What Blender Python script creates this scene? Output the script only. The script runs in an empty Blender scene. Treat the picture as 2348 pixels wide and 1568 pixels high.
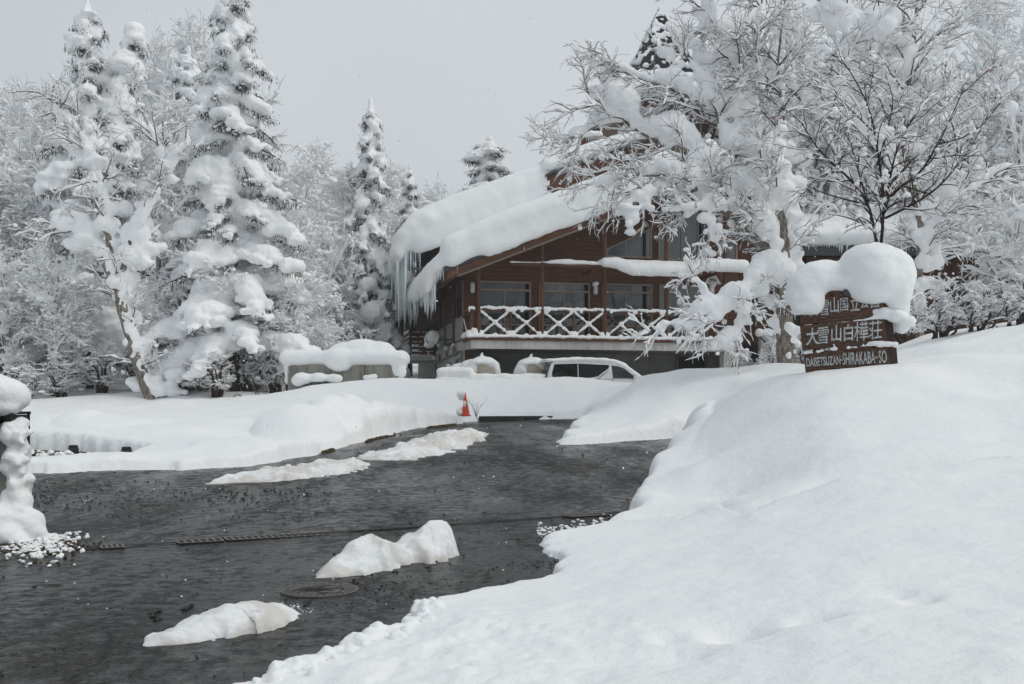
import bpy, bmesh, math, random
import numpy as np
from mathutils import Vector, Matrix

# ------------------------------------------------------------------ camera, sky, sun, exposure
scene = bpy.context.scene
COL = scene.collection
HAZE = 0.0011             # snowfall haze, per metre
EYE = 1.455
FPX = 2304.0            # focal length in units of a 2348 px wide picture
R = math.radians

cam_data = bpy.data.cameras.new("camera")
cam_data.sensor_width = 36.0
cam_data.lens = 36.0 * FPX / 2348.0
cam_data.shift_y = 146.0 / 2348.0
cam_data.clip_start = 0.1
cam_data.clip_end = 5000.0
cam = bpy.data.objects.new("camera", cam_data)
cam.location = (0, 0, EYE)
cam.rotation_euler = (R(90), 0, 0)
COL.objects.link(cam)
scene.camera = cam

SUN_EL, SUN_AZ = 48.0, 105.0        # from the right and a little behind the camera, seen through cloud
world = bpy.data.worlds.new("World")
scene.world = world
world.use_nodes = True
wn = world.node_tree.nodes
wl = world.node_tree.links
wn.clear()
w_out = wn.new("ShaderNodeOutputWorld")
sky = wn.new("ShaderNodeTexSky")
sky.sky_type = 'NISHITA'
sky.sun_disc = False
sky.sun_elevation = R(SUN_EL)
sky.sun_rotation = R(SUN_AZ)
sky.air_density = 1.0
sky.dust_density = 4.0
bg_sky = wn.new("ShaderNodeBackground")
bg_sky.inputs["Strength"].default_value = 0.05
wl.new(sky.outputs[0], bg_sky.inputs["Color"])
# the cloud layer: an even pale grey deck with very soft, broad unevenness
bg_cl = wn.new("ShaderNodeBackground")
tc = wn.new("ShaderNodeTexCoord")
mp = wn.new("ShaderNodeMapping")
mp.inputs["Scale"].default_value = (1.0, 1.0, 1.6)
nz = wn.new("ShaderNodeTexNoise")
nz.inputs["Scale"].default_value = 1.1
nz.inputs["Detail"].default_value = 2.0
cr = wn.new("ShaderNodeValToRGB")
cr.color_ramp.elements[0].position = 0.3
cr.color_ramp.elements[0].color = (0.50, 0.56, 0.615, 1)
cr.color_ramp.elements[1].position = 0.7
cr.color_ramp.elements[1].color = (0.70, 0.735, 0.765, 1)
wl.new(tc.outputs["Generated"], mp.inputs["Vector"])
wl.new(mp.outputs[0], nz.inputs["Vector"])
wl.new(nz.outputs["Fac"], cr.inputs["Fac"])
wl.new(cr.outputs[0], bg_cl.inputs["Color"])
bg_cl.inputs["Strength"].default_value = 0.985
w_mix = wn.new("ShaderNodeMixShader")
w_mix.inputs[0].default_value = 0.93
wl.new(bg_sky.outputs[0], w_mix.inputs[1])
wl.new(bg_cl.outputs[0], w_mix.inputs[2])
wl.new(w_mix.outputs[0], w_out.inputs["Surface"])

sun_data = bpy.data.lights.new("sun", 'SUN')
sun_data.energy = 1.12
sun_data.angle = R(40)
sun_data.color = (1.0, 0.955, 0.88)
sun = bpy.data.objects.new("sun", sun_data)
el, az = R(SUN_EL), R(SUN_AZ)
sdir = Vector((math.sin(az) * math.cos(el), math.cos(az) * math.cos(el), math.sin(el)))
sun.rotation_euler = sdir.to_track_quat('Z', 'Y').to_euler()
sun.location = (10, -20, 30)
COL.objects.link(sun)

scene.view_settings.view_transform = 'Standard'
scene.view_settings.look = 'None'
scene.view_settings.exposure = 0.0
scene.view_settings.gamma = 1.0
scene.view_settings.use_curve_mapping = False
scene.cycles.use_denoising = True
try:
    scene.cycles.denoiser = 'OPENIMAGEDENOISE'
    scene.cycles.denoising_prefilter = 'ACCURATE'
except Exception:
    pass
scene.cycles.max_bounces = 10
scene.cycles.diffuse_bounces = 8
scene.cycles.glossy_bounces = 3
scene.cycles.transmission_bounces = 4
scene.cycles.transparent_max_bounces = 8
scene.cycles.caustics_reflective = False
scene.cycles.caustics_refractive = False

# ------------------------------------------------------------------ helpers
rng = np.random.default_rng(7)
random.seed(7)

def P(u, v, Y):
    """world point at depth Y along the sight line of picture point (u, v)"""
    return np.array(((u - 1174.0) / FPX * Y, Y, EYE + (930.0 - v) / FPX * Y))

def hash3(ix, iy, iz, seed=0):
    h = (ix.astype(np.int64) * 374761393 + iy.astype(np.int64) * 668265263 + iz.astype(np.int64) * 1274126177 + seed * 144665) & 0x7fffffff
    h = ((h ^ (h >> 13)) * 1103515245) & 0x7fffffff
    h = ((h ^ (h >> 11)) * 1540483477) & 0x7fffffff
    return ((h ^ (h >> 15)) & 0xffff) / 65535.0

def noise3(p, scale=1.0, seed=0):
    """value noise in -1..1 for an (N,3) array"""
    q = np.asarray(p, float) * scale
    i = np.floor(q).astype(np.int64)
    f = q - i
    f = f * f * f * (f * (f * 6 - 15) + 10)
    r = 0
    for dx in (0, 1):
        wx = f[:, 0] if dx else 1 - f[:, 0]
        for dy in (0, 1):
            wy = f[:, 1] if dy else 1 - f[:, 1]
            for dz in (0, 1):
                wz = f[:, 2] if dz else 1 - f[:, 2]
                r = r + wx * wy * wz * hash3(i[:, 0] + dx, i[:, 1] + dy, i[:, 2] + dz, seed)
    return r * 2 - 1

def fbm(p, scale, octaves=3, seed=0, gain=0.5):
    r, a, s = 0, 1.0, scale
    for o in range(octaves):
        r = r + a * noise3(p, s, seed + o * 17)
        a *= gain
        s *= 2.03
    return r

def tag(o, label=None, cat=None, group=None, kind=None):
    if label: o["label"] = label
    if cat: o["category"] = cat
    if group: o["group"] = group
    if kind: o["kind"] = kind
    return o

def empty(name, loc=(0, 0, 0), rz=0.0, parent=None):
    o = bpy.data.objects.new(name, None)
    o.location = loc
    o.rotation_euler = (0, 0, rz)
    o.empty_display_size = 0.3
    COL.objects.link(o)
    if parent is not None:
        o.parent = parent
    return o

def mesh_np(name, verts, faces, mat=None, smooth=False):
    """verts (N,3); faces: an (M,k) array or a list of such arrays / lists"""
    me = bpy.data.meshes.new(name)
    verts = np.asarray(verts, np.float32)
    if isinstance(faces, np.ndarray):
        faces = [faces]
    loops, starts, totals = [], [], []
    off = 0
    for fa in faces:
        fa = np.asarray(fa, np.int32)
        if fa.size == 0:
            continue
        m, k = fa.shape
        loops.append(fa.ravel())
        starts.append(off + np.arange(m, dtype=np.int32) * k)
        totals.append(np.full(m, k, np.int32))
        off += m * k
    loops = np.concatenate(loops); starts = np.concatenate(starts); totals = np.concatenate(totals)
    me.vertices.add(len(verts))
    me.vertices.foreach_set("co", verts.ravel())
    me.loops.add(len(loops))
    me.loops.foreach_set("vertex_index", loops)
    me.polygons.add(len(starts))
    me.polygons.foreach_set("loop_start", starts)
    try:
        me.polygons.foreach_set("loop_total", totals)
    except Exception:
        pass
    me.polygons.foreach_set("use_smooth", np.full(len(starts), bool(smooth)))
    me.update(calc_edges=True)
    me.validate()
    if mat is not None:
        me.materials.append(mat)
    return me

def link(name, me, parent=None, loc=None):
    o = bpy.data.objects.new(name, me)
    COL.objects.link(o)
    if parent is not None:
        o.parent = parent
    if loc is not None:
        o.location = loc
    return o

class MB:
    """collects simple shapes, then links them as one mesh object"""
    def __init__(self):
        self.bm = bmesh.new()
    def hexa(self, c8):
        vs = [self.bm.verts.new(tuple(map(float, c))) for c in c8]
        for f in ((0, 3, 2, 1), (4, 5, 6, 7), (0, 1, 5, 4), (1, 2, 6, 5), (2, 3, 7, 6), (3, 0, 4, 7)):
            self.bm.faces.new([vs[i] for i in f])
        return self
    def box(self, x0, x1, y0, y1, z0, z1, M=None):
        c = [(x0, y0, z0), (x1, y0, z0), (x1, y1, z0), (x0, y1, z0), (x0, y0, z1), (x1, y0, z1), (x1, y1, z1), (x0, y1, z1)]
        if M is not None:
            c = [M(p) for p in c]
        return self.hexa(c)
    def prism(self, poly, fn0, fn1):
        """poly: list of 2D points; fn0 / fn1 map a point to the 3D front / back"""
        a = [self.bm.verts.new(tuple(map(float, fn0(p)))) for p in poly]
        b = [self.bm.verts.new(tuple(map(float, fn1(p)))) for p in poly]
        n = len(poly)
        self.bm.faces.new(a); self.bm.faces.new(b[::-1])
        for i in range(n):
            j = (i + 1) % n
            self.bm.faces.new([a[j], a[i], b[i], b[j]])
        return self
    def tube(self, pts, r, n=8, caps=True):
        pts = [Vector(tuple(map(float, p))) for p in pts]
        if not hasattr(r, '__len__'):
            r = [r] * len(pts)
        rings = []
        up = Vector((0.13, 0.21, 0.97))
        for i, p in enumerate(pts):
            t = (pts[min(i + 1, len(pts) - 1)] - pts[max(i - 1, 0)])
            t = t.normalized() if t.length > 1e-9 else Vector((0, 0, 1))
            s = t.cross(up)
            if s.length < 1e-3:
                s = t.cross(Vector((1, 0, 0)))
            s.normalize()
            q = s.cross(t)
            rings.append([self.bm.verts.new(p + (s * math.cos(2 * math.pi * k / n) + q * math.sin(2 * math.pi * k / n)) * r[i]) for k in range(n)])
        for a, b in zip(rings, rings[1:]):
            for k in range(n):
                self.bm.faces.new([a[k], a[(k + 1) % n], b[(k + 1) % n], b[k]])
        if caps:
            self.bm.faces.new(rings[0][::-1]); self.bm.faces.new(rings[-1])
        return self
    def lathe(self, prof, n=24, M=None, cap=True):
        """prof: list of (r, z)"""
        rings = []
        for (r, z) in prof:
            ring = []
            for k in range(n):
                p = (r * math.cos(2 * math.pi * k / n), r * math.sin(2 * math.pi * k / n), z)
                if M is not None:
                    p = M(p)
                ring.append(self.bm.verts.new(tuple(map(float, p))))
            rings.append(ring)
        for a, b in zip(rings, rings[1:]):
            for k in range(n):
                self.bm.faces.new([a[k], a[(k + 1) % n], b[(k + 1) % n], b[k]])
        if cap:
            self.bm.faces.new(rings[0][::-1]); self.bm.faces.new(rings[-1])
        return self
    def build(self, name, mat, parent=None, smooth=False, bevel=0.0):
        bmesh.ops.recalc_face_normals(self.bm, faces=self.bm.faces[:])
        if bevel > 0:
            bmesh.ops.bevel(self.bm, geom=self.bm.edges[:], offset=bevel, segments=2, affect='EDGES', profile=0.6)
        me = bpy.data.meshes.new(name)
        self.bm.to_mesh(me)
        self.bm.free()
        if smooth:
            me.polygons.foreach_set("use_smooth", np.ones(len(me.polygons), bool))
        if mat is not None:
            me.materials.append(mat)
        return link(name, me, parent)

# ------------------------------------------------------------------ materials
def new_mat(name):
    m = bpy.data.materials.new(name)
    m.use_nodes = True
    nt = m.node_tree
    b = nt.nodes["Principled BSDF"]
    return m, nt, b

def nnode(nt, typ, **kw):
    n = nt.nodes.new(typ)
    for k, v in kw.items():
        if k in n.inputs:
            n.inputs[k].default_value = v
        else:
            setattr(n, k, v)
    return n

def coords(nt, kind="Object", scale=(1, 1, 1), rot=(0, 0, 0)):
    t = nt.nodes.new("ShaderNodeTexCoord")
    m = nt.nodes.new("ShaderNodeMapping")
    m.inputs["Scale"].default_value = scale
    m.inputs["Rotation"].default_value = rot
    nt.links.new(t.outputs[kind], m.inputs["Vector"])
    return m.outputs[0]

def ramp(nt, fac, stops):
    r = nt.nodes.new("ShaderNodeValToRGB")
    el = r.color_ramp.elements
    while len(el) < len(stops):
        el.new(0.5)
    for e, (p, c) in zip(el, stops):
        e.position = p
        e.color = (*c, 1) if len(c) == 3 else c
    nt.links.new(fac, r.inputs["Fac"])
    return r.outputs[0]

def mixc(nt, fac, a, b, mode='MIX'):
    n = nt.nodes.new("ShaderNodeMix")
    n.data_type = 'RGBA'
    n.blend_type = mode
    def put(sock, val):
        if hasattr(val, "node"):
            nt.links.new(val, sock)
        elif hasattr(val, "__len__"):
            sock.default_value = (*val, 1) if len(val) == 3 else val
        else:
            sock.default_value = val
    put(n.inputs["Factor"], fac); put(n.inputs["A"], a); put(n.inputs["B"], b)
    return n.outputs["Result"]

def noise_tex(nt, vec, scale, detail=3.0, rough=0.55):
    n = nt.nodes.new("ShaderNodeTexNoise")
    n.inputs["Scale"].default_value = scale
    n.inputs["Detail"].default_value = detail
    n.inputs["Roughness"].default_value = rough
    if vec is not None:
        nt.links.new(vec, n.inputs["Vector"])
    return n.outputs["Fac"]

def bump(nt, b, height, strength=0.3, dist=0.02, prev=None):
    n = nt.nodes.new("ShaderNodeBump")
    n.inputs["Strength"].default_value = strength
    n.inputs["Distance"].default_value = dist
    nt.links.new(height, n.inputs["Height"])
    if prev is not None:
        nt.links.new(prev, n.inputs["Normal"])
    if b is not None:
        nt.links.new(n.outputs[0], b.inputs["Normal"])
    return n.outputs[0]

def mat_snow(name, grain=1.0, colour=(0.915, 0.92, 0.918)):
    m, nt, b = new_mat(name)
    vec = coords(nt, "Object")
    n1 = noise_tex(nt, vec, 1.3, 3)
    c = ramp(nt, n1, [(0.3, (colour[0] * .955, colour[1] * .965, colour[2] * .975)), (0.7, colour)])
    nt.links.new(c, b.inputs["Base Color"])
    b.inputs["Roughness"].default_value = 0.75
    b.inputs["Specular IOR Level"].default_value = 0.15
    n2 = noise_tex(nt, vec, 9.0, 4, 0.6)
    n3 = noise_tex(nt, vec, 90.0, 2, 0.6)
    p = bump(nt, None, n2, 0.35 * grain, 0.05)
    bump(nt, b, n3, 0.25 * grain, 0.008, p)
    return m

def mat_plain(name, col, rough=0.6, metallic=0.0, spec=0.4, var=0.15, scale=6.0, bmp=0.0, bscale=30.0, bdist=0.01):
    m, nt, b = new_mat(name)
    vec = coords(nt, "Object")
    n1 = noise_tex(nt, vec, scale, 4)
    lo = tuple(x * (1 - var) for x in col); hi = tuple(min(1, x * (1 + var)) for x in col)
    nt.links.new(ramp(nt, n1, [(0.3, lo), (0.7, hi)]), b.inputs["Base Color"])
    b.inputs["Roughness"].default_value = rough
    b.inputs["Metallic"].default_value = metallic
    b.inputs["Specular IOR Level"].default_value = spec
    if bmp > 0:
        bump(nt, b, noise_tex(nt, vec, bscale, 3), bmp, bdist)
    return m

def mat_wood(name, dark, light, axis_scale=(0.6, 14, 14), rough=0.6, bmp=0.25):
    """timber with grain along local X of the mapping"""
    m, nt, b = new_mat(name)
    vec = coords(nt, "Object", axis_scale)
    n1 = noise_tex(nt, vec, 2.2, 5, 0.65)
    vec2 = coords(nt, "Object")
    n2 = noise_tex(nt, vec2, 0.9, 3)
    c1 = ramp(nt, n1, [(0.28, dark), (0.72, light)])
    c2 = mixc(nt, ramp(nt, n2, [(0.35, (0, 0, 0)), (0.75, (0.55, 0.55, 0.55))]), c1, tuple(x * 0.55 for x in dark))
    nt.links.new(c2, b.inputs["Base Color"])
    b.inputs["Roughness"].default_value = rough
    b.inputs["Specular IOR Level"].default_value = 0.3
    bump(nt, b, n1, bmp, 0.006)
    return m

M = {}
M['snow'] = mat_snow('snow', 1.15)
M['snow_soft'] = mat_snow('snow_soft', 0.7)
def mat_thin_snow():
    # loose snow on twigs and boughs
    m, nt, b = new_mat('thin_snow')
    b.inputs["Base Color"].default_value = (.945, .95, .955, 1); b.inputs["Roughness"].default_value = .8; b.inputs["Specular IOR Level"].default_value = .1
    vec = coords(nt, "Object")
    n = bump(nt, b, noise_tex(nt, vec, 14, 3), .4, .03)
    return m
M['thin_snow'] = mat_thin_snow()

# ------------------------------------------------------------------ snow bodies: a union of lumps, remeshed into one skin
def _ico(sub):
    bm = bmesh.new()
    bmesh.ops.create_icosphere(bm, subdivisions=sub, radius=1.0)
    bm.verts.ensure_lookup_table()
    v = np.array([x.co[:] for x in bm.verts]); f = np.array([[x.index for x in p.verts] for p in bm.faces])
    bm.free()
    return v, f
ICO1 = _ico(1)
ICO2 = _ico(2)

def lumps_mesh(lumps, tmpl):
    """lumps: (N,6) x y z rx ry rz"""
    L = np.asarray(lumps, float)
    v, f = tmpl
    V = v[None] * L[:, None, 3:6] + L[:, None, 0:3]
    F = f[None] + (np.arange(len(L)) * len(v))[:, None, None]
    return V.reshape(-1, 3), F.reshape(-1, 3)

def remesh(verts, faces, voxel, smooth_iter=2, disp=None):
    me = mesh_np("tmp", verts, faces)
    o = bpy.data.objects.new("tmp", me)
    COL.objects.link(o)
    md = o.modifiers.new("r", 'REMESH')
    md.mode = 'VOXEL'
    md.voxel_size = voxel
    md.adaptivity = 0.0
    dg = bpy.context.evaluated_depsgraph_get()
    ev = o.evaluated_get(dg)
    out = bpy.data.meshes.new_from_object(ev)
    n = len(out.vertices)
    co = np.empty(n * 3, np.float32); out.vertices.foreach_get("co", co); co = co.reshape(-1, 3).astype(float)
    ne = len(out.edges)
    ed = np.empty(ne * 2, np.int32); out.edges.foreach_get("vertices", ed); ed = ed.reshape(-1, 2)
    deg = np.bincount(ed.ravel(), minlength=n).astype(float); deg[deg == 0] = 1
    for k in range(smooth_iter):
        acc = np.zeros_like(co)
        np.add.at(acc, ed[:, 0], co[ed[:, 1]]); np.add.at(acc, ed[:, 1], co[ed[:, 0]])
        co = co * 0.4 + acc / deg[:, None] * 0.6
    out.vertices.foreach_set("co", co.astype(np.float32).ravel())
    out.update()
    if disp is not None:
        nr = np.empty(n * 3, np.float32); out.vertices.foreach_get("normal", nr); nr = nr.reshape(-1, 3)
        co = co + nr * disp(co)[:, None]
        out.vertices.foreach_set("co", co.astype(np.float32).ravel())
        out.update()
    out.polygons.foreach_set("use_smooth", np.ones(len(out.polygons), bool))
    bpy.data.objects.remove(o)
    bpy.data.meshes.remove(me)
    return out

def snow_body(name, lumps, voxel, parent=None, smooth=3, amp=0.02, nscale=3.0, mat=None, extra=None):
    V, F = lumps_mesh(lumps, ICO2)
    if extra is not None:
        V2, F2 = extra
        F = [F, np.asarray(F2) + len(V)]
        V = np.concatenate([V, V2])
    me = remesh(V, F, voxel, smooth, (lambda c: amp * fbm(c, nscale, 3, 5)) if amp else None)
    me.name = name
    me.materials.append(mat or M['snow'])
    return link(name, me, parent)

def chain(pts, r, step=0.6, flat=1.0, jitter=0.15, rg=rng):
    """lumps along a polyline; r a number or one per point"""
    out = []
    pts = [np.asarray(p, float) for p in pts]
    rr = r if hasattr(r, '__len__') else [r] * len(pts)
    for i in range(len(pts) - 1):
        a, b = pts[i], pts[i + 1]
        L = np.linalg.norm(b - a)
        n = max(1, int(math.ceil(L / (step * max(0.02, min(rr[i], rr[i + 1]))))))
        for k in range(n + (i == len(pts) - 2)):
            t = k / n
            q = a + (b - a) * t
            s = (rr[i] * (1 - t) + rr[i + 1] * t) * (1 + jitter * rg.uniform(-1, 1))
            out.append((*q, s, s, s * flat))
    return out
# ------------------------------------------------------------------ ground: driveway and snow
def road_z(x, Y):
    Y = np.asarray(Y, float)
    k = 1.6
    z = 0.055 * np.log1p(np.exp(np.clip((Y - 11.5) / k, -40, 40))) * k
    z = np.where(Y > 31, 1.08 + 0.01 * (np.minimum(Y, 60) - 31), np.minimum(z, 1.08))
    return z

def road_hit(u, v):
    lo, hi = 1.0, 60.0
    f = lambda Y: EYE + (930.0 - v) / FPX * Y - float(road_z(0, Y))
    Ys = np.linspace(1.5, 31, 600)
    vals = EYE + (930.0 - v) / FPX * Ys - road_z(0, Ys)
    idx = np.where(vals <= 0)[0]
    Y = Ys[idx[0]] if len(idx) else 31.0
    return np.array(((u - 1174) / FPX * Y, Y))

# outline of the cleared tarmac: picture point on the tarmac + height of the snow edge there
edge_uv = [(-300, 1094, .2), (45, 1084, .2), (200, 1081, .22), (420, 1077, .25), (560, 1070, .3), (640, 1060, .4), (700, 1046, .7),
           (760, 1030, .75), (830, 1012, .75), (900, 994, .65), (960, 981, .6), (1030, 973, .42), (1083, 966.5, .22), (1100, 965, .20), (1150, 963.5, .40),
           (1350, 957, .45), (1346, 970, .5), (1312, 998, .35), (1277, 1021, .10), (1300, 1020, .18), (1400, 1014, .35), (1540, 1004, .5),
           (1600, 1001, .5), (1640, 1016, .9), (1557, 1061, 1.0), (1547, 1094, .95), (1504, 1130, .8), (1474, 1165, .6), (1455, 1196, .22),
           (1400, 1207, .09), (1330, 1218, .08), (1264, 1232, .10), (1248, 1247, .15), (1262, 1276, .2), (1288, 1300, .22), (1267, 1329, .22),
           (1225, 1346, .22), (1100, 1369, .30), (1000, 1388, .34), (960, 1408, .36), (955, 1445, .34), (925, 1478, .22), (880, 1478, .20), (812, 1512, .26),
           (792, 1535, .24), (700, 1556, .22), (640, 1572, .2), (590, 1590, .18), (300, 1700, .18)]
EDGE = [(*road_hit(u, v), h) for (u, v, h) in edge_uv] + [(-2.4, 2.0, .1), (-3.0, -8.0, .1), (-34.0, -8.0, .1), (-34.0, 17.5, .2)]
gravel_uv = [(-220, 1030, .5), (60, 1031, .5), (200, 1037, .45), (335, 1046, .3), (300, 1052, .12), (200, 1058, .15), (60, 1062, .15), (-220, 1062, .15)]
GRAVEL = [(*road_hit(u, v), h) for (u, v, h) in gravel_uv]

def poly_info(px, py, poly):
    """signed distance outside the polygon (positive = in the snow) and the edge height nearby"""
    Q = np.array(poly)
    n = len(Q)
    best = np.full(px.shape, 1e9); hh = np.zeros(px.shape)
    inside = np.zeros(px.shape, bool)
    for i in range(n):
        a, b = Q[i], Q[(i + 1) % n]
        dx, dy = b[0] - a[0], b[1] - a[1]
        L2 = dx * dx + dy * dy + 1e-12
        t = np.clip(((px - a[0]) * dx + (py - a[1]) * dy) / L2, 0, 1)
        d = np.hypot(px - a[0] - t * dx, py - a[1] - t * dy)
        m = d < best
        best[m] = d[m]
        hh[m] = (a[2] + (b[2] - a[2]) * t)[m]
        c = ((a[1] > py) != (b[1] > py)) & (px < dx * (py - a[1]) / (dy if abs(dy) > 1e-12 else 1e-12) + a[0])
        inside ^= c
    return np.where(inside, -best, best), hh

# surface of the snow, as picture points with a depth
ctl = [
    # foreground sheet on the right
    (700, 1568, 5.0), (950, 1470, 5.6), (1200, 1400, 6.4), (1000, 1700, 3.9), (1500, 1700, 3.5), (2000, 1568, 3.7), (2347, 1568, 3.5), (2600, 1500, 3.6),
    (1500, 1500, 5.0), (1500, 1300, 7.6), (2000, 1400, 5.0), (2347, 1400, 4.8), (1700, 1250, 7.8), (2000, 1200, 7.3), (2347, 1200, 6.8),
    (1350, 1250, 9.4), (1500, 1200, 10.4),
    (1600, 1165, 10.6), (1720, 1185, 9.3), (1850, 1125, 9.6), (2000, 1088, 9.6), (2150, 1068, 9.6), (2347, 1066, 9.4), (2700, 1040, 9.4),
    # upper mound
    (1640, 1060, 14.0), (1760, 1080, 11.5), (1900, 1030, 11.3), (2100, 1000, 11.2), (2347, 990, 11.2), (1700, 960, 14.5), (1900, 930, 13.0), (2100, 920, 13.0), (2347, 900, 12.8),
    (1575, 960, 19.5), (1600, 925, 19.0), (1660, 892, 18.0), (1750, 864, 16.8), (1850, 863, 14.6), (1950, 864, 14.6), (2040, 859, 14.6), (1850, 860, 15.4), (1950, 858, 15.4), (2040, 853, 15.4), (2150, 820, 15.2), (2347, 790, 15.5), (2700, 760, 16),
    (1700, 880, 20.5), (1850, 862, 19.0), (2040, 850, 18.5), (1700, 900, 23.0),
    (2130, 790, 19), (2250, 757, 21), (2347, 752, 21), (2500, 745, 22), (2130, 760, 26), (2347, 740, 28), (1950, 840, 22),
    # second bank
    (1400, 985, 24.0), (1500, 970, 23.6), (1450, 930, 25.5), (1560, 915, 25.0), (1397, 906, 28), (1425, 876, 28.5), (1460, 858, 28.5), (1560, 843, 28.5), (1700, 838, 28), (1820, 838, 27.5), (1950, 836, 27),
    (1460, 880, 31.5), (1600, 880, 32), (1750, 870, 32), (1900, 860, 33), (2100, 800, 34), (1360, 935, 27.5),
    # far bank before the building
    (1120, 945, 31.0), (1330, 940, 31.0), (1200, 905, 32.0), (620, 918, 31), (680, 893, 32), (740, 878, 32.5), (820, 868, 33), (900, 862, 33), (1050, 861, 33), (1150, 862, 33), (1250, 861, 33), (1310, 866, 32.5),
    (1350, 878, 32), (1388, 905, 31.2),
    # left lump along the drive
    (1062, 940, 28.0), (1000, 926, 27.2), (930, 917, 27), (860, 922, 26), (800, 935, 25), (720, 955, 23.6), (660, 985, 22.2), (645, 1020, 21.2), (900, 950, 25.2), (1000, 950, 27.0), (900, 935, 29), (1000, 935, 30), (760, 935, 28),
    # left flat
    (50, 957, 27), (180, 948, 27.5), (300, 944, 28), (450, 938, 28.5), (560, 932, 29), (-200, 960, 27), (-600, 950, 27),
    # under the trees on the left
    (60, 945, 31), (200, 925, 33), (300, 905, 35), (380, 910, 34.5), (500, 925, 32.5), (120, 905, 38), (250, 890, 42), (450, 890, 40), (600, 890, 40), (-300, 900, 38), (600, 900, 36), (-600, 880, 40),
]
CP = np.array([P(*c) for c in ctl])
def ray_h(u, v, h):
    Ys = np.linspace(2, 31, 1200)
    idx = np.where(EYE + (930.0 - v) / FPX * Ys - road_z(0, Ys) - h <= 0)[0]
    return P(u, v, Ys[idx[0]] if len(idx) else 31.0)
low = [(300, 1000, .38), (450, 1010, .36), (560, 1000, .42), (450, 1056, .26), (560, 1044, .3), (300, 1066, .24), (100, 1067, .22), (0, 1067, .22), (60, 1000, .5), (200, 1005, .5), (-200, 1067, .22), (380, 1030, .3), (250, 1030, .45), (100, 1020, .5), (-200, 1020, .5), (340, 1052, .2)]
CP = np.concatenate([CP, np.array([ray_h(*c) for c in low])])
flat = [(x, 37.0, 1.22) for x in (-7, -4, -1, 2, 5)] + [(x, 42.0, 1.2) for x in (-6, -2, 2, 6)] + [(x, 48.0, 1.3) for x in (-12, -6, 0, 6, 12)] + [(-14, 46, 2.4), (-22, 50, 2.8), (14, 40, 3.0), (20, 40, 4.0), (22, 30, 4.4), (14, 33, 3.4)] \
     + [(x, 60.0, 3.2) for x in (-40, -25, -12, 0, 12, 25, 40)] + [(x, 85.0, 5.0) for x in (-60, -30, 0, 30, 60)] + [(0.6, 3.2, .45), (2, 2.5, .45), (0, 0, .4), (4, 1, .5), (3, -6, .5), (10, 4, 1.1), (10, -4, 1.0), (14, 10, 1.9)]
CP = np.concatenate([CP, np.array(flat, float)])

def rbf_fit(C, lam=0.03):
    n = len(C)
    D = np.hypot(C[:, None, 0] - C[None, :, 0], C[:, None, 1] - C[None, :, 1])
    A = np.zeros((n + 3, n + 3))
    A[:n, :n] = -D + np.eye(n) * lam
    A[:n, n] = 1; A[:n, n + 1:] = C[:, :2]
    A[n, :n] = 1; A[n + 1:, :n] = C[:, :2].T
    return np.linalg.solve(A, np.concatenate([C[:, 2], np.zeros(3)]))
RBF_W = rbf_fit(CP)

def rbf_eval(x, y):
    x = np.asarray(x, float).ravel(); y = np.asarray(y, float).ravel()
    out = np.empty(len(x))
    n = len(CP)
    eps = 0.25
    for s in range(0, len(x), 20000):
        xs, ys = x[s:s + 20000], y[s:s + 20000]
        D = np.sqrt((xs[:, None] - CP[None, :, 0]) ** 2 + (ys[:, None] - CP[None, :, 1]) ** 2 + eps * eps) 
        out[s:s + 20000] = -D @ RBF_W[:n] + RBF_W[n] + RBF_W[n + 1] * xs + RBF_W[n + 2] * ys
    return out

MOUNDS = [(685, 980, 22.3, 1.05, .55), (770, 955, 23.6, .85, .38), (845, 945, 24.7, .75, .34), (915, 935, 25.8, .75, .34), (985, 935, 26.9, .65, .28), (1040, 940, 27.7, .5, .16), (735, 960, 24.4, 1.6, .22), (240, 1000, 22.6, 1.1, .22), (120, 1000, 23.0, 1.2, .2), (1600, 900, 19.6, 1.0, .22), (1570, 930, 20.6, .8, .2)]
PITS = [(1690, 1412, .16, .05), (1705, 1425, .12, .06), (1868, 1420, .12, .07), (2110, 1405, .10, .035), (1530, 1410, .08, .03), (1560, 1460, .16, .03), (1400, 1450, .15, .025), (1330, 1500, .14, .02), (2060, 1390, .09, .02),
        (1700, 1120, .35, .05), (1935, 1050, .4, .10), (2075, 1060, .45, .12), (2160, 1070, .3, .06), (1840, 1075, .35, .06), (330, 1010, .5, .12)]

def snow_z(x, y, detail=True):
    """height of the snow surface, before it is cut at the edge of the tarmac"""
    h = rbf_eval(x, y)
    x = np.asarray(x, float).ravel(); y = np.asarray(y, float).ravel()
    p = np.stack([x, y, np.zeros_like(x)], 1)
    far = np.clip((y - 4) / 20, 0.25, 1.0)
    h = h + 0.08 * far * fbm(p, 0.55, 3, 3) + 0.012 * fbm(p, 2.6, 2, 13)
    for (u, v, Y0, r, a) in MOUNDS:
        x0 = (u - 1174) / FPX * Y0
        q = np.clip(1 - ((x - x0) / r) ** 2 - ((y - Y0) / (r * .9)) ** 2, 0, 1)
        h = h + a * np.sqrt(q) * q ** .25
    return h

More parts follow.
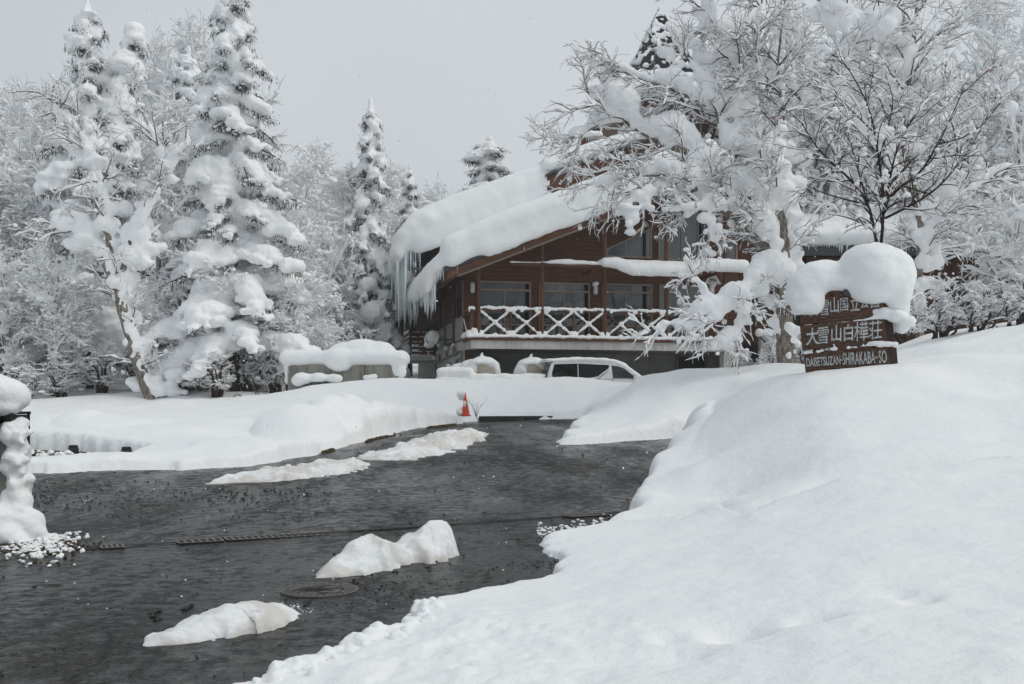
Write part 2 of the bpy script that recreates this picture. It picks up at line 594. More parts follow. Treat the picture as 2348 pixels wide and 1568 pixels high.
def snow_full(x, y):
    x = np.asarray(x, float).ravel(); y = np.asarray(y, float).ravel()
    base = snow_z(x, y)
    z = base.copy()
    p = np.stack([x, y, np.zeros_like(x)], 1)
    for poly in (EDGE, GRAVEL):
        d, hh = poly_info(x, y, poly)
        wob = 0.10 * fbm(p, 1.3, 3, 11) * np.clip((y - 3) / 10, 0.5, 1.3) + np.where(y < 11, 0.04 * fbm(p, 5.0, 3, 4), 0.05 * fbm(p, 1.9, 2, 4))
        h0 = hh
        nearf = np.exp(-np.clip(d, 0, 50) / 0.6)
        d = d + wob * nearf
        lump = 1 + (0.40 * fbm(p, 1.1, 2, 23) + np.where(y < 11, 0.25 * np.abs(fbm(p, 4.2, 2, 29)), 0.40 * np.abs(noise3(p, 1.3, 29)))) * nearf
        hh = hh * np.clip(lump, 0.45, 1.7)
        w = np.where(y < 9, 0.30 * hh + 0.04, 0.50 * hh + 0.08)
        t = np.clip(d / w, 0, 1)
        allow = hh * np.sqrt(np.clip(1 - (1 - t) ** 2, 0, 1)) + np.maximum(d - w, 0) * np.where(y < 9, 0.55, 0.12 + 1.5 * np.clip(h0 - .12, 0, .6)) + np.maximum(d - 1.2, 0) * 0.7
        rz = road_z(x, y)
        cut = rz + allow
        # soft minimum so that the shoulder is round
        k = 0.10 * np.clip(y / 12, 0.4, 1.2)
        mn = -k * np.log(np.exp(-np.clip(z - rz, -2, 8) / k) + np.exp(-np.clip(allow, -2, 8) / k)) + rz
        z = np.where(d > 0, np.where(allow - (z - rz) > 6 * k, z, mn), rz - 0.25)
        z = np.where(d > 0, np.maximum(z, rz - 0.05), z)
    for (u, v, r, dep) in PITS:
        Y0 = np.interp(v, [1000, 1050, 1075, 1120, 1400, 1420, 1500], [11, 10.2, 9.8, 9.7, 5.3, 5.15, 4.6]) if u > 1000 else 23.4
        x0 = (u - 1174) / FPX * Y0
        g = np.exp(-(((x - x0) / r) ** 2 + ((y - Y0) / (r * 0.9)) ** 2))
        z = z - dep * (1.9 if r < .2 else 1.2) * g * np.where(y > 0, 1, 0)
    # the lower foreground sheet ends in a lip with a hollow behind it
    cu = [1400, 1460, 1600, 1720, 1850, 2000, 2150, 2347, 2700]; cY = [12.0, 11.4, 10.6, 9.4, 9.6, 9.6, 9.6, 9.4, 9.4]
    uu = x / np.maximum(y, 1) * FPX + 1174
    Yc = np.interp(uu, cu, cY) + 0.25 * noise3(p, .8, 41) + .06 * noise3(p, 2.1, 43)
    dd = y - Yc
    on = np.clip((uu - 1430) / 120, 0, 1) * (y > 5) * (y < 16)
    z = z + on * (0.07 * np.exp(-np.clip(-dd, 0, 9) / .5) * (dd < 0) - 0.13 * np.exp(-(dd / .55) ** 2) * (dd >= 0))
    # rolls on the upper mound
    z = z + on * 0.10 * np.clip(dd, 0, 1.5) * noise3(p, .75, 47)
    # trodden, fine unevenness close by
    near = np.clip(1.2 - y / 12, 0, 1)
    z = z + 0.008 * near * fbm(p, 5.0, 3, 31)
    z = z + 0.05 * np.clip(1 - np.abs(y - 5.4) / 1.6, 0, 1) * np.clip(1 - np.abs(x + 0.3) / 1.3, 0, 1) * np.abs(fbm(p, 4.0, 3, 77)) * (z > road_z(x, y) + .02)
    return z

def build_snow_ground():
    s_mid = np.linspace(-0.58, 0.58, 470)
    s_l = -0.58 - np.cumsum(np.geomspace(0.008, 0.35, 14))
    s = np.concatenate([s_l[::-1], s_mid, -s_l])
    Y = np.concatenate([np.linspace(-9, 2.4, 14), np.geomspace(2.6, 60, 640), np.geomspace(61, 132, 16)])
    S, YY = np.meshgrid(s, Y)
    X = np.clip(S * np.maximum(YY, 3.0), -132, 132)      # the woods close the view well before this
    z = snow_full(X.ravel(), YY.ravel())
    z = np.minimum(z, 7.0)
    V = np.stack([X.ravel(), YY.ravel(), z], 1)
    ny, nx = X.shape
    i = (np.arange(ny - 1)[:, None] * nx + np.arange(nx - 1)[None]).ravel()
    F = np.stack([i, i + 1, i + nx + 1, i + nx], 1)
    # drop what lies wholly under the tarmac
    rz = road_z(X.ravel(), YY.ravel())
    under = (z < rz - 0.12)
    keep = ~(under[F].all(axis=1)) & (np.abs(V[F[:, 0], 0] - V[F[:, 1], 0]) > 1e-6) & (np.abs(V[F[:, 2], 0] - V[F[:, 3], 0]) > 1e-6)
    me = mesh_np("snow_ground", V, F[keep], M['snow'], True)
    o = link("snow_ground", me)
    tag(o, kind="structure")
    return o
snow_ground = build_snow_ground()

# ---- wet tarmac
def mat_tarmac():
    m, nt, b = new_mat("wet_tarmac")
    vec = coords(nt, "Object")
    vs = coords(nt, "Object", (1.0, 0.42, 1.0), (0, 0, R(8)))
    big = noise_tex(nt, vec, 0.45, 5, 0.62)
    mid = noise_tex(nt, vec, 7.5, 7, 0.74)
    fine = noise_tex(nt, vec, 45, 4, 0.75)
    base = ramp(nt, mid, [(0.38, (0.003, 0.0032, 0.0034)), (0.50, (0.018, 0.0185, 0.0185)), (0.64, (0.052, 0.053, 0.052))])
    brown = ramp(nt, big, [(0.48, (0, 0, 0)), (0.66, (0.65, 0.65, 0.65))])
    base = mixc(nt, brown, base, (0.030, 0.0255, 0.020))
    spk = ramp(nt, fine, [(0.40, (0.12, 0.12, 0.12)), (0.5, (1, 1, 1)), (0.62, (2.2, 2.2, 2.2))])
    base = mixc(nt, 1.0, base, spk, 'MULTIPLY')
    # cracks and patch joints
    wv = nt.nodes.new("ShaderNodeTexNoise"); wv.inputs["Scale"].default_value = 1.2; wv.inputs["Detail"].default_value = 4
    nt.links.new(vec, wv.inputs["Vector"])
    va = nt.nodes.new("ShaderNodeVectorMath"); va.operation = 'SCALE'; va.inputs["Scale"].default_value = 0.55
    nt.links.new(wv.outputs["Color"], va.inputs[0])
    vb = nt.nodes.new("ShaderNodeVectorMath"); vb.operation = 'ADD'
    nt.links.new(vec, vb.inputs[0]); nt.links.new(va.outputs[0], vb.inputs[1])
    vo = nt.nodes.new("ShaderNodeTexVoronoi"); vo.feature = 'DISTANCE_TO_EDGE'; vo.inputs["Scale"].default_value = 0.30
    nt.links.new(vb.outputs[0], vo.inputs["Vector"])
    ck = ramp(nt, vo.outputs["Distance"], [(0.0, (1, 1, 1)), (0.006, (0, 0, 0))])
    ckm = mixc(nt, 1.0, ck, ramp(nt, big, [(0.42, (0, 0, 0)), (0.5, (1, 1, 1))]), 'MULTIPLY')
    base = mixc(nt, ckm, base, (0.004, 0.004, 0.004))
    patch = ramp(nt, noise_tex(nt, coords(nt, "Object", (1.0, 0.5, 1.0), (0, 0, R(-14))), 0.33, 3, 0.5), [(0.40, (0.45, 0.45, 0.45)), (0.52, (1, 1, 1)), (0.62, (1.5, 1.5, 1.48))])
    base = mixc(nt, 1.0, base, patch, 'MULTIPLY')
    nt.links.new(base, b.inputs["Base Color"])
    wetm = mixc(nt, 0.55, noise_tex(nt, vs, 0.8, 6, 0.68), mid)
    wet = ramp(nt, wetm, [(0.42, (0.08, 0.08, 0.08)), (0.50, (0.34, 0.34, 0.34)), (0.58, (0.85, 0.85, 0.85))])
    nt.links.new(wet, b.inputs["Roughness"])
    b.inputs["Specular IOR Level"].default_value = 0.40
    rip = noise_tex(nt, vec, 11.0, 5, 0.7)
    p = bump(nt, None, rip, 0.8, 0.022)
    p = bump(nt, None, mid, 0.7, 0.035, p)
    bump(nt, b, fine, 0.8, 0.008, p)
    return m
M['tarmac'] = mat_tarmac()
def build_road():
    xs = np.concatenate([np.linspace(-36, -9, 40), np.linspace(-8.9, 6, 190)])
    ys = np.geomspace(3.0, 50, 230) - 0.5
    ys = np.concatenate([np.linspace(-9, 2.2, 8), ys])
    X, Y = np.meshgrid(xs, ys)
    p = np.stack([X.ravel(), Y.ravel(), np.zeros(X.size)], 1)
    z = road_z(X.ravel(), Y.ravel()) + 0.006 * fbm(p, 0.9, 3, 8)
    V = np.stack([X.ravel(), Y.ravel(), z], 1)
    ny, nx = X.shape
    i = (np.arange(ny - 1)[:, None] * nx + np.arange(nx - 1)[None]).ravel()
    F = np.stack([i, i + 1, i + nx + 1, i + nx], 1)
    o = link("driveway", mesh_np("driveway", V, F, M['tarmac'], True))
    tag(o, kind="structure")
    return o
driveway = build_road()
# ------------------------------------------------------------------ the lodge
H_O = P(1076, 771, 40.0)                        # front left corner of the balcony deck
H_F = np.array((0.9784, 0.2068, 0.0))           # along the front, to the right
H_S = np.array((-0.2068, 0.9784, 0.0))          # into the building
DECK = H_O[2]

def HW(a, d, z):
    return np.array((H_O[0] + a * H_F[0] + d * H_S[0], H_O[1] + a * H_F[1] + d * H_S[1], z))
def HA(u, d, v=None):
    """front-parallel plane at depth d: position along the front (and height) of a picture point"""
    k = (u - 1174.0) / FPX
    a = (k * (H_O[1] + d * H_S[1]) - H_O[0] - d * H_S[0]) / (H_F[0] - k * H_F[1])
    if v is None:
        return a
    Y = H_O[1] + a * H_F[1] + d * H_S[1]
    return a, EYE + (930.0 - v) / FPX * Y
def HD(u, a, v=None):
    """side-parallel plane at a: depth (and height)"""
    k = (u - 1174.0) / FPX
    d = (k * (H_O[1] + a * H_F[1]) - H_O[0] - a * H_F[0]) / (H_S[0] - k * H_S[1])
    if v is None:
        return d
    Y = H_O[1] + a * H_F[1] + d * H_S[1]
    return d, EYE + (930.0 - v) / FPX * Y

M['siding'] = mat_wood('brown_siding', (0.068, 0.025, 0.0115), (0.155, 0.060, 0.026), (0.5, 0.5, 14), 0.55)
M['timber'] = mat_wood('brown_timber', (0.065, 0.026, 0.011), (0.16, 0.068, 0.031), (1.2, 1.2, 6), 0.5)
M['darkwood'] = mat_wood('dark_timber', (0.022, 0.012, 0.008), (0.055, 0.028, 0.018), (1.2, 1.2, 6), 0.55)
M['frame'] = mat_plain('window_frame', (0.27, 0.195, 0.145), 0.45, 0.0, 0.5, 0.08)
M['soffit'] = mat_plain('soffit', (0.38, 0.33, 0.29), 0.7, 0, 0.2, 0.06)
M['slate'] = mat_plain('slate_roof', (0.035, 0.043, 0.05), 0.4, 0.0, 0.5, 0.25, 3.0)
M['spire'] = mat_plain('spire_slate', (0.018, 0.020, 0.023), 0.75, 0.0, 0.15, 0.35, 5.0, .4, 12, .03)
M['metal_dark'] = mat_plain('dark_metal', (0.02, 0.02, 0.022), 0.45, 0.6, 0.5, 0.2)
M['white_plastic'] = mat_plain('white_plastic', (0.72, 0.72, 0.70), 0.4, 0, 0.4, 0.03)
M['pipe'] = mat_plain('grey_pipe', (0.16, 0.155, 0.15), 0.5, 0.2, 0.4, 0.1)
M['brick_red'] = mat_plain('red_brick', (0.14, 0.035, 0.027), 0.8, 0, 0.2, 0.3, 14, 0.3, 40)
M['tank'] = mat_plain('beige_enamel', (0.46, 0.40, 0.33), 0.5, 0, 0.4, 0.06, 3)
M['panel'] = mat_plain('grey_panel', (0.34, 0.34, 0.33), 0.7, 0, 0.2, 0.10, 4, 0.2, 40)

def mat_concrete(name, col, streak=0.6):
    m, nt, b = new_mat(name)
    vec = coords(nt, "Object")
    vst = coords(nt, "Object", (3.0, 3.0, 0.25))
    n1 = noise_tex(nt, vec, 1.6, 5, 0.6)
    n2 = noise_tex(nt, vst, 2.4, 4, 0.6)
    c = ramp(nt, n1, [(0.3, tuple(x * 0.72 for x in col)), (0.7, col)])
    st = ramp(nt, n2, [(0.48, (0, 0, 0)), (0.72, (streak, streak, streak))])
    c = mixc(nt, st, c, (col[0] * 0.33, col[1] * 0.31, col[2] * 0.27))
    nt.links.new(c, b.inputs["Base Color"])
    b.inputs["Roughness"].default_value = 0.85
    b.inputs["Specular IOR Level"].default_value = 0.2
    bump(nt, b, noise_tex(nt, vec, 25, 4), 0.3, 0.01)
    return m
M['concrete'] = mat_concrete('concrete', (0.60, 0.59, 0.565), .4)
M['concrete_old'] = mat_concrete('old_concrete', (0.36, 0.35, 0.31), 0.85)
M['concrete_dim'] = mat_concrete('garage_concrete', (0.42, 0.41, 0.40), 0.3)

def mat_glass(name, base=(0.045, 0.05, 0.052), rough=0.04, spec=1.0):
    m, nt, b = new_mat(name)
    vec = coords(nt, "Object", (1, 1, 0.4))
    n = noise_tex(nt, vec, 1.7, 3)
    nt.links.new(ramp(nt, n, [(0.3, tuple(x * 0.6 for x in base)), (0.7, tuple(x * 1.35 for x in base))]), b.inputs["Base Color"])
    b.inputs["Roughness"].default_value = rough
    b.inputs["Specular IOR Level"].default_value = spec
    b.inputs["Coat Weight"].default_value = 0.3 * spec
    return m
M['glass'] = mat_glass('window_glass')
M['glass_dark'] = mat_glass('window_glass_dark', (0.006, 0.006, 0.006))

def mat_ice():
    m, nt, b = new_mat('ice')
    vec = coords(nt, "Object", (1, 1, 0.2))
    n = noise_tex(nt, vec, 7, 3)
    nt.links.new(ramp(nt, n, [(0.3, (0.74, 0.82, 0.84)), (0.7, (0.90, 0.94, 0.95))]), b.inputs["Base Color"])
    b.inputs["Roughness"].default_value = 0.22
    b.inputs["IOR"].default_value = 1.31
    b.inputs["Transmission Weight"].default_value = 0.15
    return m
M['ice'] = mat_ice()

lodge = empty("lodge", (0, 0, 0))
tag(lodge, "brown timber lodge with balcony and snow-laden gable roof above a concrete base", "building")

WALL_D = 1.5
A_L = HA(1063, WALL_D)                 # left end of the front wall
A_R = HA(1694, WALL_D)                 # right end
RK_D = -0.55                           # plane of the rake boards
rk0 = HA(1024, RK_D, 640); rk1 = HA(1383, RK_D, 503)
R_SL = (rk1[1] - rk0[1]) / (rk1[0] - rk0[0])
A_RIDGE = HA(1622, RK_D)
def rake_z(a):
    """under edge of the roof boards at a"""
    zl = rk0[1] + R_SL * (np.minimum(a, A_RIDGE) - rk0[0])
    return zl - R_SL * np.maximum(a - A_RIDGE, 0) * 1.0
A_EAVE = rk0[0]
A_EAVE_R = HA(1740, RK_D)

def hbox(mb, a0, a1, d0, d1, z0, z1):
    return mb.box(a0, a1, d0, d1, z0, z1, lambda p: HW(*p))

# --- front wall in siding boards, cut to the gable
def siding_front():
    bh = 0.165
    z = DECK + 0.02
    while z < rake_z(A_RIDGE) + 0.1:
        z1 = z + bh
        # extent below the roof at the board's lower edge
        lo = A_L
        need = z + 0.02
        aL = max(A_L, A_EAVE + (need - rk0[1]) / R_SL - 0.05)
        aR = min(A_R, A_RIDGE + (rake_z(A_RIDGE) - need) / R_SL + 0.05)
        if aR - aL > 0.2:
            jog = random.uniform(-0.004, 0.004)
            mb = MB(); hbox(mb, aL, aR, WALL_D + jog, WALL_D + 0.06, z, z1 - 0.012)
            mb.build("siding_board", M['siding'], lodge)
        z = z1
    mb = MB()
    poly = [(A_L + .01, DECK - .4), (A_R - .01, DECK - .4), (A_R - .01, min(rake_z(A_R), 99) + .02), (A_RIDGE, rake_z(A_RIDGE) + .02), (A_L + .01, rake_z(A_L) + .02)]
    mb.prism(poly, lambda p: HW(p[0], WALL_D + 0.055, p[1]), lambda p: HW(p[0], WALL_D + 0.25, p[1]))
    mb.build("front_wall", M['darkwood'], lodge)
siding_front()

# --- balcony: deck, beam, soffit, posts, rails
DK_L, DK_R = HA(1076, 0), HA(1680, 0)
mb = MB(); hbox(mb, DK_L - .02, DK_R, -0.05, WALL_D + .02, DECK - .14, DECK); mb.build("deck", M['timber'], lodge)
zb0 = HA(1300, 0, 801)[1]
mb = MB(); hbox(mb, DK_L + .07, DK_R - .05, 0.03, 0.38, zb0, DECK - .145); mb.build("balcony_beam", M['concrete'], lodge)
mb = MB(); hbox(mb, DK_L + .07, DK_L + .40, 0.385, WALL_D + 3.0, zb0, DECK - .145); mb.build("balcony_beam", M['concrete'], lodge)
# garage ceiling in three slabs with open joints, back wall panels
g_u = [HA(u, 0.4) for u in (1110, 1278, 1430, 1560, 1680)]
for a0, a1 in zip(g_u, g_u[1:]):
    mb = MB()
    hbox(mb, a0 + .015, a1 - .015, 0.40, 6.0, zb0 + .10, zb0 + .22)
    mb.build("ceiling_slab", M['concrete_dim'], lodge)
GAR_D = 5.2
a0 = DK_L + .45
k = 0
while a0 < A_R + 1:
    for zz0, zz1 in ((0.9, 2.2), (2.22, zb0 + .12)):
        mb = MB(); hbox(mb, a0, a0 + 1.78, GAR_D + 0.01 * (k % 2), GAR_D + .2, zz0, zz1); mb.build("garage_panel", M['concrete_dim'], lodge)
    a0 += 1.8; k += 1
mb = MB(); hbox(mb, DK_R - .35, DK_R - .02, 0.1, 0.55, 0.9, zb0 - .01); mb.build("pillar", M['concrete'], lodge)
# garage door opening and framed window at the right
wz = HA(1580, GAR_D - .05, 812)[1]
def window_unit(name, a0, a1, z0, z1, d, splits=(), bars=(), fw=0.06, parent=None, dark=(), top=None, glass=None):
    """a framed window on a front-parallel plane; splits: vertical bars, bars: horizontal bars; top: function for a sloping head"""
    w = empty(name, (0, 0, 0), parent=parent or lodge)
    T = (lambda a: z1) if top is None else top
    fr = MB()
    def bar(x0, x1, y0, y1):
        fr.prism([(x0, y0[0] if hasattr(y0, '__len__') else y0), (x1, y0[1] if hasattr(y0, '__len__') else y0), (x1, y1[1] if hasattr(y1, '__len__') else y1), (x0, y1[0] if hasattr(y1, '__len__') else y1)],
                 lambda p: HW(p[0], d - .055, p[1]), lambda p: HW(p[0], d + .03, p[1]))
    bar(a0, a0 + fw, z0 + fw, T(a0) - 0.001); bar(a1 - fw, a1, z0 + fw, T(a1) - 0.001)
    bar(a0, a1, z0, z0 + fw)
    bar(a0 + fw, a1 - fw, (T(a0) - fw, T(a1) - fw), (T(a0), T(a1)))
    xs = [a0 + fw] + list(splits) + [a1 - fw]
    ys = [z0 + fw] + list(bars) + [None]
    for y in bars:
        bar(a0 + fw, a1 - fw, y - fw * .55, y + fw * .55)
    for i, s in enumerate(splits):
        y1 = (bars[-1] - fw * .55) if bars and top is None else T(s) - fw
        bar(s - fw * .4, s + fw * .4, z0 + fw, y1)
    fr.build("frame", M['frame'], w)
    rows = list(zip(ys, ys[1:]))
    for ri, (y0, y1) in enumerate(rows):
        cols = list(zip(xs, xs[1:])) if not (bars and ri == len(rows) - 1 and top is None) else [(xs[0], xs[-1])]
        for ci, (x0, x1) in enumerate(cols):
            pn = MB()
            t0 = y1 if y1 is not None else T(x0) - fw * .6
            t1 = y1 if y1 is not None else T(x1) - fw * .6
            pn.prism([(x0, y0), (x1, y0), (x1, t1), (x0, t0)], lambda p: HW(p[0], d - .018 + 0.006 * ci, p[1]), lambda p: HW(p[0], d + .0, p[1]))
            pn.build("pane", glass or M['glass'], w)
    for (x0, x1, y0, y1) in dark:
        pn = MB()
        pn.prism([(x0, y0), (x1, y0), (x1, y1), (x0, y1)], lambda p: HW(p[0], d - .026, p[1]), lambda p: HW(p[0], d - .021, p[1]))
        pn.build("curtain_gap", M['glass_dark'], w)
    return w

D0 = WALL_D - 0.004
for (u0, u1, um, vt, vb, gap) in ((1097, 1217, 1157, 643.5, 663.5, (1203, 1212)), (1236, 1352, 1293, 647, 667, (1337, 1347)), (1380, 1495, 1435, 649.5, 669, (1474, 1482)), (1511, 1622, 1566, 652, 671, (1600, 1610))):
    a0, zt = HA(u0, D0, vt); a1 = HA(u1, D0); zbar = HA(u0, D0, vb)[1]
    g0, g1 = HA(gap[0], D0), HA(gap[1], D0)
    zlow = DECK + 0.62
    window_unit("window", a0, a1, DECK + .03, zt, D0, (HA(um, D0),), (zlow, zbar), 0.062, dark=((g0, g1, DECK + .12, zbar - .06), (g0, g1, zbar + .06, zt - .07)))
# upper storey windows, the first with a sloping head
a0 = HA(1390, D0); a1 = HA(1494, D0); zb = HA(1440, D0, 591)[1]
zl, zr = HA(1391, D0, 569)[1], HA(1494, D0, 524)[1]
window_unit("window", a0, a1, zb, zr, D0, (HA(1434, D0),), (), 0.06, top=lambda a: zl + (zr - zl) * (a - a0) / (a1 - a0), dark=((HA(1470, D0), HA(1477, D0), zb + .07, zl + (zr - zl) * .75),))
b0 = HA(1509, D0); b1 = HA(1623, D0); y0_, y1_ = HA(1509, D0, 518)[1], HA(1623, D0, 472)[1]
window_unit("window", b0, b1, zb - .05, y1_, D0, (HA(1530, D0), HA(1562, D0), HA(1600, D0)), (), 0.06, top=lambda a: y0_ + (y1_ - y0_) * (a - b0) / (b1 - b0), dark=((HA(1600, D0) + .04, HA(1609, D0), zb + .05, y0_),))
c0 = HA(1646, D0); c1 = HA(1690, D0)
window_unit("window", c0, c1, zb - .05, HA(1646, D0, 545)[1], D0, (HA(1660, D0),), (), 0.06)
window_unit("window", HA(1548, GAR_D), HA(1622, GAR_D), 1.4, wz, GAR_D - .01, (), (), 0.14)

post_u = (1097.5, 1243, 1386.5, 1528, 1663)
for i, u in enumerate(post_u):
    a = HA(u, 0.12)
    zt = rake_z(a) + 0.05
    mb = MB()
    mb.tube([HW(a, 0.12, DECK), HW(a, 0.12, DECK + 1.5), HW(a, 0.12, zt)], [0.088, 0.086, 0.082], 12)
    mb.build("post", M['timber'], lodge, smooth=False)
RAIL_Z = HA(1170, 0.12, 711)[1]
pa = [HA(u, 0.12) for u in post_u]
edge_a = HA(1081, 0.12)
mids = []
for a0, a1 in zip(pa, pa[1:]):
    mb = MB(); mb.tube([HW(a0 + .09, .12, RAIL_Z), HW(a1 - .09, .12, RAIL_Z)], 0.05, 10); mb.build("handrail", M['timber'], lodge)
    am = (a0 + a1) / 2
    mb = MB(); mb.tube([HW(am, .12, DECK), HW(am, .12, RAIL_Z - .04)], 0.055, 10); mb.build("baluster", M['timber'], lodge)
    for (x0, x1) in ((a0 + .09, am - .06), (am + .06, a1 - .09)):
        mids.append((x0, x1))
        for kk, (za, zb_) in enumerate(((DECK + .03, RAIL_Z - .06), (RAIL_Z - .06, DECK + .03))):
            mb = MB(); mb.tube([HW(x0, .12 + .03 * kk, za), HW(x1, .12 + .03 * kk, zb_)], 0.034, 8); mb.build("cross_brace", M['timber'], lodge)
# corner of the balcony and its short left return
mb = MB(); mb.tube([HW(edge_a, .12, DECK), HW(edge_a, .12, RAIL_Z + .02)], 0.08, 10); mb.build("post", M['timber'], lodge)
mb = MB(); mb.tube([HW(edge_a - .25, .12, RAIL_Z - .05), HW(pa[0] - .09, .12, RAIL_Z - .05)], 0.05, 10); mb.build("handrail", M['timber'], lodge)
mb = MB(); mb.tube([HW(edge_a, .2, RAIL_Z - .12), HW(edge_a, WALL_D, RAIL_Z - .12)], 0.05, 10); mb.build("handrail", M['timber'], lodge)
mb = MB(); mb.tube([HW(edge_a, .2, DECK + .05), HW(edge_a, WALL_D - .05, RAIL_Z - .2)], 0.034, 8); mb.build("cross_brace", M['timber'], lodge)
# tie beam between the posts
BEAM_Z = HA(1300, .12, 609)[1]
tb0, tb1 = HA(1172, .12), HA(1700, .12)
mb = MB(); mb.tube([HW(tb0, .12, BEAM_Z), HW(tb1, .12, BEAM_Z)], 0.075, 10); mb.build("tie_beam", M['timber'], lodge)
for u in (1360, 1500, 1640):
    a = HA(u, .12)
    mb = MB(); mb.tube([HW(a, .15, BEAM_Z - .16), HW(a, WALL_D, BEAM_Z - .16)], 0.07, 8); mb.build("tie_beam", M['timber'], lodge)

# --- roof: slab, slate edge, rake boards, soffit
ROOF_D1 = 12.5
def slope_slab(mb, a0, a1, d0, d1, off0, off1):
    """slab following the slope; offsets above the rake line"""
    c = []
    for off in (off0, off1):
        for (a, d) in ((a0, d0), (a1, d0), (a1, d1), (a0, d1)):
            c.append(HW(a, d, rake_z(a) + off))
    return mb.hexa(c)
mb = MB(); slope_slab(mb, A_EAVE, A_RIDGE, RK_D + .08, ROOF_D1, .33, .50); mb.build("roof", M['slate'], lodge)
mb = MB(); slope_slab(mb, A_RIDGE, A_EAVE_R, RK_D + .08, ROOF_D1, .33, .50); mb.build("roof", M['slate'], lodge)
mb = MB(); slope_slab(mb, A_EAVE + .02, A_RIDGE, RK_D, RK_D + .075, 0, .32); mb.build("rake_board", M['timber'], lodge)
mb = MB(); slope_slab(mb, A_EAVE - .12, A_RIDGE, RK_D - .04, RK_D + .05, .325, .52); mb.build("roof_edge", M['slate'], lodge)
mb = MB(); slope_slab(mb, A_RIDGE, A_EAVE_R, RK_D, RK_D + .075, 0, .32); mb.build("rake_board", M['timber'], lodge)
mb = MB(); slope_slab(mb, A_EAVE + .05, A_RIDGE, RK_D + .08, ROOF_D1 - .1, .20, .325); mb.build("soffit", M['soffit'], lodge)
mb = MB(); slope_slab(mb, A_RIDGE, A_EAVE_R - .05, RK_D + .08, ROOF_D1 - .1, .20, .325); mb.build("soffit", M['soffit'], lodge)
# lower, paler rake trim set back
mb = MB(); slope_slab(mb, A_EAVE + .5, A_RIDGE, RK_D + .3, RK_D + .36, -.06, .198); mb.build("rake_trim", M['soffit'], lodge)
mb = MB(); hbox(mb, A_EAVE - .06, A_EAVE + .03, RK_D + .06, ROOF_D1, rk0[1] - .02, rk0[1] + .34); mb.build("eave_board", M['timber'], lodge)

# --- left side wall
SW_END = 17.5
sz = lambda u, v: HD(u, A_L, v)
z_low = DECK - .35
z_top = rake_z(A_L) + .2
nb = 0
z = DECK - .05
mb = MB(); hbox(mb, A_L + .06, A_L + .3, WALL_D + .06, SW_END, z_low - 3.2, z_top + 1.2); mb.build("side_wall", M['siding'], lodge)
while z < z_top + .2:
    mb = MB(); hbox(mb, A_L + random.uniform(-.003, .003), A_L + .06, WALL_D + .065, SW_END, z, z + .20); mb.build("siding_board", M['siding'], lodge)
    z += .213
mb = MB(); hbox(mb, A_L - .03, A_L + .055, WALL_D + .01, SW_END, 0.6, DECK - .07); mb.build("concrete_base", M['concrete'], lodge)
def side_box(name, u0, u1, v0, v1, out, mat, parent=None):
    d0, _ = HD(u1, A_L, v0); d1, _ = HD(u0, A_L, v0)
    zt = HD((u0 + u1) / 2, A_L, v0)[1]; zb_ = HD((u0 + u1) / 2, A_L, v1)[1]
    mb = MB(); hbox(mb, A_L - out, A_L + .01, d0, d1, zb_, zt)
    return mb.build(name, mat, parent or lodge)
side_box("grey_panel", 1045, 1062, 727, 780, .035, M['panel'])
side_box("grey_panel", 1024, 1039, 743, 786, .035, M['panel'])
side_box("grey_panel", 1006, 1019, 755, 800, .035, M['panel'])
for (u0, u1, v0, v1) in ((1049, 1061.5, 650, 727), (1011.5, 1017, 690, 754), (988, 994, 700, 757)):
    w = empty("window", (0, 0, 0), parent=lodge)
    side_box("frame", u0 - .8, u1 + .8, v0 - 2, v1 + 2, .04, M['frame'], w)
    side_box("pane", u0, u1, v0, v1, .05, M['glass'], w)
side_box("brown_post", 1039.5, 1044, 690, 790, .06, M['timber'])
# basement openings and pipework on the base
for (u0, u1, v0, v1) in ((1047, 1058, 822, 850), (1026, 1035, 832, 855)):
    side_box("basement_window", u0, u1, v0, v1, .05, M['glass_dark'])
def spt(u, v, out=.09):
    d, z_ = HD(u, A_L, v)
    return HW(A_L - out, d, z_)
mb = MB(); mb.tube([spt(1064, 850), spt(1064, 806), spt(1060, 805), spt(1003, 833), spt(1003, 858)], .035, 8); mb.build("drain_pipe", M['pipe'], lodge)
for (u, v) in ((1050, 806), (1030, 808), (1013, 818), (1046, 800)):
    mb = MB(); c = spt(u, v, .12)
    mb.box(c[0] - .05, c[0] + .05, c[1] - .08, c[1] + .08, c[2] - .2, c[2] + .12); mb.build("meter_box", M['pipe'], lodge, bevel=.01)

# --- far balcony with horizontal slats
fb = empty("far_balcony", (0, 0, 0), parent=lodge)
f0 = HD(1001, A_L); f1 = f0 + 4.2
o_a = A_L - 1.35
zf = HD(1000, A_L, 818)[1]
mb = MB(); hbox(mb, o_a, A_L - .04, f0, f1, zf - .18, zf); mb.build("slab", M['concrete'], fb)
for (a_, d_) in ((o_a + .06, f0 + .06), (A_L - .1, f0 + .06), (o_a + .06, f1 - .06)):
    mb = MB(); hbox(mb, a_ - .06, a_ + .06, d_ - .06, d_ + .06, zf, zf + 2.9); mb.build("post", M['darkwood'], fb)
for kk in range(5):
    zz = zf + .12 + kk * .24
    mb = MB(); hbox(mb, o_a + .13, A_L - .17, f0 + .03, f0 + .08, zz, zz + .12); mb.build("slat", M['timber'], fb)
    mb = MB(); hbox(mb, o_a + .01, o_a + .05, f0 + .13, f1 - .13, zz, zz + .12); mb.build("slat", M['timber'], fb)
mb = MB(); hbox(mb, o_a - .3, A_L - .04, f0 - .4, f1 + .6, zf + 2.9, zf + 3.15); mb.build("canopy_beam", M['darkwood'], fb)

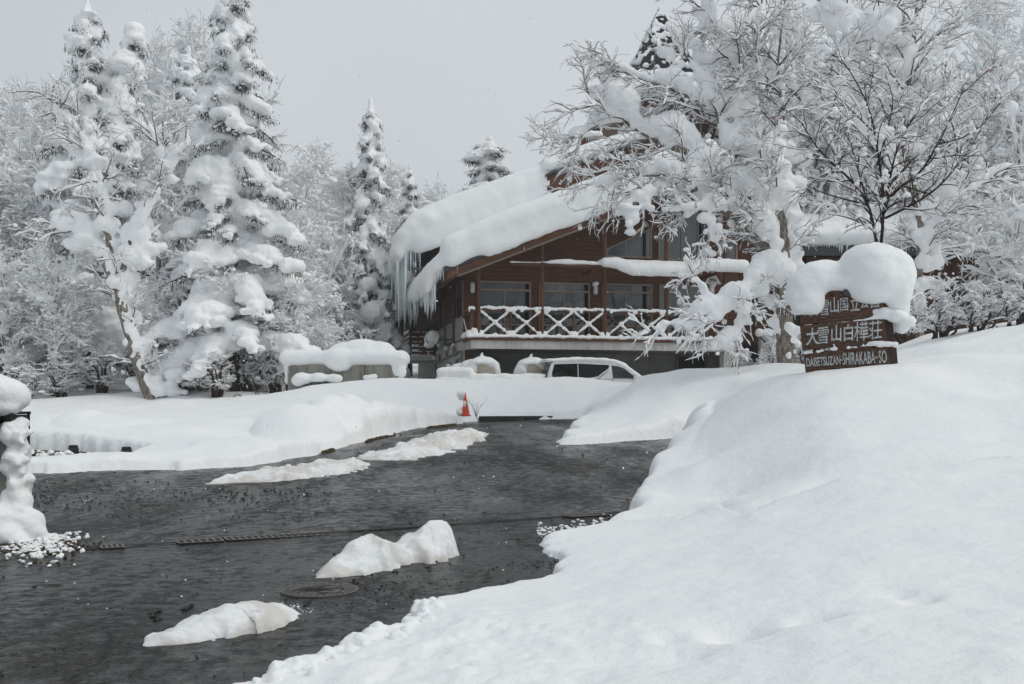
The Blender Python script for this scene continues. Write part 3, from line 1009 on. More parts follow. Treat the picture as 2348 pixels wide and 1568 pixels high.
# --- rear wing: higher roof behind the front gable
RR_D = 6.8
rr0 = HA(962, RR_D, 548); rr1 = HA(1255, RR_D, 446)
RR_SL = (rr1[1] - rr0[1]) / (rr1[0] - rr0[0])
RR_RIDGE = HA(1560, RR_D)
def rear_z(a):
    return rr0[1] + RR_SL * (np.minimum(a, RR_RIDGE) - rr0[0]) - RR_SL * np.maximum(a - RR_RIDGE, 0)
rear = empty("rear_wing", (0, 0, 0), parent=lodge)
def rear_slab(mb, a0, a1, d0, d1, o0, o1):
    c = []
    for off in (o0, o1):
        for (a, d) in ((a0, d0), (a1, d0), (a1, d1), (a0, d1)):
            c.append(HW(a, d, rear_z(a) + off))
    return mb.hexa(c)
RA0 = rr0[0] - .25
RA1 = HA(1720, RR_D)
mb = MB(); rear_slab(mb, RA0, RR_RIDGE, RR_D, 17, .06, .24); mb.build("roof", M['slate'], rear)
mb = MB(); rear_slab(mb, RR_RIDGE, RA1, RR_D, 17, .06, .24); mb.build("roof", M['slate'], rear)
mb = MB(); rear_slab(mb, RA0 + .1, RR_RIDGE, RR_D - .08, RR_D - .005, -.28, .2); mb.build("rake_board", M['darkwood'], rear)
poly = [(rr0[0] + 1.0, rear_z(rr0[0] + 1.0) + .1), (RR_RIDGE, rear_z(RR_RIDGE) + .1), (RA1 - .5, rear_z(RA1 - .5) + .1), (RA1 - .5, 6.0), (rr0[0] + 1.0, 6.0)]
mb = MB(); mb.prism(poly, lambda p: HW(p[0], RR_D + .5, p[1]), lambda p: HW(p[0], RR_D + .75, p[1])); mb.build("wall", M['siding'], rear)
mb = MB(); hbox(mb, rr0[0] + .95, rr0[0] + 1.2, RR_D + .55, 16.5, 5.5, rear_z(rr0[0] + 1.2)); mb.build("wall", M['siding'], rear)
# brown dormer board rising from the rear roof's snow
dz = .55
da0 = HA(1254, RR_D - .3)
for i in range(5):
    mb = MB(); rear_slab(mb, da0 + .12 * (i % 2), RR_RIDGE, RR_D - .40 + .02 * (i % 2), RR_D - .09, -.32 + i * .23, -.10 + i * .23); mb.build("dormer_board", M['timber'] if i % 2 else M['siding'], rear)
mb = MB(); rear_slab(mb, da0 - .1, RR_RIDGE, RR_D - .55, RR_D + .3, .84, .93); mb.build("dormer_roof", M['slate'], rear)

# --- chimney
ch = empty("chimney", (0, 0, 0), parent=lodge)
cd = 9.0
c0, cz0 = HA(1341, cd, 352); c1, cz1 = HA(1386, cd, 318)
z = cz0 - 1.0
while z < cz1 - .05:
    mb = MB(); hbox(mb, c0, c1, cd, cd + .8, z, z + .105); mb.build("brick_course", M['brick_red'], ch)
    z += .118
mb = MB(); hbox(mb, c0 - .03, c1 + .05, cd - .04, cd + .84, cz1 - .02, cz1 + .14); mb.build("cap", M['soffit'], ch)
cm = (c0 + c1) / 2
mb = MB(); mb.lathe([(.30, 0), (.30, .35), (.42, .36), (.40, .44), (.05, .58)], 16, lambda p: HW(cm + p[0], cd + .4 + p[1], cz1 + .14 + p[2])); mb.build("cowl", M['metal_dark'], ch)

# --- tower with a steep slate pyramid
tw = empty("tower", (0, 0, 0), parent=lodge)
TD = 11.5
t0, t1 = HA(1445, TD), HA(1655, TD)
tz = HA(1445, TD, 218)[1]
tm = (t0 + t1) / 2
z = 9.5
while z < tz:
    mb = MB(); hbox(mb, t0, t1, TD, TD + .08, z, z + .29); mb.build("siding_board", M['siding'], tw)
    z += .30
mb = MB(); hbox(mb, t0 + .02, t1 - .02, TD + .085, TD + t1 - t0, 8.5, tz); mb.build("wall", M['siding'], tw)
za = HA(1562, TD + 2.5, 22)[1]
W = (t1 - t0) / 2
mb = MB()
mb.prism([(t0 - .5, tz), (t0 - .5, tz - .01), (t1 + .5, tz - .01), (t1 + .5, tz)], lambda p: HW(p[0], TD - .5, p[1]), lambda p: HW(p[0], TD + 2 * W + .5, p[1] + .0))
mb.build("eaves", M['soffit'], tw)
def pyramid(inset0, z0, inset1, z1, mat, name):
    mb = MB()
    c = []
    for (q, zz) in ((inset0, z0), (inset1, z1)):
        for (a, d) in ((t0 - .5 + q, TD - .5 + q), (t1 + .5 - q, TD - .5 + q), (t1 + .5 - q, TD + 2 * W + .5 - q), (t0 - .5 + q, TD + 2 * W + .5 - q)):
            c.append(HW(a, d, zz))
    mb.hexa(c); return mb.build(name, mat, tw)
pyramid(0, tz + .005, W * .55, tz + (za - tz) * .33, M['spire'], "lower_roof")
pyramid(W * .55, tz + (za - tz) * .33 + .003, W + .44, za, M['spire'], "spire")
for u in (1500, 1590):
    a = HA(u, TD)
    window_unit("window", a - .45, a + .45, tz - 2.6, tz - 1.2, TD - .004, (a,), (), .07, parent=tw)
mb = MB(); p0 = HA(1500, TD - .3, 212); p1 = HA(1500, TD - .3, 128); mb.tube([HW(p0[0], TD - .3, p0[1]), HW(p1[0], TD - .3, p1[1])], .035, 6); mb.build("mast", M['pipe'], tw)

# --- porch at the right: door, steps, flank wall
porch = empty("porch", (0, 0, 0), parent=lodge)
PD = 2.6
p0, p1 = HA(1696, PD), HA(1800, PD)
pz0, pz1 = HA(1740, PD, 792)[1], HA(1740, PD, 690)[1]
a = p0
while a < p1:
    mb = MB(); hbox(mb, a, min(a + .24, p1), PD, PD + .08, pz0, pz1 + 3.2); mb.build("wall_board", M['siding'], porch)
    a += .25
mb = MB(); hbox(mb, p0 - .2, p1 + .3, PD + .085, PD + .3, 0.5, pz1 + 3.4); mb.build("wall", M['darkwood'], porch)
dd0, dd1 = HA(1728, PD), HA(1768, PD)
mb = MB(); hbox(mb, dd0, dd1, PD - .06, PD - .005, pz0, pz0 + 2.0)
door = mb.build("door", M['timber'], porch)
mb = MB(); hbox(mb, dd1 - .2, dd1 - .12, PD - .11, PD - .065, pz0 + .9, pz0 + 1.15); mb.build("door_handle", M['metal_dark'], door)
mb = MB(); hbox(mb, dd0 + .3, dd1 - .3, PD - .075, PD - .062, pz0 + 1.3, pz0 + 1.8); mb.build("pane", M['glass'], door)
s0, s1 = HA(1690, .6), HA(1738, .6)
for i in range(9):
    mb = MB(); hbox(mb, s0, s1, PD - .35 - .30 * (i + 1), PD - .33 - .30 * i, pz0 - .18 * (i + 1) - .16, pz0 - .18 * (i + 1) ); mb.build("step", M['concrete'], porch)
q0, q1 = HA(1742, .3), HA(1836, .3)
qz = HA(1790, .3, 768)[1]
mb = MB(); hbox(mb, q0, q1, .2, .45, .9, qz); mb.build("flank_wall", M['concrete_dim'], porch)
mb = MB(); mb.tube([HW(q0 - .2, -.1, HA(1735, 0, 772)[1]), HW(q0 + .9, -1.3, HA(1790, 0, 840)[1] - .3)], .035, 8); mb.build("handrail", M['darkwood'], porch)

# --- wall lamps, triangular emblem sign, satellite dish
def wall_lamp(u, v, label):
    t = empty("wall_lamp", (0, 0, 0))
    a, z_ = HA(u, WALL_D - .1, v)
    mb = MB(); hbox(mb, a - .05, a + .05, WALL_D - .07, WALL_D - .01, z_ - .12, z_ + .12); mb.build("back_plate", M['white_plastic'], t, bevel=.008)
    mb = MB(); mb.lathe([(.02, -.22), (.085, -.2), (.095, 0), (.085, .2), (.02, .22)], 14, lambda p: HW(a + p[0], WALL_D - .16 + p[1], z_ + p[2])); mb.build("shade", M['white_plastic'], t, smooth=True)
    tag(t, label, "lamp", "white lamps on the lodge front")
    return a, z_
wall_lamp(1083, 660, "small white wall lamp by the left corner of the lodge front")
la, lz = wall_lamp(1365, 664, "white wall lamp wearing a snow cap between two balcony windows")
lb, lzb = wall_lamp(1632, 668, "white wall lamp below the triangular hostel sign")
lamp_caps = [(*HW(la, WALL_D - .18, lz + .25), .16, .14, .10), (*HW(la - .05, WALL_D - .2, lz + .2), .12, .12, .10), (*HW(lb, WALL_D - .18, lzb + .26), .17, .14, .12), (*HW(lb - .08, WALL_D - .2, lzb + .05), .1, .1, .16)]
for nm, sub, lab in (("snow_pile", lamp_caps[:2], "snow cap on the wall lamp between two balcony windows"), ("snow_pile", lamp_caps[2:], "snow cap on the wall lamp under the triangular sign")):
    o = snow_body(nm, sub, .035, amp=.01); tag(o, lab, "snow", "snow caps on wall lamps")

def text_mesh(body, size, extrude=0.006, offset=0.0, sx=1.0, shear=0.0, spacing=1.0):
    c = bpy.data.curves.new("txt", 'FONT')
    c.body = body; c.size = size; c.extrude = extrude; c.offset = offset; c.shear = shear
    c.align_x = 'CENTER'; c.align_y = 'CENTER'; c.space_character = spacing; c.resolution_u = 4
    o = bpy.data.objects.new("txt", c); COL.objects.link(o)
    me = bpy.data.meshes.new_from_object(o.evaluated_get(bpy.context.evaluated_depsgraph_get()))
    bpy.data.objects.remove(o); bpy.data.curves.remove(c)
    n = len(me.vertices); co = np.empty(n * 3, np.float32); me.vertices.foreach_get("co", co); co = co.reshape(-1, 3)
    co[:, 0] *= sx
    me.vertices.foreach_set("co", co.ravel()); me.update()
    return me

tri = empty("hostel_sign", (0, 0, 0))
ta, tzz = HA(1634, WALL_D - .6, 650)
tri_d = WALL_D - .62
mb = MB(); mb.prism([(ta - .40, tzz - .02), (ta + .40, tzz - .02), (ta, tzz + .55)], lambda p: HW(p[0], tri_d, p[1]), lambda p: HW(p[0], tri_d + .05, p[1])); mb.build("board", M['white_plastic'], tri)
me = text_mesh("JYH", .20, .004, .006); me.materials.append(M['metal_dark'])
o = link("lettering", me, tri)
o.matrix_world = Matrix.Translation(Vector(HW(ta, tri_d - .008, tzz + .13))) @ Matrix.Rotation(math.atan2(H_F[1], H_F[0]), 4, 'Z') @ Matrix.Rotation(R(90), 4, 'X')
mb = MB(); mb.tube([HW(ta, tri_d + .03, tzz + .5), HW(ta, tri_d + .03, BEAM_Z - .1)], .015, 6); mb.build("hanger", M['metal_dark'], tri)
tag(tri, "white triangular hostel sign with black letters hanging under the balcony beam", "sign")

dish = empty("satellite_dish", (0, 0, 0))
dc = spt(1030, 779, .75)
ax = Vector((-0.35, -0.85, 0.35)).normalized()
q = ax.to_track_quat('Z', 'Y')
mb = MB()
mb.lathe([(.02, .0), (.16, .02), (.30, .075), (.36, .12), (.365, .135), (.30, .09), (.16, .04), (.02, .02)], 28, lambda p: Vector(dc) + q @ Vector((p[0], p[1] * 1.1, p[2])), cap=False)
mb.build("reflector", M['white_plastic'], dish, smooth=True)
mb = MB(); mb.tube([Vector(dc) + q @ Vector((0, -.36, .12)), Vector(dc) + q @ Vector((0, -.30, .55))], .018, 6); mb.build("feed_arm", M['metal_dark'], dish)
mb = MB(); mb.tube([Vector(dc) + q @ Vector((0, -.30, .5)), Vector(dc) + q @ Vector((0, -.26, .62))], .05, 8); mb.build("receiver", M['white_plastic'], dish)
mb = MB(); mb.tube([Vector(dc), Vector(dc) + Vector((.1, .25, 0)), Vector(spt(1042, 779, .05))], .03, 8); mb.build("mount", M['metal_dark'], dish)
ring = [Vector(dc) + Vector((.45 + .2 * math.cos(t), .1, -.08 + .2 * math.sin(t))) for t in np.linspace(0, 2 * math.pi, 17)]
mb = MB(); mb.tube(ring, .014, 6, caps=False); mb.build("cable_loop", M['metal_dark'], dish)
tag(dish, "white satellite dish with coiled cable on the lodge side wall", "satellite dish")
# ------------------------------------------------------------------ snow and ice on the lodge
def slab_mesh(zfun, a0, a1, d0, d1, o0, o1, na=2):
    """closed slab between offsets above zfun(a)"""
    A = np.linspace(a0, a1, na)
    V = []
    for off in (o0, o1):
        for d in (d0, d1):
            for a in A:
                V.append(HW(a, d, zfun(a) + off))
    V = np.array(V); n = na
    F = []
    idx = lambda o, d, i: (o * 2 + d) * n + i
    for i in range(n - 1):
        F += [(idx(0, 0, i), idx(0, 1, i), idx(0, 1, i + 1), idx(0, 0, i + 1)), (idx(1, 0, i), idx(1, 0, i + 1), idx(1, 1, i + 1), idx(1, 1, i)),
              (idx(0, 0, i), idx(0, 0, i + 1), idx(1, 0, i + 1), idx(1, 0, i)), (idx(0, 1, i + 1), idx(0, 1, i), idx(1, 1, i), idx(1, 1, i + 1))]
    F += [(idx(0, 0, 0), idx(1, 0, 0), idx(1, 1, 0), idx(0, 1, 0)), (idx(0, 0, n - 1), idx(0, 1, n - 1), idx(1, 1, n - 1), idx(1, 0, n - 1))]
    return V, np.array(F)

def ell(lst, a, d, z, ra, rz, rd=None):
    lst.append((*HW(a, d, z), ra, rd or ra, rz))

def icicle_mesh(seed):
    rg = np.random.default_rng(seed)
    n, k = 6, 7
    t = np.linspace(0, 1, k)
    rad = (1 - t) ** 0.8 * (1 + 0.18 * rg.uniform(-1, 1, k)); rad[-1] = 0.03
    ox = np.cumsum(rg.uniform(-.12, .12, k)) * 0.4; oy = np.cumsum(rg.uniform(-.12, .12, k)) * 0.4
    V = []
    for i in range(k):
        for j in range(n):
            V.append(((rad[i] * math.cos(2 * math.pi * j / n)) + ox[i], rad[i] * math.sin(2 * math.pi * j / n) + oy[i], -t[i]))
    F = [(i * n + j, i * n + (j + 1) % n, (i + 1) * n + (j + 1) % n, (i + 1) * n + j) for i in range(k - 1) for j in range(n)]
    return mesh_np("icicle", np.array(V), np.array(F), M['ice'], True)
ICICLES = [icicle_mesh(i) for i in range(6)]
def icicle(parent, p, r, L, rg):
    o = link("icicle", ICICLES[rg.integers(6)], parent, tuple(p))
    o.scale = (r, r, L)
    o.rotation_euler = (rg.uniform(-.03, .03), rg.uniform(-.03, .03), rg.uniform(0, 6))

rg = np.random.default_rng(12)
# front gable
L = []
TH = 1.42
for a in np.arange(A_EAVE + .2, A_RIDGE + .2, .30):
    zz = rake_z(a) + .5
    t = min(1, (a - A_EAVE) / 1.6)
    ell(L, a, RK_D + .12 + rg.uniform(-.04, .04), zz + .22 + .12 * t, .42, .36 + .12 * t + rg.uniform(-.03, .03), .40)
    ell(L, a, RK_D + .25 + rg.uniform(-.02, .02), zz + .62 + .18 * t, .50, .55 + .05 * t, .55)
    if a > A_EAVE + 1.5:
        ell(L, a, RK_D - .06 + rg.uniform(-.03, .03), zz + .0 + rg.uniform(-.04, .04), .34, .30, .22)
for (da, dz_, r_) in ((.1, .78, .42), (-.15, .58, .34), (-.3, .42, .26)):
    ell(L, A_EAVE + da, RK_D + .35, rk0[1] + dz_, r_, r_ * .8, .35)
# eave overhang that droops
for d in np.arange(RK_D + .75, ROOF_D1, .35):
    w = rg.uniform(-.06, .06)
    ell(L, A_EAVE + .35, d, rk0[1] + .95 + w, .62, .42, .5)
    ell(L, A_EAVE - .15 + w, d, rk0[1] + .62 + w, .48, .42, .5)
    ell(L, A_EAVE - .42 + w, d, rk0[1] + .30 + w, .33, .42, .45)
    ell(L, A_EAVE - .55 + w, d, rk0[1] - .02 + w, .24, .30, .40)
    if rg.random() < .55:
        ell(L, A_EAVE - .62 + w, d, rk0[1] - .30 + w, .15, .26, .25)
V1, F1 = slab_mesh(rake_z, A_EAVE + .5, A_RIDGE + .1, RK_D + .3, ROOF_D1, .505, .5 + TH - .10, 14)
o = snow_body("snow_blanket", L, .10, smooth=9, amp=.03, nscale=1.2, extra=(V1, F1), mat=M['snow_soft'])
tag(o, "thick snow blanket on the front gable roof of the lodge", "snow", "snow on the lodge roofs")
fs = o
for d in np.arange(RK_D + .6, 8.5, .08):
    if rg.random() < .85:
        cl = .5 + .5 * math.sin(d * 1.1 + .6) 
        icicle(fs, HW(A_EAVE - .5 + rg.uniform(-.15, .12), d, rk0[1] - .05 + rg.uniform(-.1, .1)), rg.uniform(.035, .075), rg.uniform(.5, 1.0) * (.45 + 1.1 * cl), rg)
for a in np.arange(A_EAVE - .3, A_EAVE + .55, .09):
    icicle(fs, HW(a, RK_D + .05 + rg.uniform(-.05, .1), rake_z(a) + .42), rg.uniform(.02, .04), rg.uniform(.15, .5), rg)
# right pitch of the front gable
L = []
for a in np.arange(A_RIDGE, A_EAVE_R, .3):
    ell(L, a, RK_D + .2, rake_z(a) + .5 + .40, .45, .5, .45)
V1, F1 = slab_mesh(rake_z, A_RIDGE - .1, A_EAVE_R - .2, RK_D + .3, ROOF_D1, .505, .5 + TH - .1, 6)
o = snow_body("snow_blanket", L, .12, smooth=4, amp=.035, nscale=1.6, extra=(V1, F1), mat=M['snow_soft'])
tag(o, "snow on the short right pitch of the lodge gable behind the birch", "snow", "snow on the lodge roofs")

# rear wing
L = []
for a in np.arange(RA0 + .2, RR_RIDGE, .35):
    zz = rear_z(a) + .24
    t = min(1, (a - RA0) / 2.2)
    ell(L, a, RR_D + .1 + rg.uniform(-.05, .05), zz + .28 + .12 * t, .5, .42 + .14 * t, .5)
    ell(L, a, RR_D + .35, zz + .62 + .15 * t, .58, .60, .58)
    if a < da0 + .4:
        ell(L, a, RR_D - .05, zz - .22, .5, .42, .36)
        ell(L, a, RR_D - .02, zz - .62, .45, .35, .30)
for d in np.arange(RR_D + .1, 17, .4):
    w = rg.uniform(-.08, .08)
    ell(L, RA0 + .6, d, rear_z(RA0) + .95 + w, .85, .52, .6)
    ell(L, RA0 - .05 + w, d, rear_z(RA0) + .55 + w, .62, .55, .55)
    ell(L, RA0 - .50 + w, d, rear_z(RA0) + .05 + w, .45, .60, .5)
    ell(L, RA0 - .72 + w, d, rear_z(RA0) - .55 + w, .32, .55, .45)
    if d > RR_D + 2:
        ell(L, RA0 - .85 + w, d, rear_z(RA0) - 1.1 + w, .22, .45, .35)
V1, F1 = slab_mesh(rear_z, RA0 + .4, RR_RIDGE, RR_D + .3, 17, .245, 1.52, 14)
o = snow_body("snow_blanket", L, .12, smooth=8, amp=.035, nscale=1.1, extra=(V1, F1), mat=M['snow_soft'])
tag(o, "deep snow on the higher rear roof curling over its left eave", "snow", "snow on the lodge roofs")
rs = o
for d in np.arange(RR_D + .0, 15.5, .05):
    if rg.random() < .95:
        cl = .55 + .45 * math.sin(d * .9 + 2.2)
        icicle(rs, HW(RA0 - .55 + rg.uniform(-.3, .25), d, rear_z(RA0) - .35 + rg.uniform(-.3, .15)), rg.uniform(.05, .12), rg.uniform(1.2, 3.6) * (.5 + .7 * cl), rg)
for a in np.arange(RA0 - .4, RA0 + 1.6, .075):
    icicle(rs, HW(a, RR_D - .02 + rg.uniform(-.05, .25), rear_z(a) + .05), rg.uniform(.03, .07), rg.uniform(.3, 1.3) * (1.4 if a < RA0 + .3 else .6), rg)
# snow on the dormer board and chimney, tower
L = []
for a in np.arange(da0 + .2, RR_RIDGE, .3):
    ell(L, a, RR_D - .1, rear_z(a) + 1.25, .45, .38, .5)
    ell(L, a, RR_D + .6, rear_z(a) + 1.4, .5, .45, .6)
o = snow_body("snow_blanket", L, .11, smooth=4, amp=.04, nscale=1.5, mat=M['snow_soft'])
tag(o, "snow along the brown dormer board below the chimney", "snow", "snow on the lodge roofs")
L = []
for a_, d_, z_, r_ in ((cm - .25, cd + .1, cz1 + .22, .32), (cm + .15, cd + .2, cz1 + .24, .35), (cm, cd + .4, cz1 + .75, .4), (cm - .45, cd + .1, cz1 + .1, .22)):
    ell(L, a_, d_, z_, r_, r_ * .6)
o = snow_body("snow_pile", L, .06, smooth=3, amp=.02)
tag(o, "snow cap on the red brick chimney", "snow")
for k in range(9):
    icicle(o, HW(c0 + .08 + k * .09, cd - .06, cz1 + .02), rg.uniform(.012, .025), rg.uniform(.2, .6), rg)
L = []
for t in np.linspace(0, 1, 26):
    for (q, zz, rr) in ((0.1, tz + .25, .5), (.7, tz + .7, .5), (1.2, tz + 1.3, .42)):
        x0, x1 = t0 - .5 + q, t1 + .5 - q
        if rg.random() < .8:
            ell(L, x0 + (x1 - x0) * t, TD - .5 + q, zz + rg.uniform(-.15, .15), rr * rg.uniform(.7, 1.1), .35, .4)
            ell(L, x0, TD - .5 + q + (x1 - x0) * t, zz + rg.uniform(-.15, .15), rr * .8, .35, .4)
o = snow_body("snow_blanket", L, .11, smooth=3, amp=.05)
tag(o, "snow on the flared lower part of the tower's slate roof", "snow", "snow on the lodge roofs")

# pats of snow caught on the slates of the spire
L = []
za0 = tz + (za - tz) * .33; q0s, q1s = W * .55, W + .44
for k in range(150):
    t = rg.random() ** 1.2; zz = za0 + (za - za0) * t; q = q0s + (q1s - q0s) * t
    x0, x1 = t0 - .5 + q, t1 + .5 - q; f_ = rg.random()
    if rg.random() < .6: p_ = (x0 + (x1 - x0) * f_, TD - .5 + q)
    else: p_ = (x0, TD - .5 + q + (x1 - x0) * f_)
    r_ = rg.uniform(.08, .26) * (1 - .4 * t)
    ell(L, p_[0], p_[1], zz, r_, r_ * .8, r_ * .7)
o = snow_body("snow_patches", L, .07, smooth=1, amp=.03); tag(o, "snow pats caught on the dark slates of the tower spire", "snow"); o["kind"] = "stuff"
# balcony rails, bay by bay
bay_names = ["snow on the balcony rail and crosses, leftmost bay", "snow on the balcony rail and crosses, second bay from the left", "snow on the balcony rail and crosses, third bay from the left", "snow on the balcony rail and crosses behind the birch boughs"]
for i, (a0, a1) in enumerate(zip(pa, pa[1:])):
    L = []
    n = 16
    for k in range(n + 1):
        a = a0 + .10 + (a1 - a0 - .2) * k / n
        ell(L, a, .10, RAIL_Z + .085 + .02 * math.sin(k * 1.3 + i), .10, .075 + .02 * rg.uniform(-1, 1), .085)
        if rg.random() < .25:
            ell(L, a, .05, RAIL_Z - .01, .08, .08, .05)
    for (x0, x1) in mids[2 * i:2 * i + 2]:
        xc = (x0 + x1) / 2; zc = (DECK + .03 + RAIL_Z - .06) / 2
        for (xa, za, xb, zb_) in ((x0, RAIL_Z - .10, xc, zc), (x1, RAIL_Z - .10, xc, zc), (x0, DECK + .06, xc, zc), (x1, DECK + .06, xc, zc)):
            if rg.random() < .07:
                continue
            m = 9
            skip0 = 0 if za > zc else 1
            for k in range(skip0, m):
                t = k / (m - 1)
                s = .058 + .02 * rg.uniform(-1, 1)
                ell(L, xa + (xb - xa) * t, .115, za + (zb_ - za) * t + .055, s * 1.1, s, .06)
        ell(L, xc, .11, zc + .09, .10, .09, .08)
        ell(L, xc, .1, DECK + .1, .12, .08, .1)
        for e in (x0, x1):
            ell(L, e, .11, DECK + .10, .14, .12, .12)
            ell(L, e, .11, DECK + .19, .08, .10, .09)
    o = snow_body("snow_lining", L, .032, smooth=2, amp=.012, nscale=6)
    tag(o, bay_names[i], "snow", "snow on the balcony railing")
L = []
for a in np.arange(DK_L, DK_R, .12):
    ell(L, a, .02 + rg.uniform(-.02, .02), DECK + .03 + rg.uniform(-.02, .015), .12, .085, .13)
for (a, d, z_, r_, rz_) in ((edge_a - .1, .15, DECK + .12, .16, .16), (edge_a + .05, .05, DECK + .2, .1, .18), (edge_a - .15, .7, DECK + .1, .15, .14), (edge_a - .12, 1.2, DECK + .08, .15, .12), (edge_a + .17, .05, DECK + .16, .09, .2), (edge_a - .05, .1, RAIL_Z + .06, .1, .08), (edge_a + .08, .1, RAIL_Z + .05, .1, .08), (edge_a - .1, .1, RAIL_Z - .05, .05, .1)):
    ell(L, a, d, z_, r_, rz_)
for k in range(10):
    ell(L, edge_a - .15, .25 + k * .1, DECK + .14 + k * .07, .05, .06)
o = snow_body("snow_lining", L, .04, smooth=2, amp=.015, nscale=5)
tag(o, "snow lying along the front edge of the balcony deck", "snow")
# tie beam
L = []
a2 = pa[2]
for a in np.arange(tb0, tb1, .10):
    t = (a - tb0)
    if a < a2 - .05:
        h = .03 + .10 * min(1, t / 2.2) + .035 * math.sin(a * 1.9)
        ell(L, a, .10, BEAM_Z + .07 + h * .5, .12, max(.045, h * .75), .12)
    else:
        s = a - a2
        sag = .55 * min(1, max(0, (s - .35) / .7)) * (1 if s < 3.6 else max(0, 1 - (s - 3.6) / .5))
        ell(L, a, .05, BEAM_Z + .16, .2, .17, .2)
        ell(L, a, -.12 - .15 * min(1, s), BEAM_Z + .15 - sag * .45, .26, .20 + .10 * min(1, s), .26)
        ell(L, a, .45, BEAM_Z + .2, .25, .16, .5)
o = snow_body("snow_lining", L, .05, smooth=3, amp=.02, nscale=3)
tag(o, "snow resting on the tie beam above the balcony and sagging at its right", "snow")

# far low roof with its own snow and ice
fr = empty("far_porch_roof", (0, 0, 0), parent=lodge)
pc = P(918, 742, 57.0)
def FR(x, y, z):
    return np.array((pc[0] + x, pc[1] + y, pc[2] + z))
mb = MB(); mb.hexa([FR(-.6, -1, -.55), FR(.62, -1, .05), FR(.62, 2.5, .05), FR(-.6, 2.5, -.55), FR(-.6, -1, -.10), FR(.62, -1, .40), FR(.62, 2.5, .40), FR(-.6, 2.5, -.10)]); mb.build("fascia", M['darkwood'], fr)
mb = MB(); mb.hexa([FR(.63, -.5, -1.0), FR(1.2, -.5, -1.0), FR(1.2, 2.5, -1.0), FR(.63, 2.5, -1.0), FR(.63, -.5, .45), FR(1.2, -.5, .45), FR(1.2, 2.5, .45), FR(.63, 2.5, .45)]); mb.build("wall", M['siding'], fr)
L = []
for y in np.arange(-1.2, 2.6, .4):
    for (x, z, r, rz_) in ((.6, .85, .55, .5), (.1, .62, .55, .5), (-.4, .30, .5, .48), (-.75, -.05, .38, .42), (-.9, -.4, .22, .35)):
        p = FR(x, y, z); L.append((*p, r, .5, rz_))
o = snow_body("snow_blanket", L, .12, smooth=3, amp=.04, mat=M['snow_soft'])
tag(o, "snow mound with icicles on the low porch roof at the far left end", "snow", "snow on the lodge roofs")
for y in np.arange(-1.2, 2.4, .09):
    icicle(o, FR(-.75 + rg.uniform(-.15, .2), y, -.35), rg.uniform(.05, .11), rg.uniform(.6, 2.3), rg)
# little snow on the dish and far balcony slats
L = [(*(np.array(dc) + np.array((0, -.08, .12))), .22, .12, .32), (*(np.array(dc) + np.array((-.15, -.2, -.25))), .26, .2, .18)]
o = snow_body("snow_pile", L, .04, smooth=3, amp=.012); tag(o, "snow plastered on the satellite dish", "snow")
L = []
for kk in range(5):
    zz = zf + .12 + kk * .24 + .13
    for a in np.arange(o_a + .15, A_L - .2, .09):
        if rg.random() < .75: ell(L, a, f0 + .04, zz, .07, .04, .05)
    for d in np.arange(f0 + .1, f1, .1):
        if rg.random() < .75: ell(L, o_a + .03, d, zz, .05, .04, .07)
for a in np.arange(o_a, A_L - .05, .1): ell(L, a, f0 + .02, zf + .04, .08, .05, .08)
for d in np.arange(f0, f1, .12): ell(L, o_a + .02, d, zf + .04, .08, .05, .08)
o = snow_body("snow_lining", L, .04, smooth=1, amp=.0); tag(o, "thin snow on the slats of the far side balcony", "snow")
for u, v, lab in ((1002, 822, "snow ball on the pipe nearest the far balcony"), (1046, 792, "snow ball on the meter box nearest the balcony corner"), (1030, 800, "snow ball on the pipework below the satellite dish"), (1013, 792, "snow ball on the side wall left of the satellite dish")):
    p = spt(u, v, .14); r_ = rg.uniform(.08, .13)
    o = snow_body("snow_pile", [(*p, r_, r_, r_ * .8), (p[0], p[1], p[2] + r_ * .5, r_ * .8, r_ * .8, r_ * .8)], .04, smooth=2, amp=.008)
    tag(o, lab, "snow", "snow balls on the side wall pipes")
# steps and flank wall of the porch
L = []
for i in range(9):
    for a in np.arange(s0 + .1, s1, .14):
        if rg.random() < .25 + .085 * i: ell(L, a, PD - .45 - .30 * i, pz0 - .18 * (i + 1) + .02, .12, .045, .16)
for a in np.arange(q0, q1, .2): ell(L, a, .32, qz + .08, .2, .14 + .1 * rg.random(), .2)
for t in np.linspace(.35, 1, 14):
    p = np.array(HW(q0 - .2, -.1, HA(1735, 0, 772)[1])) * (1 - t) + np.array(HW(q0 + .9, -1.3, HA(1790, 0, 840)[1] - .3)) * t
    L.append((p[0], p[1], p[2] + .06, .09, .09, .08))
o = snow_body("snow_pile", L, .045, smooth=2, amp=.012); tag(o, "snow on the porch steps, handrail and flank wall", "snow")
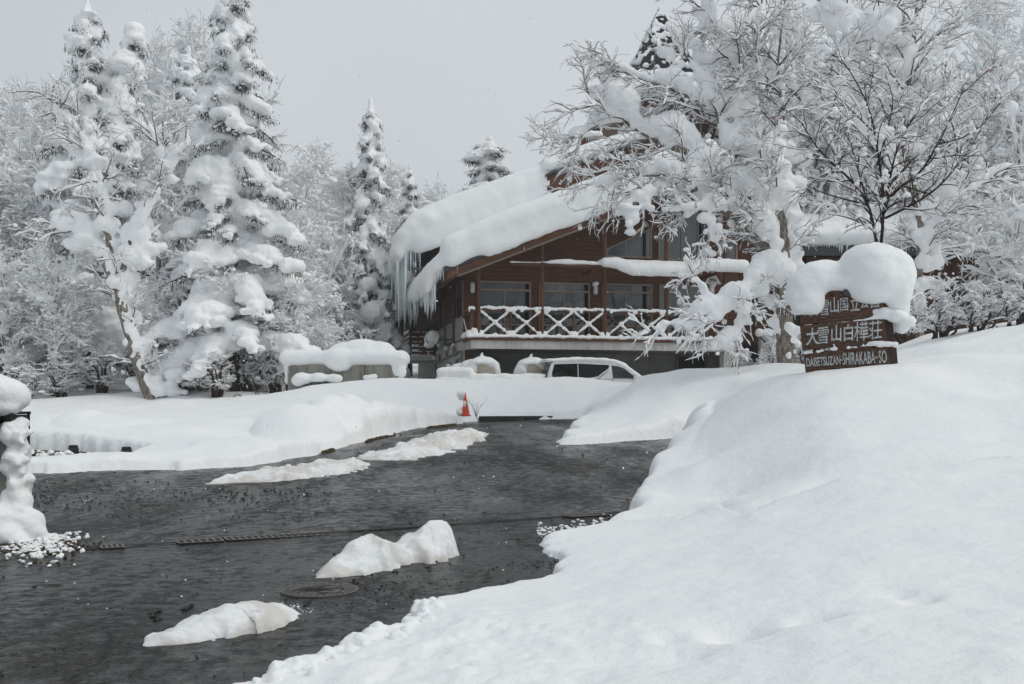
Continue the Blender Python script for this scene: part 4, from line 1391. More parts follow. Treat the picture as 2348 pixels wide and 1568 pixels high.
# ------------------------------------------------------------------ concrete block under snow
blk = empty("concrete_block", (0, 0, 0))
BY = 33.6
bp = lambda u, v, y=0: P(u, v, BY) + np.array((0, y, 0))
b0 = bp(660, 829); b1 = bp(914, 824)
jx = bp(836, 825)[0]
for x0, x1, dy in ((b0[0], jx - .008, 0), (jx + .008, b1[0], .012)):
    mb = MB(); mb.box(x0, x1, BY + dy, BY + 1.3, .6, b0[2]); mb.build("concrete_panel", M['concrete_old'], blk, bevel=.012)
tag(blk, "stained concrete block standing in the snowbank left of the lodge", "concrete block")
L = []
for x in np.arange(b0[0] - .02, b1[0] + .05, .22):
    for y in (BY + .05, BY + .45, BY + .9, BY + 1.25):
        L.append((x, y, b0[2] + .14, .3, .34, .26))
for (u, v, y, r, rz_) in ((825, 810, .6, .85, .55), (780, 815, .5, .6, .5), (865, 812, .5, .6, .5), (775, 822, -.02, .52, .38), (783, 835, -.06, .36, .26), (775, 840, -.05, .28, .18), (910, 835, .1, .22, .5), (918, 848, .2, .2, .3), (657, 840, .1, .12, .5), (656, 860, .1, .10, .4)):
    p = bp(u, v, y); L.append((*p, r, r * .75, rz_))
o = snow_body("snow_pile", L, .06, smooth=4, amp=.03, nscale=2)
tag(o, "domed snow cap hanging over the concrete block", "snow")
L = [(*bp(u, v, -.35), r, r, rz_) for (u, v, r, rz_) in ((700, 868, .35, .2), (735, 866, .35, .18), (770, 868, .3, .15), (690, 874, .25, .2), (850, 866, .22, .12), (860, 864, .16, .13))]
o = snow_body("snow_mound", L, .05, smooth=3, amp=.03, nscale=3)
tag(o, "loose snow heaped against the foot of the concrete block", "snow")

# ------------------------------------------------------------------ fuel tanks
tank_top = []
def fuel_tank(u, v, Y, label):
    t = empty("fuel_tank", tuple(P(u, v, Y)))
    c = P(u, v, Y)
    mb = MB()
    rot = lambda p: (p[0], p[2], p[1])
    prof = [(.05, -.02), (.30, -.01), (.46, .05), (.52, .14), (.52, 1.5), (.46, 1.58), (.05, 1.62)]
    mb.lathe(prof, 28, lambda p: (p[0] * 1.02, p[2], p[1] * 1.0)); o = mb.build("shell", M['tank'], t, smooth=True)
    mb = MB()
    pts = [(0, .35, .5), (0, .35, .72)] + [(-.06 + .06 * math.cos(s), .35, .72 + .06 * math.sin(s)) for s in np.linspace(0, math.pi, 6)] + [(-.12, .35, .66)]
    mb.tube(pts, .022, 8); mb.build("vent_pipe", M['pipe'], t)
    for x in (-.35, .35):
        mb = MB(); mb.box(x - .04, x + .04, .2, .3, -1.2, -.35); mb.build("leg", M['metal_dark'], t)
        mb = MB(); mb.box(x - .04, x + .04, 1.2, 1.3, -1.2, -.35); mb.build("leg", M['metal_dark'], t)
    mb = MB(); mb.lathe([(.10, -.03), (.10, -.012)], 14, lambda p: (p[0], p[2], p[1])); mb.build("end_plate", M['tank'], t)
    tag(t, label, "tank", "fuel tanks before the garage")
    return c
TY = 39.2
c1_ = fuel_tank(1108, 856, TY, "beige fuel tank nearest the lodge corner, half buried in snow")
c2_ = fuel_tank(1222, 858, TY, "beige fuel tank between its twin and the parked minivan")
for c, lab, side in ((c1_, "snow draped over the fuel tank nearest the lodge corner", -1), (c2_, "snow draped over the fuel tank beside the minivan", -1)):
    L = []
    for y in (.25, .6, 1.0, 1.4):
        L += [(c[0], c[1] + y, c[2] + .48, .5, .3, .2), (c[0] - .35, c[1] + y, c[2] + .35, .3, .3, .25), (c[0] + .35, c[1] + y, c[2] + .32, .3, .3, .22), (c[0] - .55, c[1] + y, c[2] + .05, .22, .3, .35), (c[0] + .53, c[1] + y, c[2] + .05, .15, .3, .3)]
    L += [(c[0] - .42, c[1] + .02, c[2] + .12, .22, .12, .3), (c[0] - .2, c[1] + .03, c[2] + .43, .35, .14, .12), (c[0] + .25, c[1] + .05, c[2] + .42, .3, .12, .12), (c[0] - .04, c[1] + .35, c[2] + .80, .075, .06, .06), (c[0] - .1, c[1] + .35, c[2] + .76, .05, .06, .06)]
    if c is c1_:
        L += [(c[0] - .9, c[1] + .6, c[2] + .0, .6, .5, .45), (c[0] - .5, c[1] + .5, c[2] + .2, .5, .5, .4)]
    o = snow_body("snow_pile", L, .05, smooth=3, amp=.02); tag(o, lab, "snow", "snow on the fuel tanks")
L = []
for u in np.arange(1012, 1245, 8):
    h = .15 if u < 1080 else .06
    p = P(u, 863 - (11 if u < 1080 else 2), 38.4); L.append((*p, .2, .25, h + .03))
L += [(*P(u, 873, 38.4), .3, .3, .16) for u in range(1010, 1250, 10)]
o = snow_body("snow_mound", L, .06, smooth=3, amp=.03); tag(o, "long low snow ridge before the fuel tanks", "snow")

# ------------------------------------------------------------------ white minivan
def mat_paint():
    m, nt, b = new_mat('white_paint')
    vec = coords(nt, "Object")
    n = noise_tex(nt, vec, 5, 4)
    nt.links.new(ramp(nt, n, [(0.35, (.60, .61, .61)), (0.7, (.72, .73, .73))]), b.inputs["Base Color"])
    b.inputs["Roughness"].default_value = 0.28
    b.inputs["Coat Weight"].default_value = 0.4
    return m
M['paint'] = mat_paint()
M['tyre'] = mat_plain('tyre', (.012, .012, .012), .8)
M['rim'] = mat_plain('alloy', (.45, .45, .46), .3, .9)
M['red_lens'] = mat_plain('red_lens', (.45, .008, .012), .15, 0, .6, .15)
M['chrome'] = mat_plain('chrome', (.55, .55, .56), .15, 1.0)
car = empty("minivan", (0, 0, 0))
CY = 38.0
cr0 = P(1250, 836, CY)
cz = 1.37
car.location = (cr0[0], cr0[1], cz)
car.rotation_euler = (0, 0, R(9))
Wc = 1.84
roof_h = 1.86
# local: x forward from the rear, y to the far side, z up. Outline of the side
body_pts = [(0.02, .35), (0.0, .75), (.06, 1.06), (3.55, 1.10), (3.80, 1.12), (4.65, .98), (4.88, .80), (4.93, .45), (4.85, .28), (0.10, .28)]
green_pts = [(.07, 1.055), (.14, 1.35), (.26, 1.68), (.40, 1.80), (1.2, 1.865), (2.2, 1.85), (2.75, 1.79), (3.15, 1.62), (3.82, 1.115)]
def side_extrude(poly, y0, y1, taper=0.0, ztaper=None):
    mb = MB()
    mb.prism(poly, lambda p: (p[0], y0 + (taper * max(0, p[1] - 1.05)), p[1]), lambda p: (p[0], y1 - (taper * max(0, p[1] - 1.05)), p[1]))
    return mb
side_extrude(body_pts, 0, Wc).build("body", M['paint'], car, bevel=.05)
side_extrude(green_pts, .03, Wc - .03, .16).build("cabin", M['paint'], car, bevel=.03)
def glass_poly(poly, name, mat, off=.004, th=.02, sides=(0, 1)):
    for s in sides:
        mb = MB()
        y = lambda p: (.03 + .16 * max(0, p[1] - 1.05)) - off
        f0 = (lambda p: (p[0], y(p), p[1])) if s == 0 else (lambda p: (p[0], Wc - y(p), p[1]))
        f1 = (lambda p: (p[0], y(p) + th, p[1])) if s == 0 else (lambda p: (p[0], Wc - y(p) - th, p[1]))
        mb.prism(poly, f0, f1)
        mb.build(name, mat, car)
M['car_glass'] = mat_glass('car_glass', (0.004, 0.0045, 0.005), .03, .35)
M['car_glass2'] = mat_glass('car_glass_clear', (0.018, 0.023, 0.023), .03, .5)
glass_poly([(.30, 1.15), (.27, 1.30), (.38, 1.66), (1.28, 1.69), (1.28, 1.15)], "side_window", M['car_glass'])
glass_poly([(1.31, 1.15), (1.31, 1.69), (2.52, 1.64), (2.50, 1.52), (2.30, 1.38), (2.05, 1.20), (1.75, 1.15)], "side_window", M['car_glass'])
glass_poly([(2.64, 1.13), (2.60, 1.63), (2.90, 1.59), (3.10, 1.52), (3.60, 1.13)], "front_window", M['car_glass2'])
glass_poly([(2.40, 1.13), (2.46, 1.42), (2.54, 1.53), (2.61, 1.60), (2.64, 1.13)], "pillar_trim", M['paint'], off=.012)
glass_poly([(1.75, 1.075), (2.06, 1.135), (2.32, 1.34), (2.48, 1.47), (2.49, 1.45), (2.34, 1.30), (2.08, 1.10), (1.76, 1.055)], "chrome_strip", M['chrome'], off=.014)
# rear window, spoiler, lamps, plate, handles, mirrors, wheels
mb = MB(); mb.hexa([(.045, .2, 1.12), (.045, Wc - .2, 1.12), (.10, Wc - .2, 1.12), (.10, .2, 1.12), (.215, .24, 1.66), (.215, Wc - .24, 1.66), (.26, Wc - .24, 1.66), (.26, .24, 1.66)]); mb.build("rear_window", M['car_glass'], car)
mb = MB(); mb.hexa([(-.02, .16, 1.735), (-.02, Wc - .16, 1.735), (.55, Wc - .14, 1.79), (.55, .14, 1.79), (-.01, .16, 1.78), (-.01, Wc - .16, 1.78), (.55, Wc - .14, 1.85), (.55, .14, 1.85)]); mb.build("spoiler", M['paint'], car, bevel=.012)
for y0, y1 in ((-.012, .34), (Wc - .34, Wc + .012)):
    mb = MB(); mb.box(-.015, .09, y0, y1, .90, 1.13); mb.build("tail_light", M['red_lens'], car, bevel=.02)
for y0, y1 in ((-.016, .01), (Wc - .01, Wc + .016)):
    mb = MB(); mb.box(.095, .46, y0, y1, 1.0, 1.135); mb.build("tail_light", M['red_lens'], car, bevel=.006)
    for x in (2.20, 2.75):
        mb = MB(); mb.box(x, x + .24, y0 - .02 if y0 < 0 else y0, y1 if y0 < 0 else y1 + .02, .90, .935); mb.build("door_handle", M['chrome'], car, bevel=.008)
    mb = MB(); mb.box(2.618, 2.63, y0 + .01 if y0 < 0 else y0 + .012, y1 - .006 if y0 < 0 else y1 - .008, .35, 1.12); mb.build("door_seam", M['metal_dark'], car)
    mb = MB(); ym = -.2 if y0 < 0 else Wc + .02
    mb.box(3.42, 3.55, ym, ym + .18, 1.10, 1.30); mb.build("mirror", M['paint'], car, bevel=.03)
mb = MB(); mb.hexa([(3.20, .2, 1.60), (3.20, Wc - .2, 1.60), (3.85, Wc - .12, 1.14), (3.85, .12, 1.14), (3.23, .2, 1.625), (3.23, Wc - .2, 1.625), (3.88, Wc - .12, 1.16), (3.88, .12, 1.16)]); mb.build("windscreen", M['car_glass2'], car)
for y0, y1 in ((.05, .45), (Wc - .45, Wc - .05)):
    mb = MB(); mb.box(4.80, 4.93, y0, y1, .66, .84); mb.build("headlight", M['chrome'], car, bevel=.03)
mb = MB(); mb.box(-.022, .01, .65, 1.19, .78, .95); mb.build("number_plate", M['white_plastic'], car)
for x in (.95, 3.85):
    for y in (.0, Wc - .22):
        w = empty("wheel", (x, y, .33), parent=car)
        mb = MB(); mb.lathe([(.20, 0), (.31, .0), (.335, .03), (.335, .19), (.31, .22), (.20, .22)], 24, lambda p: (p[0], p[2], p[1])); mb.build("tyre", M['tyre'], w)
        mb = MB(); mb.lathe([(.02, .02), (.19, .015), (.20, .05), (.20, .2), (.02, .2)], 16, lambda p: (p[0], p[2], p[1])); mb.build("rim", M['rim'], w)
tag(car, "white minivan with dark windows parked behind the snowbank under the balcony", "car")
L = []
mw = car.matrix_basis
def CL(x, y, z): 
    q = mw @ Vector((x, y, z)); return (q.x, q.y, q.z)
for x in np.arange(.42, 3.1, .14):
    top = np.interp(x, [p[0] for p in green_pts[3:8]], [p[1] for p in green_pts[3:8]])
    for y in np.arange(.24, Wc - .2, .2):
        L.append((*CL(x, y, top + .01), .19, .19, .07 + .015 * rg.uniform(-1, 1)))
for x in np.arange(.1, .5, .1):
    for y in np.arange(.25, Wc - .2, .2): L.append((*CL(x, y, 1.83), .12, .16, .05))
for t in np.linspace(0, 1, 8):
    for y in np.arange(.2, Wc - .15, .2): L.append((*CL(3.1 + t * .72, y, 1.64 - t * .48), .14, .16, .055))
for x in np.arange(.08, .42, .08): L.append((*CL(x, .02, 1.10), .06, .06, .035))
for x in np.arange(3.9, 4.7, .15):
    for y in np.arange(.2, Wc - .1, .2): L.append((*CL(x, y, 1.10 - (x - 3.9) * .14), .14, .16, .08))
o = snow_body("snow_blanket", L, .04, smooth=3, amp=.015, nscale=4)
tag(o, "snow on the roof and bonnet of the white minivan", "snow")

# ------------------------------------------------------------------ traffic cone and twigs at the bend
M['cone'] = mat_plain('cone_red', (.66, .075, .030), .45, 0, .4, .12)
cone = empty("traffic_cone", (0, 0, 0))
cp = P(1068, 946, 28.2)
cone.location = (cp[0], cp[1], 1.16)
cone.scale = (.62, .62, .94)
cone.rotation_euler = (R(3), R(-3), .3)
mb = MB(); mb.lathe([(.19, .03), (.185, .05), (.04, .68), (.03, .70), (.0301, .70)], 20); mb.build("shell", M['cone'], cone, smooth=True)
mb = MB(); mb.box(-.2, .2, -.2, .2, 0, .035); mb.build("base", M['cone'], cone, bevel=.01)
tag(cone, "red traffic cone poking out of the snow at the bend of the drive", "traffic cone")
c = cone.location
L = [(c.x - .13, c.y, c.z + .62, .15, .14, .12), (c.x - .13, c.y, c.z + .54, .11, .11, .11), (c.x - .03, c.y - .10, c.z + .34, .06, .05, .11), (c.x - .16, c.y, c.z + .12, .12, .12, .14)]
o = snow_body("snow_pile", L, .03, smooth=3, amp=.01); tag(o, "snow ball stuck to the left side of the traffic cone", "snow")
M['twig'] = mat_plain('twig', (.07, .05, .042), .8)
tw_ = empty("dry_plant", tuple(P(1092, 955, 28.4) + np.array((0, 0, -.03))))
for k in range(9):
    a = rng.uniform(0, 6.28); l = rng.uniform(.25, .6); s = rng.uniform(.2, .7)
    mb = MB(); mb.tube([(0, 0, 0), (math.cos(a) * s * l * .4, math.sin(a) * .1, l * .6), (math.cos(a) * s * l, math.sin(a) * .2, l)], [.005, .004, .003], 4); mb.build("stem", M['twig'], tw_)
tag(tw_, "bare dry twigs sticking from the snow beside the traffic cone", "plant")

# ------------------------------------------------------------------ manhole cover
M['iron'] = mat_plain('cast_iron', (.10, .088, .076), .5, .1, .4, .25, 9, .3, 60)
M['grate'] = mat_plain('galvanised_grate', (.24, .215, .18), .5, .2, .4, .25, 9)
M['iron_dark'] = mat_plain('iron_groove', (.012, .011, .010), .6)
mh = empty("manhole_cover", (0, 0, 0))
mc = road_hit(733, 1357)
mz = float(road_z(0, mc[1])) + .004
mh.location = (mc[0], mc[1], mz)
mb = MB(); mb.lathe([(.30, -.03), (.302, .006), (.282, .0075), (.276, .0)], 48); mb.build("rim", M['iron'], mh)
mb = MB(); mb.lathe([(.270, -.03), (.270, .006)], 48); mb.build("plate", M['iron'], mh)
rg2 = np.random.default_rng(3)
for k in range(64):        # cast grooves of the pattern
    ang = rg2.uniform(0, 6.28); rr = rg2.uniform(.02, .215)
    x, y = rr * math.cos(ang), rr * math.sin(ang)
    th = rg2.uniform(-.3, .3) if rr < .15 else ang + math.pi / 2 + rg2.uniform(-.3, .3)
    l, w = rg2.uniform(.02, .075), rg2.uniform(.003, .008)
    mb = MB(); Mx = lambda p: (x + p[0] * math.cos(th) - p[1] * math.sin(th), y + p[0] * math.sin(th) + p[1] * math.cos(th), p[2])
    mb.box(-l, l, -w, w, .0062, .0076, Mx); o = mb.build("groove", M['iron_dark'], mh)
for k in range(30):
    ang = k / 30 * 2 * math.pi
    mb = MB(); Mx = lambda p: (p[0] * math.cos(ang) - p[1] * math.sin(ang), p[0] * math.sin(ang) + p[1] * math.cos(ang), p[2])
    mb.box(.232, .262, -.006, .006, .0062, .0076, Mx); mb.build("groove", M['iron_dark'], mh)
tag(mh, "round cast-iron manhole cover with raised pattern set in the wet tarmac", "manhole cover")

# ------------------------------------------------------------------ drain channel with gratings
def strip(name, p0, p1, w, lift, mat, kind=None, parent=None, seg=24):
    p0, p1 = np.array(p0), np.array(p1)
    t = (p1 - p0); t = t / np.linalg.norm(t); n = np.array((-t[1], t[0]))
    V, F = [], []
    for i in range(seg + 1):
        q = p0 + (p1 - p0) * i / seg
        for s in (-1, 1):
            r_ = q + n * s * w / 2
            V.append((r_[0], r_[1], float(road_z(0, r_[1])) + lift))
    for i in range(seg): F.append((2 * i, 2 * i + 1, 2 * i + 3, 2 * i + 2))
    return link(name, mesh_np(name, np.array(V), np.array(F), mat), parent)
M['kerb'] = mat_concrete('drain_concrete', (.06, .057, .054), .7)
M['black'] = mat_plain('drain_dark', (.006, .006, .006), .7)
dA, dB = road_hit(60, 1268), road_hit(1486, 1172)
ch_ = strip("drain_channel", dA, dB, .10, .009, M['kerb']); tag(ch_, kind="structure")
strip("drain_gap", dA, dB, .035, .0105, M['black'], parent=ch_)
gdir = (dB - dA) / np.linalg.norm(dB - dA)
gn = np.array((-gdir[1], gdir[0]))
def on_line(u):
    lo, hi = 0.0, 1.0
    for _ in range(40):
        m_ = (lo + hi) / 2; q = dA + (dB - dA) * m_
        if q[0] / q[1] * FPX + 1174 < u: lo = m_
        else: hi = m_
    return dA + (dB - dA) * lo
for (u0, u1, lab) in ((408, 508, "short steel drain grating to the left of the longer one"), (519, 752, "long steel drain grating across the middle of the driveway"), (1300, 1440, "drain grating by the right snowbank, dusted with snow crumbs"), (232, 282, "drain grating end half sunk in grit at the left")):
    q0_, q1_ = on_line(u0), on_line(u1)
    Lg = np.linalg.norm(q1_ - q0_)
    g = empty("drain_grating", (q0_[0], q0_[1], float(road_z(0, q0_[1])) + .012), math.atan2(gdir[1], gdir[0]))
    n = max(4, int(Lg / .065))
    mb = MB(); mb.box(0, Lg, -.13, .13, -.02, .0); mb.build("sump", M['black'], g)
    for s in (-.125, .125):
        mb = MB(); mb.box(0, Lg, s - .007, s + .007, .0005, .004); mb.build("side_bar", M['grate'], g)
    for k in range(n + 1):
        x = Lg * k / n
        mb = MB(); mb.box(x - .008, x + .008, -.115, .115, .0005, .0035); mb.build("bar", M['grate'], g)
    tag(g, lab, "drain grating", "gratings along the drain channel")

# ------------------------------------------------------------------ ploughed snow left on the tarmac
def mat_dirty_snow():
    m, nt, b = new_mat('scraped_snow')
    vec = coords(nt, "Object", (1.0, 1.0, 1.0), (0, 0, R(25)))
    vs = coords(nt, "Object", (2.0, 14.0, 6.0), (0, 0, R(35)))
    n1 = noise_tex(nt, vec, 2.2, 3)
    n2 = noise_tex(nt, vs, 3.0, 4)
    c = ramp(nt, n1, [(0.46, (.86, .875, .88)), (0.56, (.60, .56, .50))])
    c = mixc(nt, ramp(nt, n2, [(0.45, (0, 0, 0)), (0.7, (.45, .45, .45))]), c, (.50, .47, .42))
    c = mixc(nt, .35, c, (.86, .875, .88))
    nt.links.new(c, b.inputs["Base Color"]); b.inputs["Roughness"].default_value = .7; b.inputs["Specular IOR Level"].default_value = .2
    p = bump(nt, None, n2, .4, .02)
    bump(nt, b, noise_tex(nt, vec, 40, 3), .5, .012, p)
    return m
M['dirty_snow'] = mat_dirty_snow()
def ridge(name, pts, label, seed, voxel=.025, amp=.03):
    """pts: (u, v on the ground, half width, height)"""
    rr = np.random.default_rng(seed)
    W_ = []
    for (u, v, w, h) in pts:
        q = road_hit(u, v); W_.append((q[0], q[1], float(road_z(0, q[1])), w, h))
    W_ = np.array(W_)
    s = np.concatenate([[0], np.cumsum(np.hypot(np.diff(W_[:, 0]), np.diff(W_[:, 1])))])
    ns, no = max(60, int(s[-1] / voxel)), 72
    T = np.linspace(0, s[-1], ns); O = np.linspace(-1.7, 1.7, no)
    cx, cy, cz_, cw, ch2 = (np.interp(T, s, W_[:, k]) for k in range(5))
    ker = np.ones(9) / 9
    cw = np.convolve(np.pad(cw, 4, 'edge'), ker, 'valid'); ch2 = np.convolve(np.pad(ch2, 4, 'edge'), ker, 'valid')
    tx, ty = np.gradient(cx), np.gradient(cy); ln = np.hypot(tx, ty); nx_, ny_ = -ty / ln, tx / ln
    X = cx[:, None] + nx_[:, None] * O[None] * cw[:, None]; Yg = cy[:, None] + ny_[:, None] * O[None] * cw[:, None]
    p3 = np.stack([X.ravel(), Yg.ravel(), np.zeros(X.size)], 1)
    rag = .22 * fbm(p3, 7.0, 3, seed) + .16 * fbm(p3, 2.5, 2, seed + 3)
    o_ = np.abs(O[None] + 0 * X).ravel() + rag
    skew = (.30 * np.sin(T * 3.0 + seed))[:, None] + 0 * X
    prof = np.clip(1 - np.clip(np.abs(O[None] + skew * (1 - np.abs(O[None]))).ravel() + rag, 0, 2) ** 1.7, -1, 1)
    endt = np.clip(np.minimum(T, s[-1] - T) / (.10 * s[-1]), 0, 1) ** .7
    prof = prof - np.repeat((1 - endt) * 1.3, no)
    hh = np.repeat(ch2 * endt, no) * np.sign(prof) * np.abs(prof) ** .75 * (1 + .45 * fbm(p3, 2.8, 2, seed + 5))
    streak = .010 * fbm(np.stack([(np.repeat(T, no)) * 12, o_ * .8, np.zeros(X.size)], 1), 1.0, 2, seed + 7)
    Z = np.repeat(cz_, no) + np.where(prof > 0, np.maximum(hh, 0) + (streak + amp * .5 * fbm(p3, 9.0, 3, seed + 11)) * np.clip(prof * 4, 0, 1) + .004, -.03)
    V = np.stack([X.ravel(), Yg.ravel(), Z], 1)
    ii = (np.arange(ns - 1)[:, None] * no + np.arange(no - 1)[None]).ravel()
    F = np.stack([ii, ii + 1, ii + no + 1, ii + no], 1)
    F = F[(prof[F] > 0).any(axis=1)]
    me = mesh_np(name, V, F, M['dirty_snow'], True)
    o = link(name, me); tag(o, label, "snow", "ploughed snow left on the driveway")
    return o
ridge("snow_ridge", [(322, 1488, .06, .03), (400, 1470, .15, .07), (455, 1457, .23, .11), (520, 1441, .27, .13), (580, 1428, .26, .11), (630, 1412, .19, .06), (675, 1398, .07, .02)], "scraped snow ridge with dirty streaks nearest the viewer, before the manhole", 1, .014, .012)
ridge("snow_ridge", [(712, 1327, .08, .05), (770, 1318, .18, .13), (830, 1306, .25, .23), (880, 1296, .27, .27), (940, 1283, .28, .28), (990, 1272, .26, .25), (1036, 1260, .18, .16)], "tall white snow lump behind the manhole cover", 2, .016, .016)
ridge("snow_ridge", [(462, 1112, .14, .08), (530, 1105, .25, .09), (590, 1099, .45, .16), (660, 1091, .55, .20), (730, 1082, .55, .19), (790, 1071, .45, .14), (835, 1060, .2, .06)], "long scraped snow ridge across the middle of the driveway", 3, .03, .03)
ridge("snow_ridge", [(818, 1056, .3, .07), (880, 1049, .65, .16), (940, 1041, .65, .13), (990, 1026, .65, .19), (1040, 1009, .6, .18), (1080, 998, .4, .12), (1108, 991, .15, .04)], "snow ridge with tan streak leading up the drive towards the cone", 4, .035, .035)
ridge("snow_ridge", [(908, 1031, .08, .08), (920, 1030, .14, .12), (932, 1029, .1, .06)], "small lone snow clod beside the upper ridge", 5, .03, .02)

# broken clods along the ploughed edge close to the viewer
rr = np.random.default_rng(33)
cl_pts = []
for k in range(300):
    t = rr.random() ** .8
    u = np.interp(t, [0, .25, .5, .8, 1], [600, 700, 800, 935, 985]) + rr.normal(0, 14)
    v = np.interp(t, [0, .25, .5, .8, 1], [1576, 1548, 1515, 1455, 1400]) + abs(rr.normal(0, 1)) * 16 - 3
    q = road_hit(u, v)
    z_ = max(float(snow_full(np.array([q[0]]), np.array([q[1]]))[0]), float(road_z(0, q[1])))
    r_ = rr.uniform(.012, .05) * (1 if rr.random() < .85 else 1.6)
    cl_pts.append((q[0], q[1], z_ + r_ * .15, r_ * rr.uniform(.8, 1.3), r_ * rr.uniform(.8, 1.2), r_ * rr.uniform(.6, 1.0)))
o = snow_body("snow_clods", cl_pts, .012, smooth=1, amp=.012, nscale=16); tag(o, kind="stuff")

# ------------------------------------------------------------------ loose crumbs of snow, grit and stones
def scatter(name, pts, sizes, mat, flat=.6, seed=0, tmpl=None):
    rr = np.random.default_rng(seed)
    pts = np.asarray(pts); n = len(pts)
    s = np.asarray(sizes)
    L = np.concatenate([pts, np.stack([s * rr.uniform(.7, 1.3, n), s * rr.uniform(.7, 1.3, n), s * flat * rr.uniform(.6, 1.2, n)], 1)], 1)
    V, F = lumps_mesh(L, tmpl or ICO1)
    V = V + .25 * np.repeat(s, len((tmpl or ICO1)[0]))[:, None] * rr.uniform(-1, 1, V.shape)
    o = link(name, mesh_np(name, V, F, mat, False)); tag(o, kind="stuff"); return o
def on_road(u, v, lift=.0):
    q = road_hit(u, v); return (q[0], q[1], float(road_z(0, q[1])) + lift)
rr = np.random.default_rng(21)
pts, sz_ = [], []
for k in range(330):
    u = rr.normal(95, 45); v = 1232 + abs(rr.normal(0, 1)) * 22 + (95 - u) * .12
    if v < 1212 or u < -40: continue
    pts.append(on_road(u, v, .008)); sz_.append(rr.uniform(.012, .035))
for k in range(160):
    u = rr.uniform(1230, 1480); v = np.interp(u, [1230, 1320, 1480], [1222, 1214, 1178]) + rr.normal(0, 8)
    pts.append(on_road(u, v, .006)); sz_.append(rr.uniform(.008, .03))
for k in range(90):
    u = rr.uniform(40, 330); v = np.interp(u, [40, 330], [1036, 1050]) + rr.uniform(0, 9)
    pts.append(on_road(u, v, .02)); sz_.append(rr.uniform(.03, .09))
for k in range(60):
    u, v = rr.normal(665, 22), rr.normal(1404, 9); pts.append(on_road(u, v, .004)); sz_.append(rr.uniform(.004, .012))
for k in range(40):
    u, v = rr.uniform(80, 1200), rr.uniform(1100, 1400); pts.append(on_road(u, v, .004)); sz_.append(rr.uniform(.005, .012))
scatter("snow_crumbs", pts, sz_, M['snow'], .75, 5)
M['stone'] = mat_plain('wet_stone', (.018, .017, .016), .45, 0, .5, .3)
pts, sz_ = [], []
for k in range(1500):
    if rr.random() < .5:
        u, v = rr.uniform(60, 760), rr.normal(1145, 22)
        if v < 1098: continue
    elif rr.random() < .35:
        u = rr.uniform(650, 1280); v = np.interp(u, [650, 1280], [1400, 1290]) + rr.normal(0, 25)
    else:
        u, v = rr.uniform(0, 1540), rr.uniform(985, 1568)
    if v < 970: continue
    p = on_road(u, v, .003)
    pts.append(p); sz_.append((.005 + .011 * rr.random() ** 2) * (1.0 + .07 * max(0, p[1] - 8)))
for (u, v) in ((700, 1388), (706, 1385), (345, 1412), (352, 1418), (363, 1416), (360, 1424), (425, 1400), (430, 1396), (438, 1392), (815, 1338), (820, 1336), (983, 1306), (350, 1408), (365, 1402), (1190, 1240), (945, 1370)):
    for k in range(4):
        pts.append(on_road(u + rr.normal(0, 3), v + rr.normal(0, 2), .008)); sz_.append(rr.uniform(.01, .022))
scatter("road_grit", pts, sz_, M['stone'], .7, 6)
M['grass_dead'] = mat_plain('dead_grass', (.075, .060, .028), .9, 0, .1, .4, 8)
# dead turf at the foot of the banks
pts, sz_ = [], []
ev = [(640, 1062), (760, 1032), (830, 1014), (900, 996), (960, 983), (1030, 975), (1083, 968)]
for k in range(900):
    u = rr.uniform(740, 1085); v = np.interp(u, [e[0] for e in ev], [e[1] for e in ev]) + rr.uniform(-1, 4)
    if math.sin(u * .045) < .1: continue
    pts.append(on_road(u, v, .01)); sz_.append(rr.uniform(.02, .05))
for k in range(900):
    u = rr.uniform(30, 340); v = np.interp(u, [30, 340], [1033, 1049]) + rr.uniform(0, 9)
    pts.append(on_road(u, v, .005)); sz_.append(rr.uniform(.02, .06))
for k in range(500):
    u = rr.normal(80, 55); v = 1240 + abs(rr.normal(0, 18))
    pts.append(on_road(u, v, .003)); sz_.append(rr.uniform(.01, .025))
scatter("dead_turf", pts, sz_, M['grass_dead'], .6, 7)
# the concrete lip and dark stubs on the left verge
for (u, v, lab) in ((168, 1042, "dark stub post under the snow, left one of the verge pair"), (290, 1046, "dark stub post under the snow, right one of the verge pair")):
    q = on_road(u, v)
    t = empty("stub_post", q)
    mb = MB(); mb.lathe([(.11, -.05), (.10, .12), (.09, .18), (.06, .19)], 10); mb.build("post", M['metal_dark'], t)
    mb = MB(); mb.lathe([(.105, .08), (.112, .09), (.11, .11), (.103, .115)], 10); mb.build("collar", M['stone'], t)
    tag(t, lab, "post", "stub posts on the left verge")
k0, k1 = road_hit(1098, 966), road_hit(1352, 957)
mb = MB()
zz = float(road_z(0, 30.5))
mb.hexa([(k0[0], k0[1] + .02, zz - .1), (k1[0], k1[1] + .02, zz - .1), (k1[0], k1[1] + .2, zz - .1), (k0[0], k0[1] + .2, zz - .1), (k0[0], k0[1] + .02, zz + .10), (k1[0], k1[1] + .02, zz + .10), (k1[0], k1[1] + .2, zz + .10), (k0[0], k0[1] + .2, zz + .10)])
o = mb.build("kerb", M['kerb']); tag(o, kind="structure")

